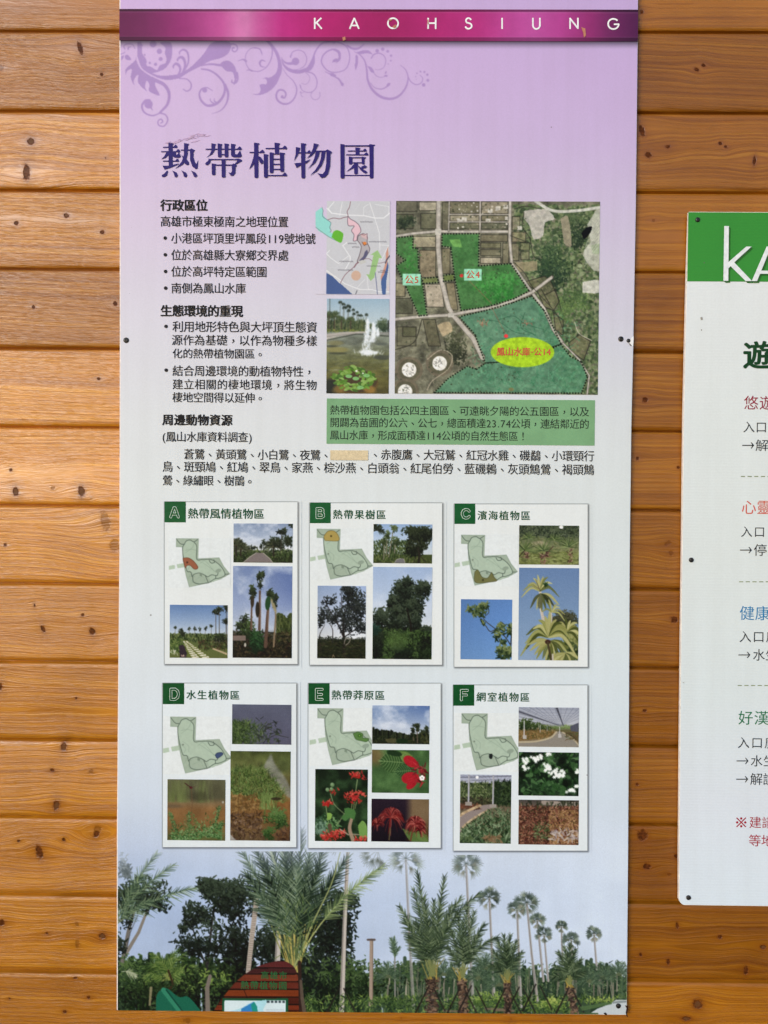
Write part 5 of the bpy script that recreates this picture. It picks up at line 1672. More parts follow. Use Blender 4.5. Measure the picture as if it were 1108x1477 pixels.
def site_plan(o, cd, ax, ay, sx, sy, clip, zone, bgc=(222, 228, 229), cut=None):
    """small plan of the garden; A-card units mapped by scale and shift"""
    def m(u, v): return (ax + (u - 130) * sx, ay + (v - 312) * sy)
    l, t = m(70, 305)
    r, b = m(542, 686)
    l = max(l, clip[0]); r = min(r, clip[1])
    c = Cv(o, l, t, r, b, .55)
    c.fill(bgc)
    M = lambda P: [m(*p) for p in P]
    for P in ([(75, 520), (118, 512), (122, 540), (75, 550)], [(133, 508), (185, 498), (192, 528), (140, 538)]):
        c.poly(M(P), (176, 194, 174))
    OUT = [(130, 312), (298, 312), (294, 464), (455, 455), (490, 520), (536, 576), (470, 615), (380, 645), (230, 678), (205, 590), (182, 480), (176, 375), (130, 373)]
    GR, DKG = (158, 174, 156), (112, 128, 112)
    c.poly(M(OUT), GR)
    c.line(M(OUT + [OUT[0]]), 4, (132, 150, 132))
    IN = [(182, 360), (205, 330), (235, 325), (270, 345), (282, 380), (282, 465), (360, 470), (420, 490), (470, 520), (500, 560), (495, 600), (440, 625), (400, 640), (370, 600), (330, 575), (270, 580), (240, 560), (205, 550), (190, 480), (182, 420)]
    c.poly(M(cat(IN, 3)), (170, 188, 169))
    for P in ([(200, 400), (240, 392), (280, 400)], [(200, 420), (250, 380), (265, 345)], [(300, 480), (340, 500), (400, 540), (440, 570)], [(310, 500), (350, 480), (420, 560)], [(210, 470), (250, 500), (250, 540)], [(200, 490), (230, 520), (220, 545)], [(230, 600), (260, 590), (250, 640), (300, 650)], [(280, 620), (330, 600), (350, 640), (370, 640)], [(220, 620), (240, 580), (270, 600)]):
        c.line(M(cat(P, 5)), 3, (140, 160, 142), .9)
    for P in ([(130, 315), (160, 350), (190, 355)], [(190, 355), (178, 380), (180, 430), (190, 480), (200, 520), (215, 560), (240, 565), (250, 600)], [(190, 355), (205, 330), (235, 322), (262, 335), (292, 318)], [(262, 335), (285, 370), (285, 466), (330, 470), (400, 470), (460, 510), (495, 560), (498, 590), (455, 610), (425, 615), (385, 640)],
              [(250, 600), (270, 580), (310, 572), (350, 590), (370, 600), (400, 585), (440, 590), (450, 560)], [(350, 590), (375, 645)], [(255, 600), (262, 640), (300, 655), (350, 650), (380, 645)], [(380, 475), (395, 495), (420, 490), (415, 470)], [(430, 615), (430, 590)], [(500, 580), (530, 578)]):
        c.line(M(cat(P, 5)), 5, (84, 98, 88), .95)
    c.ell(*m(450, 553), 24 * sx, 14 * sy, (140, 156, 140), 1, -.3); c.poly(M([(310, 572), (328, 576), (326, 598), (310, 594)]), (120, 136, 120))
    c.ell(*m(213, 492), 7, 7, (120, 132, 118))
    Z = {'A': ([(180, 460), (220, 457), (260, 480), (292, 520), (290, 540), (265, 542), (235, 515), (210, 518), (200, 535), (188, 500)], (146, 84, 58)),
         'B': ([(188, 395), (180, 365), (205, 330), (235, 322), (262, 330), (285, 360), (284, 396)], (166, 144, 74)),
         'C': ([(228, 580), (250, 565), (270, 600), (285, 620), (320, 625), (345, 590), (352, 585), (370, 620), (388, 645), (330, 655), (250, 662), (225, 640)], (106, 106, 62)),
         'D': ([(428, 560), (440, 545), (470, 540), (480, 552), (460, 570), (440, 578)], (56, 72, 110)),
         'E': ([(365, 475), (395, 462), (430, 475), (430, 500), (470, 505), (455, 525), (420, 520), (385, 510)], (80, 118, 58)),
         'F': ([(313, 575), (330, 573), (332, 595), (324, 604), (313, 596)], (20, 24, 26))}[zone]
    P = M(cat(Z[0] + [Z[0][0]], 4))
    c.poly(P, Z[1], .95); c.line(P, 3, tuple(np.array(Z[1]) * .65))
    if zone in 'AB':
        c.ell(*(m(213, 492) if zone == 'A' else m(232, 362)), 8, 8, tuple(np.array(Z[1]) * .5))
    if zone == 'E':
        c.ell(*m(408, 486), 14, 12, (50, 92, 34)); c.ell(*m(408, 486), 6, 5, (120, 160, 70))
    if zone == 'C':
        c.ell(*m(288, 640), 8, 8, (60, 60, 36))
    c.texture(.03, 30, 8)
    c.blur(1)
    c.build('site_plan', CARD_Y - .0003, cd)


def photo(o, l, t, r, b, d=.6):
    return Cv(o, l, t, r, b, d)


def done(c, cd, name, g=4, k=1):
    c.a = (c.a - 118) * 1.12 + 116
    g_ = c.a.mean(-1, keepdims=True)
    c.a = g_ + (c.a - g_) * .86
    c.blur(k)
    c.grain(g)
    c.build(name, CARD_Y - .0004, cd)


def clouds(c, amp, cells, seed, ymax=1e9, stretch=2.0, col=(214, 220, 230)):
    n = fbm(c.ny, c.nx, cells * stretch * c.ny / c.nx, cells, seed, 5)
    m = np.clip((n - .45) * 3.2, 0, 1) * amp * np.clip((ymax - c.Y) / 60, 0, 1)
    c.a += m[..., None] * (np.array(col) - c.a)


DT = [(22, 28, 20), (34, 42, 28), (50, 60, 38)]
GT = [(30, 44, 24), (48, 64, 34), (70, 88, 46), (98, 112, 62)]


def card_a():
    o = (230, 718, 5.276)
    cd = card(o, (40, 30, 1053, 1266), (40, 28, 202, 187), (88, 76, 146, 146), 'A', '熱帶風情植物區', (218, 85, 797, 160), 'card A with banana-like trees, a path and a brown patch on its plan')
    site_plan(o, cd, 130, 312, 1, 1, (44, 548), 'A')
    c = photo(o, 565, 196, 1015, 493)
    c.vgrad([(196, (124, 142, 172)), (300, (158, 172, 194)), (395, (206, 210, 214)), (400, (120, 124, 110)), (430, (52, 58, 34)), (493, (40, 46, 26))])
    clouds(c, .6, 7, 3, 400, 1.6)
    c.dabs(240, 565, 395, 1015, 450, 18, GT, .9)
    c.dabs(300, 565, 420, 1015, 493, 14, GT[:3], .9)
    for x, y, r in ((620, 400, 78), (585, 370, 60), (870, 380, 80)):
        c.datepalm(x, y, r, 12, [(34, 38, 26), (52, 58, 38), (76, 84, 54)], 3.2, 26, 1.3, (70, 66, 46), .95, 14)
        c.seg(x, y, x, 440, 12, 14, (44, 40, 30))
    c.crown(980, 340, 30, 40, 150, 14, DT, 8, .4); c.crown(890, 350, 50, 40, 160, 13, DT, 8, .4)
    c.seg(932, 250, 925, 400, 5, 5, (60, 56, 50)); c.crown(930, 252, 32, 20, 70, 14, DT, 7, .4); c.crown(1005, 212, 14, 14, 30, 12, DT, 4, .4)
    c.seg(795, 330, 792, 400, 4, 4, (50, 50, 40)); c.crown(796, 345, 14, 22, 40, 9, DT, 5, .4); c.crown(715, 378, 24, 14, 60, 9, DT, 5, .4); c.crown(772, 370, 10, 18, 40, 9, DT, 4, .4)
    c.poly([(640, 493), (690, 450), (740, 418), (790, 420), (840, 460), (866, 493)], (122, 112, 110)); c.line([(640, 493), (690, 450), (740, 418)], 5, (170, 164, 150)); c.line([(866, 493), (840, 460), (792, 420)], 5, (170, 164, 150))
    done(c, cd, 'path_photograph')
    c = photo(o, 560, 520, 1010, 1218)
    c.vgrad([(520, (108, 128, 170)), (800, (140, 156, 190)), (1000, (170, 180, 196)), (1040, (90, 92, 88)), (1100, (34, 34, 24)), (1218, (28, 26, 18))])
    q = np.clip((c.X - 750) / 260, 0, 1) * np.clip((1000 - c.Y) / 300, 0, 1)
    c.a = c.a * (1 - .45 * q[..., None]) + np.array([60, 84, 150]) * .45 * q[..., None]
    clouds(c, .65, 4, 13, 1050, 1.2, (190, 200, 216))
    for x, w in ((910, 40), (960, 34), (1000, 30), (930, 30), (985, 30)):
        c.seg(x, 900 + c.R.randn() * 20, x, 1080, w, w, (72, 82, 42))
    c.dabs(260, 900, 890, 1010, 1060, 22, [(60, 72, 36), (84, 94, 50), (44, 54, 28)], .85, 1.5)
    c.dabs(700, 560, 1020, 1010, 1218, 20, [(24, 26, 16), (40, 40, 24), (58, 54, 34), (46, 30, 24), (76, 66, 44)], .85)
    c.crown(680, 1000, 60, 60, 260, 18, GT[:3], 9, .4); c.crown(735, 1080, 50, 80, 340, 18, [(20, 44, 26), (30, 62, 34), (46, 82, 44)], 9, .4)
    c.crown(640, 930, 26, 40, 60, 14, DT, 6, .4); c.crown(605, 980, 26, 20, 60, 12, DT, 6, .4)
    c.poly([(562, 1050), (660, 1050), (660, 1088), (562, 1086)], (120, 104, 96))
    for xs, top, w, lean in ((765, 600, 22, 0), (702, 700, 16, 8), (824, 720, 26, 18), (886, 760, 13, -12)):
        c.line([(xs - 2 + (0 if xs < 820 else -12), 1130 if xs > 800 else 1000), (xs, 900), (xs + lean * .3, top + 110)], w, (92, 70, 58) if xs != 886 else (130, 112, 88), 1, w * .7)
        c.line([(xs + w * .2, 1000), (xs + w * .2, top + 140)], w * .25, (140, 116, 98), .8)
        c.crown(xs + lean, top, 22, 34, 90, 16, [(24, 34, 22), (38, 50, 30), (60, 74, 44)], 7, .35)
        c.crown(xs + lean * .4, top + 66, 11, 24, 40, 14, DT, 5, .35)
    c.ell(826, 800, 20, 54, (36, 74, 42), 1, .1); c.ell(708, 790, 14, 44, (60, 50, 36)); c.ell(870, 820, 12, 60, (150, 140, 104), .9, -.35); c.ell(748, 850, 16, 60, (46, 40, 30)); c.ell(880, 760, 10, 40, (40, 50, 40), 1, .3)
    c.ell(655, 1120, 8, 16, (176, 172, 160))
    done(c, cd, 'tree_photograph')
    c = photo(o, 80, 815, 520, 1218)
    c.vgrad([(815, (92, 124, 172)), (930, (132, 156, 190)), (1030, (176, 190, 206)), (1040, (90, 104, 60)), (1218, (96, 104, 56))])
    c.dabs(320, 80, 1030, 520, 1080, 18, GT + [(120, 130, 80)], .9, 1.5)
    c.dabs(260, 80, 1080, 220, 1180, 16, [(60, 84, 40), (86, 108, 52), (110, 126, 66), (44, 60, 32)], .9)
    c.dabs(240, 300, 1080, 520, 1150, 16, [(40, 50, 28), (60, 74, 36), (80, 60, 44)], .9)
    c.poly([(180, 1085), (215, 1085), (400, 1218), (230, 1218)], (104, 112, 52)); c.poly([(410, 1140), (520, 1180), (520, 1195), (405, 1150)], (176, 156, 122))
    for k in range(12):
        t = (k / 11) ** 1.5
        y = 1092 + 118 * t
        x = 198 + 88 * t
        w = 14 + 36 * t
        for s_ in (-.55, .7):
            xx = x + s_ * w * 1.25 + 20 * t
            c.poly([(xx - w * .55, y), (xx + w * .5, y - 2 - 4 * t), (xx + w * .66, y + 2 + 4 * t), (xx - w * .35, y + 4 + 7 * t)], (206, 202, 184))
    for x, y in ((123, 990), (173, 1000), (228, 1000), (272, 995), (312, 1000), (352, 988), (397, 978)):
        c.seg(x, y, x - 2, 1045, 3, 3, (110, 106, 96)); c.crown(x, y, 9, 12, 24, 8, DT, 4, .4)
    for x, y in ((430, 870), (456, 850), (510, 840), (508, 930)):
        c.seg(x, y, x + 2, 1100, 4.5, 6, (84, 78, 70)); c.crown(x, y, 22, 20, 60, 11, DT, 6, .45)
    c.crown(470, 1060, 36, 30, 130, 12, DT + [GT[1]], 8, .4)
    c.crown(165, 1030, 22, 16, 60, 10, DT, 6, .4)
    c.poly([(150, 1125), (185, 1118), (212, 1180), (206, 1218), (160, 1218)], (52, 40, 52)); c.dabs(10, 165, 1195, 205, 1215, 10, [(200, 170, 150)], .9)
    c.dabs(18, 85, 1160, 140, 1190, 12, [(190, 190, 170)], .8)
    done(c, cd, 'garden_path_photograph')


def card_b():
    o = (440, 718, 5.276)
    cd = card(o, (36, 38, 1045, 1272), (38, 36, 196, 193), (92, 82, 142, 150), 'B', '熱帶果樹區', (213, 95, 620, 163), 'card B with leafy fruit trees and an ochre patch on its plan')
    site_plan(o, cd, 92, 240, 1.044, 1.038, (40, 520), 'B')
    c = photo(o, 521, 201, 968, 498)
    c.vgrad([(201, (138, 166, 204)), (340, (176, 194, 216)), (430, (190, 200, 206)), (432, (70, 84, 42)), (498, (58, 66, 34))])
    c.dabs(700, 521, 320, 790, 470, 16, GT, .9, 1.4)
    c.dabs(100, 521, 440, 968, 498, 16, [(80, 92, 48), (104, 112, 64)], .8)
    for x, y, b in ((672, 240, 450), (625, 285, 440), (688, 325, 420), (606, 330, 470)):
        c.seg(x, y, x - 34 if x == 672 else x - 6, b, 6, 7, (128, 120, 104)); c.crown(x, y, 20, 26, 80, 12, [(46, 58, 34), (66, 80, 48), (90, 104, 64)], 6, .4)
    c.datepalm(540, 250, 66, 9, DT, 4, 26, 1.6, (40, 44, 28), .95, 10)
    c.crown(840, 285, 96, 56, 900, 15, DT, 14, .32); c.crown(850, 370, 66, 52, 500, 15, [(22, 28, 18), (34, 42, 26), (50, 58, 34)], 10, .4); c.crown(930, 270, 40, 50, 240, 15, DT, 8, .4)
    c.line([(866, 498), (872, 430), (860, 380)], 20, (44, 40, 32), 1, 12); c.line([(822, 498), (852, 450)], 5, (56, 50, 40)); c.line([(920, 492), (884, 445)], 5, (56, 50, 40))
    c.poly([(680, 498), (700, 470), (730, 460), (750, 462), (765, 498)], (112, 110, 112)); c.line([(680, 498), (698, 470), (730, 460)], 3, (180, 176, 164)); c.line([(765, 498), (752, 464)], 3, (180, 176, 164))
    done(c, cd, 'road_photograph')
    c = photo(o, 516, 527, 966, 1227)
    c.vgrad([(527, (150, 172, 206)), (760, (168, 186, 212)), (980, (196, 204, 212)), (985, (64, 80, 44)), (1227, (30, 38, 24))])
    clouds(c, .4, 4, 9, 900, 1)
    TT = [(18, 26, 20), (30, 40, 30), (44, 56, 42), (62, 74, 56)]
    for x, y, rx, ry, n in ((790, 760, 105, 95, 900), (740, 700, 60, 60, 380), (900, 690, 46, 44, 240), (780, 640, 40, 30, 140), (680, 880, 80, 70, 560), (560, 920, 60, 60, 420), (820, 850, 70, 70, 420), (740, 950, 110, 60, 600), (660, 790, 40, 34, 140), (850, 940, 26, 60, 200)):
        c.crown(x, y, rx, ry, n, 17, TT, 12, .36)
    c.line([(812, 1090), (806, 960), (775, 840)], 20, (30, 26, 22), 1, 9); c.crown(930, 1000, 40, 26, 140, 14, TT[1:], 8, .4)
    c.dabs(1400, 516, 1010, 966, 1227, 20, [(38, 56, 30), (58, 82, 42), (78, 104, 54), (26, 36, 22)], .8)
    c.crown(560, 1120, 50, 100, 420, 18, [(14, 20, 16), (24, 34, 24), (38, 50, 32)], 10, .4); c.crown(740, 1180, 70, 50, 300, 18, [(18, 28, 18), (30, 44, 28)], 9, .4); c.crown(920, 1150, 50, 70, 340, 18, [(26, 38, 24), (40, 56, 32), (20, 28, 18)], 9, .4)
    c.ell(700, 1090, 80, 70, (86, 112, 58), .55, 0, .7); c.crown(540, 1000, 30, 40, 130, 18, [(24, 50, 40), (36, 64, 52)], 6, .4)
    done(c, cd, 'tall_tree_photograph')
    c = photo(o, 95, 670, 463, 1222)
    c.vgrad([(670, (150, 172, 210)), (900, (186, 198, 220)), (1070, (214, 218, 222)), (1078, (50, 56, 34)), (1222, (28, 34, 20))])
    q = np.clip((c.X - 95) / 250, 0, 1)
    c.a *= (1 - .12 * (1 - q))[..., None]
    TB = [(20, 24, 26), (32, 38, 38), (46, 52, 48)]
    c.line([(302, 1205), (298, 1080), (290, 960), (305, 850)], 26, (40, 34, 32), 1, 9)
    for P, w in (([(296, 1060), (250, 960), (190, 860), (140, 760)], 13), ([(300, 1000), (340, 900), (370, 790)], 12), ([(296, 960), (280, 820), (275, 720)], 9), ([(120, 1160), (112, 1050), (150, 970)], 8), ([(210, 1110), (212, 1010), (190, 960)], 8), ([(300, 1060), (380, 1000), (430, 950)], 8), ([(250, 960), (180, 910), (120, 880)], 7)):
        c.line(cat(P, 4), w, (44, 38, 38), 1, w * .3)
    for x, y, rx, ry, n in ((370, 780, 78, 80, 760), (330, 710, 46, 40, 220), (410, 850, 48, 60, 300), (190, 780, 50, 40, 130), (140, 880, 56, 40, 170), (250, 880, 60, 50, 190), (350, 900, 70, 60, 360), (420, 980, 44, 50, 200), (200, 930, 50, 36, 130), (330, 980, 60, 50, 220), (120, 940, 26, 40, 70)):
        c.crown(x, y, rx, ry, int(n * .62), 14, TB, 13, .4)
    c.dabs(160, 95, 1060, 463, 1100, 14, [(28, 34, 28), (44, 50, 38)], .85); c.dabs(300, 95, 1090, 463, 1222, 18, [(36, 44, 24), (54, 60, 32), (26, 30, 18), (52, 48, 34)], .8, 0.1)
    c.line(cat([(300, 1110), (310, 1075), (345, 1070), (335, 1100), (312, 1120)], 4), 5, (150, 140, 130), .9); c.line(cat([(210, 1218), (218, 1196), (228, 1216)], 3), 4, (150, 130, 100))
    done(c, cd, 'fruit_tree_photograph')


def card_c():
    o = (648, 720, 5.276)
    cd = card(o, (38, 36, 1055, 1277), (40, 33, 198, 188), (98, 78, 152, 144), 'C', '濱海植物區', (215, 92, 622, 160), 'card C with long-leaved shore plants and an olive patch on its plan')
    site_plan(o, cd, 92, 275, 1.052, 1.038, (42, 522), 'C')
    c = photo(o, 531, 200, 987, 498)
    c.vgrad([(200, (70, 82, 60)), (300, (96, 106, 76)), (370, (120, 124, 86)), (420, (122, 132, 76)), (498, (112, 118, 66))])
    c.dabs(500, 531, 200, 987, 290, 18, [(50, 60, 46), (72, 84, 60), (98, 108, 82), (40, 48, 38)], .85)
    c.dabs(200, 531, 290, 987, 400, 18, [(104, 112, 70), (130, 130, 92), (84, 96, 60)], .8)
    c.ell(850, 212, 16, 12, (230, 234, 232)); c.ell(690, 340, 50, 22, (164, 150, 124), .7, 0, .6)
    c.dabs(300, 531, 400, 987, 498, 22, [(128, 138, 78), (96, 104, 58), (140, 146, 92), (84, 88, 54)], .7, 0.1)
    for x, y, r in ((575, 390, 120), (715, 390, 110), (910, 360, 110), (800, 310, 90), (600, 300, 70)):
        for _ in range(46):
            a = c.R.uniform(-3.3, .2)
            l = r * c.R.uniform(.5, 1)
            c.seg(x, y, x + l * math.cos(a), y + l * math.sin(a) + 10, 8, 1.5, c.pick([(74, 92, 52), (98, 116, 66), (126, 140, 88), (56, 70, 44)], 8), .92)
    for x, y, b, w in ((590, 410, 460, 26), (715, 420, 495, 30), (920, 380, 485, 30), (745, 400, 440, 20)):
        for _ in range(40):
            yy = c.R.uniform(y, b)
            xx = x + c.R.uniform(-.6, .6) * w
            c.seg(xx, yy, xx + c.R.randn() * 12, yy + c.R.uniform(-14, 8), 7, 3, c.pick([(84, 56, 46), (60, 40, 34), (130, 96, 82), (164, 132, 116)], 8), .9)
    c.line([(531, 440), (575, 390)], 7, (54, 46, 36)); c.line([(700, 460), (790, 360)], 8, (88, 70, 58))
    done(c, cd, 'shrub_photograph')
    c = photo(o, 528, 523, 984, 1225)
    c.vgrad([(523, (98, 126, 168)), (900, (116, 144, 180)), (1225, (130, 154, 184))])
    c.crown(855, 930, 90, 66, 900, 14, [(40, 44, 32), (58, 62, 42), (78, 78, 56)], 16, .34)

    def leaves(x, y, n, r, a0, a1, cols, w=24, drop=.5):
        n, w = int(n * 1.5), w * .68
        for k in range(n):
            a = a0 + (a1 - a0) * (k + c.R.uniform(-.3, .3)) / max(1, n - 1)
            l = r * c.R.uniform(.8, 1.1)
            P = cat([(x, y), (x + .5 * l * math.cos(a), y + .5 * l * math.sin(a) - l * .10), (x + l * math.cos(a), y + l * math.sin(a) + drop * l * abs(math.cos(a)))], 7)
            col = c.pick(cols, 8)
            for i in range(len(P) - 1):
                t = i / (len(P) - 1)
                ww = w * (math.sin(math.pi * min(1, .12 + .86 * t)) + .1)
                c.seg(*P[i], *P[i + 1], ww, ww, col)
            c.line(P, 2.4, np.clip(col + 24, 0, 255), .8)
    LC = [(132, 134, 72), (104, 110, 56), (158, 156, 98), (82, 90, 46)]
    c.line(cat([(722, 1000), (712, 900), (690, 800), (690, 690)], 5), 24, (196, 186, 172), 1, 16); c.line(cat([(760, 1000), (776, 920), (774, 850)], 5), 16, (186, 178, 164), 1, 12)
    for y in np.arange(780, 990, 13):
        c.seg(690 + (y - 780) * .14, y, 704 + (y - 780) * .14, y + 4, 3, 3, (130, 112, 98), .8)
    leaves(688, 700, 7, 140, -2.95, -.2, LC, 22, .45); leaves(692, 720, 5, 140, .3, 2.2, LC + [(70, 76, 48)], 28, .2)
    c.seg(690, 700, 655, 612, 6, 3, (84, 76, 56)); c.seg(690, 690, 640, 655, 6, 3, (110, 100, 70)); c.crown(738, 650, 14, 12, 26, 14, [(30, 50, 30), (50, 78, 44)], 4, .4)
    c.ell(690, 780, 18, 54, (94, 96, 68), .9, .1); leaves(780, 860, 5, 100, -2.6, .2, LC, 16, .4)
    c.crown(930, 1100, 70, 90, 300, 26, [(70, 84, 46), (104, 114, 62), (140, 142, 86)], 10, .4)
    leaves(900, 1010, 7, 120, -2.8, .4, LC, 26, .4)
    c.dabs(60, 740, 1090, 980, 1225, 40, [(40, 54, 32), (64, 78, 42), (90, 100, 56)], .85)
    leaves(760, 1050, 10, 200, -3.3, .2, LC, 36, .55); leaves(765, 1080, 8, 150, .2, 3.0, LC, 38, .1); leaves(880, 1170, 6, 120, .3, 2.8, LC[2:], 34, .1)
    c.ell(752, 1085, 22, 18, (70, 44, 36)); c.line([(752, 1090), (780, 1225)], 16, (74, 64, 44)); c.line([(790, 1180), (792, 1225)], 12, (190, 180, 166))
    done(c, cd, 'long_leaf_photograph')
    c = photo(o, 87, 762, 477, 1219)
    c.vgrad([(762, (86, 126, 184)), (950, (92, 134, 194)), (1219, (104, 146, 200))])
    c.a *= (0.93 + .1 * np.clip((c.X - 87) / 390, 0, 1))[..., None]
    BC = (58, 54, 44)
    c.line(cat([(470, 1110), (420, 1040), (350, 985), (265, 915), (250, 850)], 5), 7, BC, 1, 4); c.line(cat([(350, 990), (310, 1005), (275, 960), (255, 950)], 5), 5, BC); c.line(cat([(270, 890), (300, 860), (292, 810)], 5), 4, BC); c.line(cat([(370, 1020), (385, 1080), (405, 1105)], 5), 5, BC); c.line([(390, 930), (420, 950)], 5, BC); c.line([(470, 1100), (477, 990)], 8, BC)
    LV = [(36, 52, 34), (56, 74, 42), (84, 100, 58), (116, 128, 78)]
    for x, y, rx, ry, n in ((225, 850, 50, 44, 70), (265, 810, 28, 24, 36), (150, 832, 14, 14, 10), (255, 950, 10, 10, 7), (390, 985, 36, 34, 46), (365, 1040, 24, 26, 22), (420, 1075, 16, 20, 12), (440, 1170, 50, 44, 150), (380, 1150, 26, 24, 30), (465, 1000, 16, 34, 40)):
        c.crown(x, y, rx, ry, n, 24, LV, 10, .42)
    done(c, cd, 'branch_photograph')


def card_d():
    o = (228, 980, 5.276)
    cd = card(o, (36, 27, 1054, 1277), (38, 27, 200, 187), (100, 72, 158, 150), 'D', '水生植物區', (217, 85, 627, 153), 'card D with pond grasses, muddy water and a navy pond on its plan')
    site_plan(o, cd, 97, 287, 1.14, 1.161, (40, 553), 'D')
    c = photo(o, 565, 190, 1015, 493)
    c.vgrad([(190, (88, 92, 112)), (493, (84, 84, 104))])
    c.texture(.08, 5, 4)
    for _ in range(900):
        x = 565 + abs(c.R.randn()) * 120
        y = 330 + c.R.rand() * 175 + max(0, x - 700) * .45
        a = c.R.uniform(-2.9, -.3)
        l = c.R.uniform(18, 55)
        c.seg(x, y, x + l * math.cos(a), y + l * math.sin(a), 4, 1, c.pick([(50, 70, 36), (70, 94, 48), (96, 116, 64), (36, 50, 28)], 8), .9)
    for P in ([(790, 370), (860, 330), (915, 320)], [(800, 395), (870, 350)], [(900, 415), (950, 430), (998, 438)], [(850, 440), (905, 415)], [(745, 290), (775, 315)], [(780, 300), (805, 280)], [(830, 370), (870, 385)]):
        c.line(cat(P, 4), 5, (44, 46, 44), .9, 3)
    c.dabs(40, 760, 330, 940, 470, 22, [(58, 70, 48), (44, 50, 44)], .8)
    done(c, cd, 'lake_grass_photograph')
    c = photo(o, 552, 545, 1008, 1225)
    c.vgrad([(545, (74, 84, 44)), (640, (92, 98, 56)), (860, (110, 96, 56)), (930, (128, 88, 48)), (1060, (112, 84, 48)), (1225, (96, 78, 54))])
    c.poly(cat([(860, 560), (890, 640), (940, 700), (1008, 820), (1008, 900), (940, 840), (860, 740), (800, 660)], 4), (124, 126, 118), .8); c.ell(960, 640, 50, 70, (78, 88, 50), .8, 0, .6)
    c.blur(6)
    c.texture(.3, 8, 6)
    for _ in range(1500):
        x = c.R.uniform(540, 960)
        y = c.R.uniform(680, 940)
        if x > 820 and y < 680 + (x - 800) * 1.1:
            continue
        a = c.R.uniform(-2.7, -.4)
        l = c.R.uniform(24, 80)
        c.line([(x, y), (x + .6 * l * math.cos(a), y + .6 * l * math.sin(a)), (x + l * math.cos(a), y + l * math.sin(a) + .12 * l)], 4.2, c.pick([(66, 88, 42), (90, 114, 56), (116, 136, 76), (46, 62, 30)], 9), .85, 1)
    for _ in range(60):
        x = c.R.uniform(770, 900)
        c.seg(x, 985, x + c.R.randn() * 30, 860, 4, 2, c.pick([(120, 140, 80), (90, 112, 56)], 8), .85)
    c.ell(620, 930, 70, 30, (150, 100, 52), .6, 0, .7); c.dabs(260, 560, 880, 760, 1000, 26, [(150, 118, 70), (120, 88, 50), (100, 76, 44)], .7)
    c.dabs(300, 552, 1020, 790, 1225, 20, [(60, 44, 32), (92, 68, 50), (128, 104, 84), (74, 54, 40)], .8)
    c.crown(900, 1060, 70, 60, 420, 14, [(40, 64, 32), (60, 90, 44), (86, 116, 62)], 12, .4); c.crown(850, 1170, 36, 40, 200, 13, [(44, 70, 34), (70, 100, 50)], 8, .4); c.dabs(70, 900, 1130, 1008, 1225, 28, [(70, 50, 38), (110, 80, 54)], .8)
    c.ell(900, 905, 40, 12, (50, 40, 30), .8); c.poly([(552, 1180), (600, 1225), (552, 1225)], (150, 146, 140))
    done(c, cd, 'marsh_photograph')
    c = photo(o, 73, 760, 513, 1223)
    c.vgrad([(760, (92, 92, 68)), (900, (88, 86, 64)), (940, (128, 106, 74)), (985, (132, 96, 58)), (1100, (126, 92, 54)), (1223, (84, 88, 50))])
    c.texture(.2, 4, 3)
    for x, w in ((130, 60), (340, 60), (190, 40)):
        for _ in range(24):
            xx = x + c.R.randn() * w * .5
            c.seg(xx, 930, xx + c.R.randn() * 26, 770, 12, 5, c.pick([(112, 124, 72), (96, 110, 60)], 6), .35)
    c.ell(310, 890, 70, 40, (62, 60, 44), .6, 0, .8); c.ell(110, 965, 80, 14, (96, 84, 64), .7, 0, .8)
    c.blur(4)
    c.line([(205, 788), (250, 822)], 6, (70, 30, 36)); c.ell(252, 822, 12, 9, (84, 26, 34)); c.line([(252, 822), (285, 812)], 3, (90, 60, 60)); c.line([(256, 830), (262, 960), (250, 1060), (260, 1200)], 4, (100, 76, 50))
    for x0, y0, x1, y1 in ((90, 1010, 140, 1160), (470, 960, 430, 1130), (235, 1010, 240, 1180), (495, 1080, 440, 1150)):
        for t in np.linspace(0, 1, 26):
            x, y = x0 + (x1 - x0) * t, y0 + (y1 - y0) * t
            c.dabs(3, x - 14, y - 8, x + 14, y + 8, 13, [(72, 110, 62), (100, 136, 84), (54, 84, 46)], .9)
    for _ in range(760):
        x = c.R.uniform(95, 490)
        y = 1223 - abs(c.R.randn()) * 55 - 25 * math.sin((x - 250) / 90)
        c.seg(x, y, x + c.R.randn() * 10, y + c.R.randn() * 10, 8, 3, c.pick([(66, 104, 56), (92, 132, 76), (120, 152, 100), (48, 76, 40)], 8), .88)
    c.dabs(90, 190, 1030, 300, 1180, 13, [(86, 112, 60), (112, 98, 62)], .8); c.ell(495, 930, 8, 9, (170, 170, 160), .8)
    done(c, cd, 'dragonfly_photograph')


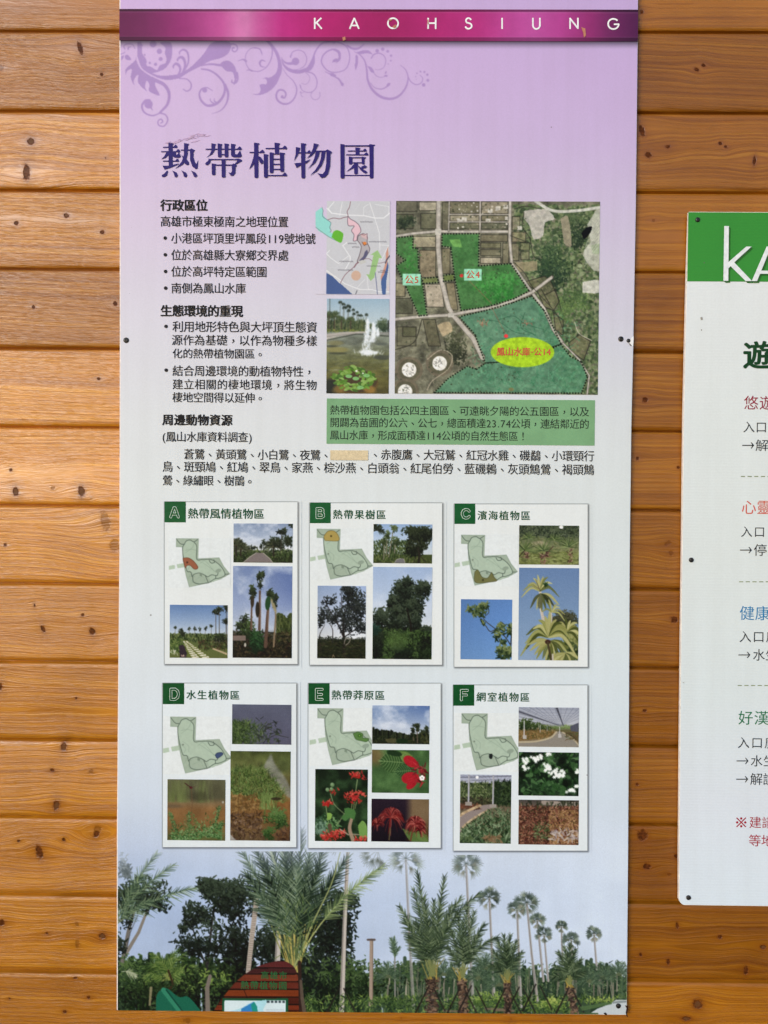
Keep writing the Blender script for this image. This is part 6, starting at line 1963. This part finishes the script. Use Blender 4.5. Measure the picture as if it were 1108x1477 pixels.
def card_e():
    o = (438, 980, 5.276)
    cd = card(o, (36, 28, 1045, 1283), (38, 28, 198, 187), (98, 74, 142, 150), 'E', '熱帶莽原區', (213, 85, 620, 155), 'card E with red flowers and a bright green patch on its plan')
    site_plan(o, cd, 107, 222, 1.147, 1.164, (46, 519), 'E')
    c = photo(o, 523, 198, 958, 490)
    c.vgrad([(198, (98, 126, 172)), (330, (142, 160, 190)), (420, (190, 198, 208)), (424, (40, 46, 30)), (490, (36, 40, 26))])
    q = np.clip((c.X - 700) / 250, 0, 1) * np.clip((330 - c.Y) / 130, 0, 1)
    c.a = c.a * (1 - .5 * q[..., None]) + np.array([70, 98, 156]) * .5 * q[..., None]
    clouds(c, .7, 4, 23, 420, 1.4)
    for x in np.arange(523, 960, 9):
        h = 378 + (x - 523) * .16 + c.R.randn() * 5 if x < 800 else 420 + c.R.randn() * 6
        c.seg(x, h, x, 450, 16, 16, c.pick(DT, 5))
    c.dabs(260, 523, 430, 958, 490, 18, DT + [(58, 66, 36)], .85); c.poly([(620, 452), (700, 446), (720, 480), (640, 482)], (88, 86, 56), .8); c.ell(750, 470, 46, 20, (26, 50, 26), .9)
    for x, y, b, r in ((862, 350, 480, 16), (832, 385, 460, 13), (935, 380, 470, 15), (905, 410, 470, 18)):
        c.seg(x, y, x + 6, b, 7, 9, (90, 78, 66)); c.crown(x, y, r, r * 1.3, 60, 11, DT, 5, .42); c.crown(x + 4, y + 34, r * .8, r, 40, 11, DT, 4, .4)
    c.dabs(60, 880, 400, 958, 480, 14, [(50, 56, 34), (74, 78, 46)], .9, 1.5)
    done(c, cd, 'evening_sky_photograph')
    c = photo(o, 520, 535, 955, 862)
    c.fill((66, 92, 52))
    n = fbm(c.ny, c.nx, 5, 7, 31)
    c.a = np.array([40, 66, 36]) + (n[..., None]) * np.array([60, 74, 46])
    c.ell(545, 580, 60, 70, (140, 100, 66), .6, 0, .9); c.blur(5)

    def leaf(x0, y0, x1, y1, w, col, vein):
        L = math.hypot(x1 - x0, y1 - y0)
        ux, uy = (x1 - x0) / L, (y1 - y0) / L
        pts = [(x0 + ux * L * t - uy * w * s_ * math.sin(math.pi * t ** .8), y0 + uy * L * t + ux * w * s_ * math.sin(math.pi * t ** .8)) for s_, ts in ((1, np.linspace(0, 1, 14)), (-1, np.linspace(1, 0, 14))) for t in ts]
        c.poly(pts, col)
        c.line([(x0, y0), (x1, y1)], 5, vein)
        for t in np.linspace(.1, .85, 8):
            for s_ in (1, -1):
                ww = w * math.sin(math.pi * min(1, t + .12) ** .8) * .92
                c.line(cat([(x0 + ux * L * t, y0 + uy * L * t), (x0 + ux * L * (t + .07) - uy * ww * s_ * .5, y0 + uy * L * (t + .07) + ux * ww * s_ * .5), (x0 + ux * L * (t + .2) - uy * ww * s_, y0 + uy * L * (t + .2) + ux * ww * s_)], 4), 4, vein, .75)
    leaf(720, 555, 860, 640, 40, (92, 122, 56), (120, 146, 84)); leaf(750, 630, 575, 620, 86, (52, 84, 44), (120, 146, 92)); leaf(830, 690, 690, 700, 54, (42, 74, 40), (96, 128, 80))
    c.ell(690, 560, 60, 22, (30, 54, 30), .9, .2)
    RD = [(170, 30, 42), (146, 22, 34), (190, 50, 60)]
    for x, y, rx, ry, rot in ((812, 622, 58, 38, .6), (812, 748, 66, 46, -.1), (820, 800, 44, 26, -.7)):
        c.ell(x, y, rx, ry, RD[0], 1, rot)
        for k in range(26):
            a, q2 = c.R.uniform(0, 6.28), c.R.rand() ** .5 * .8
            px, py = x + rx * q2 * math.cos(a), y + ry * q2 * math.sin(a)
            c.seg(px, py, px + 22 * math.cos(rot), py + 22 * math.sin(rot), 4, 2, c.pick(RD + [(140, 20, 28)], 8), .7)
    c.dabs(50, 850, 650, 930, 790, 26, [(140, 34, 40), (96, 30, 34), (176, 44, 52)], .9); c.line([(880, 660), (900, 740)], 5, (96, 40, 40))
    for k in range(5):
        a = -1.57 + k * 1.2566
        c.ell(902 + 12 * math.cos(a), 746 + 12 * math.sin(a), 9, 9, (244, 244, 240))
    c.ell(902, 746, 4, 4, (60, 40, 40))
    done(c, cd, 'red_bract_photograph')
    c = photo(o, 516, 908, 953, 1233)
    c.vgrad([(908, (44, 32, 46)), (1233, (26, 20, 32))])
    q = np.clip((c.X - 770) / 60, 0, 1)
    c.a = c.a * (1 - q[..., None]) + (np.array([118, 98, 72]) + 20 * (fbm(c.ny, c.nx, 4, 4, 8)[..., None] - .5) - np.clip((c.Y - 1050) / 180, 0, 1)[..., None] * 50) * q[..., None]
    c.blur(4)
    c.poly(cat([(750, 1130), (800, 1150), (900, 1180), (953, 1233), (830, 1233), (790, 1200)], 4), (84, 110, 58)); c.ell(900, 1190, 60, 34, (100, 126, 66), .7, .6)
    for x, y, r, n in ((665, 1040, 110, 260), (560, 1090, 60, 120), (850, 1090, 90, 200), (890, 1140, 50, 60)):
        for _ in range(n):
            a = c.R.uniform(-3.5, .4) if c.R.rand() < .8 else c.R.uniform(0, 6.28)
            l = r * c.R.uniform(.4, 1)
            P = cat([(x, y + 10), (x + .6 * l * math.cos(a), y + .6 * l * math.sin(a)), (x + l * math.cos(a), y + l * math.sin(a) + .45 * l)], 4)
            c.line(P, 7, c.pick([(104, 30, 32), (132, 46, 44), (74, 20, 26), (166, 84, 74)], 8), .85, 3)
    c.line([(652, 1220), (660, 1130)], 10, (92, 80, 56)); c.line([(815, 1225), (830, 1150)], 10, (110, 60, 44))
    done(c, cd, 'maroon_flower_photograph')
    c = photo(o, 88, 682, 487, 1230)
    c.fill((34, 52, 32))
    n = fbm(c.ny, c.nx, 9, 6, 41)
    c.a = np.array([20, 34, 22]) + np.clip(n - .3, 0, 1)[..., None] * np.array([80, 110, 66])
    c.blur(5)
    GL = [(56, 92, 52), (84, 124, 74), (112, 148, 98), (38, 66, 38)]
    c.crown(180, 1110, 70, 60, 300, 22, GL, 10, .42); c.crown(120, 1120, 40, 60, 140, 20, [(84, 112, 92), (110, 138, 116), (56, 84, 62)], 8, .4)
    for P, w, cc in (([(170, 960), (185, 1060), (200, 1110)], 6, (120, 140, 92)), ([(205, 870), (235, 950), (310, 1020)], 6, (130, 146, 104)), ([(408, 760), (395, 860)], 6, (140, 160, 110)), ([(370, 930), (362, 1020)], 5, (150, 150, 96)), ([(385, 930), (380, 1020)], 5, (140, 146, 96)), ([(402, 930), (392, 980)], 5, (140, 146, 96)), ([(330, 990), (280, 1070), (250, 1110)], 6, (120, 130, 96)), ([(380, 1225), (352, 1130), (372, 1040)], 30, (150, 128, 108)), ([(280, 1140), (345, 1180)], 12, (150, 138, 120)), ([(380, 1175), (470, 1180)], 9, (140, 130, 112)), ([(200, 1110), (210, 1190)], 30, (92, 76, 58))):
        c.line(cat(P, 5), w, cc, 1, w * .7)
    c.poly(cat([(310, 980), (350, 975), (395, 1000), (385, 1060), (350, 1050), (320, 1075), (290, 1050), (315, 1020)], 4), (72, 116, 62)); c.poly(cat([(180, 1015), (215, 1020), (210, 1060), (180, 1070)], 4), (128, 166, 78)); c.poly(cat([(415, 1110), (450, 1070), (487, 1120), (487, 1190), (430, 1200)], 4), (110, 150, 76))
    RF = [(190, 54, 48), (164, 40, 40), (206, 88, 74)]
    for x, y, rx, ry, n in ((415, 725, 46, 24, 60), (385, 885, 68, 36, 110), (170, 938, 38, 20, 45), (240, 1190, 80, 42, 130), (450, 1215, 44, 22, 50), (228, 848, 30, 14, 14)):
        c.crown(x, y, rx, ry, n, 15, [(170, 36, 32)] + RF, 9, .42)
    for x, y, r in ((181, 838, 15), (218, 800, 16), (212, 832, 13)):
        c.ell(x, y, r, r, (104, 134, 92)); c.ell(x - 4, y - 5, r * .5, r * .5, (140, 164, 124), .7, 0, .6)
    done(c, cd, 'scarlet_flower_photograph')


def card_f():
    o = (648, 983, 5.276)
    cd = card(o, (32, 25, 1053, 1288), (30, 23, 190, 183), (92, 66, 138, 138), 'F', '網室植物區', (207, 85, 617, 153), 'card F with net-house beds, white flowers and a black dot on its plan')
    site_plan(o, cd, 95, 245, 1.156, 1.169, (38, 526), 'F')
    c = photo(o, 527, 196, 986, 496)
    c.vgrad([(196, (150, 156, 172)), (320, (176, 180, 190)), (335, (140, 150, 130)), (370, (96, 92, 60)), (420, (128, 108, 74)), (496, (120, 112, 100))])
    V0 = (850, 335)
    for x, y in [(527, 196 + k * 24) for k in range(5)] + [(560 + k * 48, 196) for k in range(9)] + [(986, 200 + k * 26) for k in range(4)]:
        c.seg(x, y, *V0, 3.4, 1.4, (104, 108, 124), .8)
    c.seg(815, 196, 868, 335, 16, 6, (70, 72, 84)); c.seg(527, 230, 830, 330, 14, 4, (84, 86, 98)); c.seg(527, 290, 800, 338, 6, 3, (110, 112, 122))
    for k in range(6):
        t = 1 - .78 ** (k + .4)
        c.seg(527 + 320 * t, 290 + 45 * t, 590 + 260 * t, 196 + 138 * t, 3, 3, (120, 124, 138), .7); c.seg(590 + 260 * t, 196 + 138 * t, 986 - 130 * t, 200 + 134 * t, 3, 3, (120, 124, 138), .7)
    c.crown(590, 330, 50, 36, 220, 14, GT[:3], 9, .42); c.crown(660, 345, 40, 22, 130, 12, GT[:3], 8, .42); c.crown(740, 352, 40, 14, 90, 10, GT, 8, .4); c.crown(860, 345, 60, 12, 90, 10, [(96, 118, 66), (124, 144, 90)], 8, .4)
    c.poly([(527, 375), (700, 372), (810, 380), (780, 410), (640, 440), (527, 450)], (124, 98, 58)); c.dabs(260, 527, 365, 810, 440, 13, [(130, 104, 62), (96, 78, 46), (150, 124, 80), (80, 84, 46)], .85)
    c.poly(cat([(527, 462), (660, 455), (770, 425), (815, 382), (855, 382), (915, 415), (975, 470), (970, 496), (527, 496)], 4), (136, 130, 120))
    c.line(cat([(527, 462), (660, 455), (770, 425), (815, 382)], 5), 12, (176, 164, 136)); c.line(cat([(862, 384), (925, 415), (985, 480)], 5), 9, (176, 164, 136))
    c.poly([(880, 385), (986, 370), (986, 460), (930, 415)], (96, 82, 58)); c.dabs(90, 890, 380, 986, 440, 12, [(110, 92, 60), (70, 64, 44), (90, 100, 60)], .85)
    c.poly([(920, 335), (986, 308), (986, 380), (925, 372)], (92, 94, 110)); 
    for x in np.arange(928, 986, 12):
        c.seg(x, 335 - (x - 928) * .42, x, 375, 3, 3, (60, 62, 70))
    for x, y0, y1, w in ((570, 300, 430, 7), (692, 330, 385, 4), (745, 338, 375, 3), (840, 345, 420, 5), (680, 320, 360, 3)):
        c.seg(x, y0, x, y1, w, w, (196, 196, 200)); 
    c.poly([(560, 410), (590, 410), (590, 438), (560, 438)], (170, 166, 160)); c.poly([(830, 396), (852, 396), (854, 424), (828, 424)], (176, 172, 168))
    done(c, cd, 'net_house_photograph')
    c = photo(o, 527, 537, 985, 868)
    c.fill((26, 40, 28))
    GF = [(36, 62, 36), (54, 88, 50), (78, 114, 70), (24, 40, 26)]
    for _ in range(330):
        x, y = c.R.uniform(527, 985), c.R.uniform(537, 868)
        a = c.R.uniform(0, 6.28)
        c.ell(x, y, c.R.uniform(14, 32), c.R.uniform(9, 18), c.pick(GF, 7), .85, a)
        c.seg(x - 16 * math.cos(a), y - 16 * math.sin(a), x + 16 * math.cos(a), y + 16 * math.sin(a), 2, 1, (96, 130, 88), .4)
    for x, y in ((900, 770), (545, 700), (690, 560), (860, 600), (940, 700)):
        c.ell(x, y, 34, 26, (16, 24, 18), .75, 0, .5)
    c.crown(690, 770, 100, 60, 130, 34, GF, 12, .4)
    for x, y, r in ((655, 590, 38), (575, 600, 30), (745, 655, 36), (800, 690, 44), (855, 695, 34), (570, 655, 24), (935, 820, 28), (975, 680, 22), (690, 570, 20), (750, 552, 16), (830, 720, 26), (968, 790, 14)):
        for _ in range(int(r * .34)):
            px, py = x + c.R.randn() * r * .5, y + c.R.randn() * r * .4
            for k in range(5):
                a = k * 1.2566 + px
                c.ell(px + 7 * math.cos(a), py + 7 * math.sin(a), 7, 3.4, c.pick([(236, 240, 236), (218, 226, 220)], 6), .95, a)
    done(c, cd, 'white_flower_photograph')
    c = photo(o, 527, 900, 985, 1240)
    c.vgrad([(900, (70, 66, 62)), (945, (104, 92, 82)), (960, (100, 66, 50)), (1240, (92, 66, 46))])
    c.poly([(700, 905), (985, 915), (985, 945), (700, 935)], (150, 138, 128)); c.dabs(50, 527, 900, 985, 950, 26, [(44, 48, 36), (70, 74, 54)], .8, 1.5)
    c.dabs(2600, 520, 945, 985, 1240, 15, [(112, 68, 54), (138, 88, 70), (76, 40, 36), (56, 34, 30), (160, 116, 92), (64, 66, 40)], .88)
    c.dabs(500, 760, 970, 985, 1240, 17, [(150, 112, 74), (176, 140, 98), (120, 90, 54)], .8); c.dabs(60, 780, 1120, 985, 1200, 26, [(176, 166, 164), (150, 138, 142), (196, 188, 180)], .7); c.dabs(90, 640, 1080, 760, 1190, 18, [(76, 92, 56), (54, 66, 40), (120, 130, 90)], .85)
    done(c, cd, 'leaf_bed_photograph')
    c = photo(o, 82, 708, 470, 1230)
    c.vgrad([(708, (156, 162, 182)), (770, (170, 174, 190)), (780, (78, 92, 60)), (920, (60, 66, 44)), (960, (110, 96, 78)), (1230, (72, 84, 56))])
    for x in np.linspace(60, 480, 12):
        c.seg(x, 708, 330 + (x - 270) * .3, 775, 3, 2, (110, 114, 132), .8)
    c.line([(82, 730), (470, 716)], 6, (96, 98, 112)); c.line([(82, 760), (330, 745), (470, 752)], 5, (110, 112, 124)); c.ell(210, 728, 11, 11, (250, 250, 250))
    c.dabs(800, 82, 770, 340, 900, 17, [(60, 76, 44), (94, 110, 66), (122, 132, 92), (40, 50, 34)], .85); c.dabs(520, 340, 760, 470, 930, 20, [(26, 38, 26), (44, 60, 38), (62, 80, 48)], .88); c.dabs(160, 82, 880, 330, 940, 16, [(50, 50, 38), (84, 80, 58), (40, 36, 30)], .8)
    c.poly(cat([(82, 1020), (180, 960), (290, 935), (340, 950), (230, 1010), (130, 1090), (82, 1150)], 4), (138, 126, 122))
    c.dabs(200, 82, 930, 230, 970, 14, [(100, 60, 46), (130, 84, 62), (70, 50, 40)], .85)
    for k in np.linspace(0, 1, 26):
        c.ell(85 + 150 * k, 1020 - 78 * k ** .8, 12, 9, c.pick([(190, 166, 130), (160, 136, 104)], 8)); c.ell(95 + 200 * k ** 1.1, 1125 - 150 * k ** .8, 9, 7, c.pick([(186, 164, 132), (150, 132, 104)], 8))
    for x, y1, w in ((148, 930, 13), (334, 945, 12)):
        c.seg(x, 708, x - 2, y1, w, w, (150, 150, 158)); c.seg(x - w * .3, 720, x - w * .3, y1, 3, 3, (196, 196, 200)); c.poly([(x - 26, y1 - 15), (x + 24, y1 - 15), (x + 26, y1 + 14), (x - 28, y1 + 14)], (150, 142, 134))
    for _ in range(620):
        y = 960 + 270 * c.R.rand() ** .8
        x = c.R.uniform(max(100, 330 - (y - 950) * 1.2), 470)
        a = c.R.uniform(-2.8, -.3)
        l = 14 + (y - 950) * .13
        c.seg(x, y, x + l * math.cos(a), y + l * math.sin(a), l * .34, 2, c.pick([(60, 84, 54), (88, 112, 78), (126, 146, 112), (42, 58, 38)], 9), .9)
    c.dabs(40, 270, 1170, 400, 1225, 26, [(120, 92, 66), (140, 112, 82)], .7); c.crown(130, 1210, 40, 24, 80, 20, [(48, 66, 42), (84, 104, 68)], 8, .4)
    done(c, cd, 'garden_bed_photograph')


for fn in (card_a, card_b, card_c, card_d, card_e, card_f):
    fn()

for px, py, r in ((182.2, 490.8, 4.0), (895.6, 489, 3.8), (906.6, 491.4, 2.8), (892, 1450.8, 3.6)):
    screw(px, py, r, B1, YF)
polys('torn_edge', [[(908, 492), (911, 487), (914, 484.5), (913.4, 499), (910, 499), (907, 496)]], YF - .0003, flat((232, 232, 232)), B1, 'white chipped edge by the right-hand screws')
polys('torn_edge', [[(909, 496), (911.5, 499.5), (909, 498.6), (906.4, 494.6)]], YF - .0006, flat((60, 50, 46)), B1)
polys('torn_edge', [[(901.6, 1449.8), (905.8, 1450.6), (906, 1455), (904.6, 1462), (905.8, 1467.5), (903.2, 1464.5), (902.4, 1460), (903.6, 1454)]], YF - .0006, flat((48, 28, 22)), B1, 'dark split at the lower right corner')
polys('torn_edge', [[(870.5, 1461), (873, 1460), (875.4, 1462), (875, 1464.4), (872.6, 1463.4)]], YF - .0006, flat((38, 30, 28)), B1)
sm = []
r_ = np.random.RandomState(5)
for k in range(26):
    x, y = 236 + r_.rand() * 60, 0
    y = 209 - (x - 236) * .24 + r_.randn() * 2.2
    L = r_.uniform(4, 16)
    sm.append([(x, y), (x + L * .5, y - L * .13 - .5), (x + L, y - L * .24), (x + L * .5, y - L * .08 + .3)])
for q_ in sm:
    polys('dirt_smear', [q_], YF - .0004 - .00003 * (len(bpy.data.objects) % 7), flat((199, 170, 200)), B1)


# ------------------------------------------------------------------ the second board, running out of the picture
B2 = root('route_board', float(W(1150, 1306)[0]), -0.010, float(W(1150, 1306)[1]),
          'white corrugated board with a green top strip and route directions', 'sign')
DIST_FACE = DIST - 0.010
YB = -0.010


def corrugated():
    m, nt, p = new_mat('corrugated_plastic')
    a = nt.nodes.new('ShaderNodeAttribute')
    a.attribute_name = 'ink'
    pos = nt.nodes.new('ShaderNodeNewGeometry').outputs['Position']
    sep = nt.nodes.new('ShaderNodeSeparateXYZ')
    nt.links.new(pos, sep.inputs[0])
    w = mth(nt, 'SINE', mth(nt, 'MULTIPLY', sep.outputs[2], 2 * math.pi / 0.0041))
    ns = node(nt, 'ShaderNodeTexNoise', Scale=30.0, Detail=3.0)
    nt.links.new(pos, ns.inputs['Vector'])
    col = grime(nt, a.outputs['Color'])
    f = ramp(nt, mth(nt, 'ADD', mth(nt, 'MULTIPLY', w, .5), .5), [(0, .982), (1, 1.0)])
    col = mixc(nt, mth(nt, 'MULTIPLY', ns.outputs[0], 1.0), col, mixc(nt, 1.0, col, f, 'MULTIPLY'))
    nt.links.new(col, p.inputs['Base Color'])
    p.inputs['Roughness'].default_value = .42
    p.inputs['Specular IOR Level'].default_value = .35
    bp = node(nt, 'ShaderNodeBump', Strength=.07, Distance=.0005)
    nt.links.new(w, bp.inputs['Height'])
    nt.links.new(bp.outputs[0], p.inputs['Normal'])
    return m


M_CORR = corrugated()


def board2():
    left = [(993.8, 305.4), (990.6, 405), (986.2, 600), (984.0, 800), (982.4, 920), (980.6, 1100), (979.6, 1230), (979.6, 1298)]
    pts = [tuple(map(float, W(*p))) for p in left]
    xr = pts[-1][0] + .36
    zt, zb = pts[0][1], float(W(1050, 1306.4)[1])
    ol = pts[:-1] + [(pts[-1][0], zb + .008), (pts[-1][0] + .0016, zb + .004), (pts[-1][0] + .004, zb + .0016), (pts[-1][0] + .008, zb)] + [(xr - .008, zb), (xr, zb + .008), (xr, zt - .006), (xr - .006, zt)]
    me = slab(ol, YB + .0004, YB + .0055, B2)
    link('panel', me, flat((238, 232, 224), .45), B2)
    # printed face
    zs = np.linspace(zb + .0006, zt - .0006, 260)
    lz, lx = [q[1] for q in pts][::-1], [q[0] for q in pts][::-1]
    xl = np.interp(zs, lz, lx) + .0006 + np.maximum(0, .008 - np.sqrt(np.maximum(0, .008 ** 2 - np.maximum(0, zb + .008 - zs) ** 2)))
    f = np.linspace(0, 1, 12)
    X = xl[:, None] * (1 - f) + (xr - .0008) * f
    Z = np.repeat(zs[:, None], 12, 1)
    t = (zt - Z) / (zt - zb)
    stops = [0, .1, .3, .5, .7, .85, 1]
    cs = [(222, 226, 226), (222, 226, 226), (219, 225, 224), (217, 224, 223), (215, 224, 226), (215, 222, 230), (215, 226, 235)]
    colr = np.stack([np.interp(t, stops, [q[k] for q in cs]) for k in range(3)], -1)
    P = np.stack([X, np.full_like(X, YB), Z], -1)
    me = grid_mesh(P[::-1], B2, color=alb(colr[::-1]))
    link('printed_face', me, M_CORR, B2)
    xa, za = W(992.8, 306.2)
    xb, zb2 = W(991.2, 405.8)
    xs = np.linspace(0, 1, 8)
    zz = np.linspace(float(za), float(zb2), 40)
    X = (np.linspace(float(xa), float(xb), 40))[:, None] * (1 - xs) + (xr - .001) * xs
    P = np.stack([X, np.full_like(X, YB - .0004), np.repeat(zz[:, None], 8, 1)], -1)
    me = grid_mesh(P, B2, color=np.broadcast_to(alb((52, 138, 44)), P.shape))
    gb2 = link('green_strip', me, M_CORR, B2)
    def q(u, v): return (980 + u / 5.68, 300 + v / 5.68)
    K1 = [[(365, 150), (403, 150), (398, 598), (358, 598)], [(398, 446), (545, 318), (588, 318), (442, 452), (396, 500)], [(408, 470), (438, 438), (592, 600), (540, 600)]]
    A1 = [[(590, 600), (634, 600), (748, 318), (712, 318)], [(712, 318), (748, 318), (866, 600), (822, 600)], [(652, 515), (806, 515), (816, 541), (642, 541)]]
    sh = [[(u + 17, v + 15) for u, v in pl] for pl in K1 + A1]
    polys('letter_drop_shade', sh, YB - .0007, flat((44, 108, 40)), B2, conv=q)
    sh = [[(u + 9, v + 8) for u, v in pl] for pl in K1 + A1]
    polys('letter_drop_shade', sh, YB - .0009, flat((46, 86, 44)), B2, conv=q)
    polys('raised_letter', K1, YB - .0011, flat((222, 226, 226)), B2, conv=q)
    polys('raised_letter', A1, YB - .0011, flat((222, 226, 226)), B2, conv=q)
    TB = YB - .0004
    INK = (36, 40, 46)
    for s, l, r, t, b, col, bo in (('遊', 1075, 1111, 494, 532, (22, 62, 32), .022), ('悠遊', 1073, 1116.5, 571.6, 591.2, (140, 24, 52), 0), ('入口', 1071.8, 1106.5, 608.4, 624.2, INK, 0), ('解', 1090.5, 1107.5, 634.5, 650.8, INK, 0),
                                   ('心靈', 1069.6, 1112, 722.2, 742, (200, 84, 66), 0), ('入口', 1068.6, 1104.6, 759.6, 775, INK, 0), ('停', 1088, 1105.2, 785.4, 802, INK, 0),
                                   ('健康', 1066.8, 1110, 874.8, 894.8, (34, 118, 168), 0), ('入口廣', 1066.3, 1123, 910.6, 926.8, INK, 0), ('水生', 1085.8, 1121, 936.8, 953.2, INK, 0),
                                   ('好漢', 1065, 1109, 1026, 1045.6, (22, 104, 64), 0), ('入口廣', 1064, 1121, 1063.6, 1079.6, INK, 0), ('水生', 1082.8, 1118, 1089.8, 1105.8, INK, 0), ('解說', 1082, 1117.5, 1115.6, 1132.4, INK, 0),
                                   ('建議', 1080.8, 1116, 1178.4, 1194.6, (156, 24, 44), 0), ('等地', 1080, 1115, 1204.4, 1221, (156, 24, 44), 0)):
        text('text_line', s, l, r, t, b, col, B2, TB, bold=bo)
    def arrow(x, y):
        polys('arrow', [[(x, y - .7), (x + 16.4, y - .7), (x + 16.4, y + .7), (x, y + .7)], [(x + 12.2, y - 4.2), (x + 13.4, y - 4.6), (x + 17.2, y), (x + 15.2, y)], [(x + 12.2, y + 4.2), (x + 15.2, y), (x + 17.2, y), (x + 13.4, y + 4.6)]], TB, flat(INK), B2)
    for x, y in ((1070.5, 642.4), (1067.3, 793.4), (1065, 944.6), (1062.4, 1097.4), (1062, 1123.8)):
        arrow(x, y)
    # reference mark
    x, y = 1069, 1186
    M = stroke_poly([(x - 6.6, y - 6.6), (x + 6.6, y + 6.6)], 1.5) + stroke_poly([(x + 6.6, y - 6.6), (x - 6.6, y + 6.6)], 1.5)
    for dx, dy in ((0, -5.6), (0, 5.6), (-5.8, 0), (5.8, 0)):
        M.append([(x + dx + 1.7 * math.cos(a), y + dy + 1.7 * math.sin(a)) for a in np.linspace(0, 6.28, 10, endpoint=False)])
    polys('reference_mark', M, TB, flat((156, 24, 44)), B2)
    for x0, y in ((1068.6, 687.2), (1066, 839), (1064, 988.6)):
        polys('dashed_rule', [[(x0 + k * 9.6, y - .6), (x0 + k * 9.6 + 6, y - .6), (x0 + k * 9.6 + 6, y + .7), (x0 + k * 9.6, y + .7)] for k in range(11)], TB, flat((128, 140, 104)), B2)
    for px, py in ((1006.2, 317.2), (997, 807.6), (993, 1294.4)):
        screw(px, py, 3.5, B2, YB - .0004)
    for q_ in ([[(1010, 458), (1013, 457), (1014, 461), (1011, 462)], [(1011, 475), (1012.6, 475), (1012.4, 477.4), (1011.2, 477)], [(984.6, 984), (988, 985), (985, 985.2)]]):
        polys('dirt_smear', [q_], TB, flat((150, 146, 138)), B2)


board2()
bpy.data.objects.remove(_to, do_unlink=True)
bpy.data.curves.remove(_tc)
bpy.context.view_layer.update()
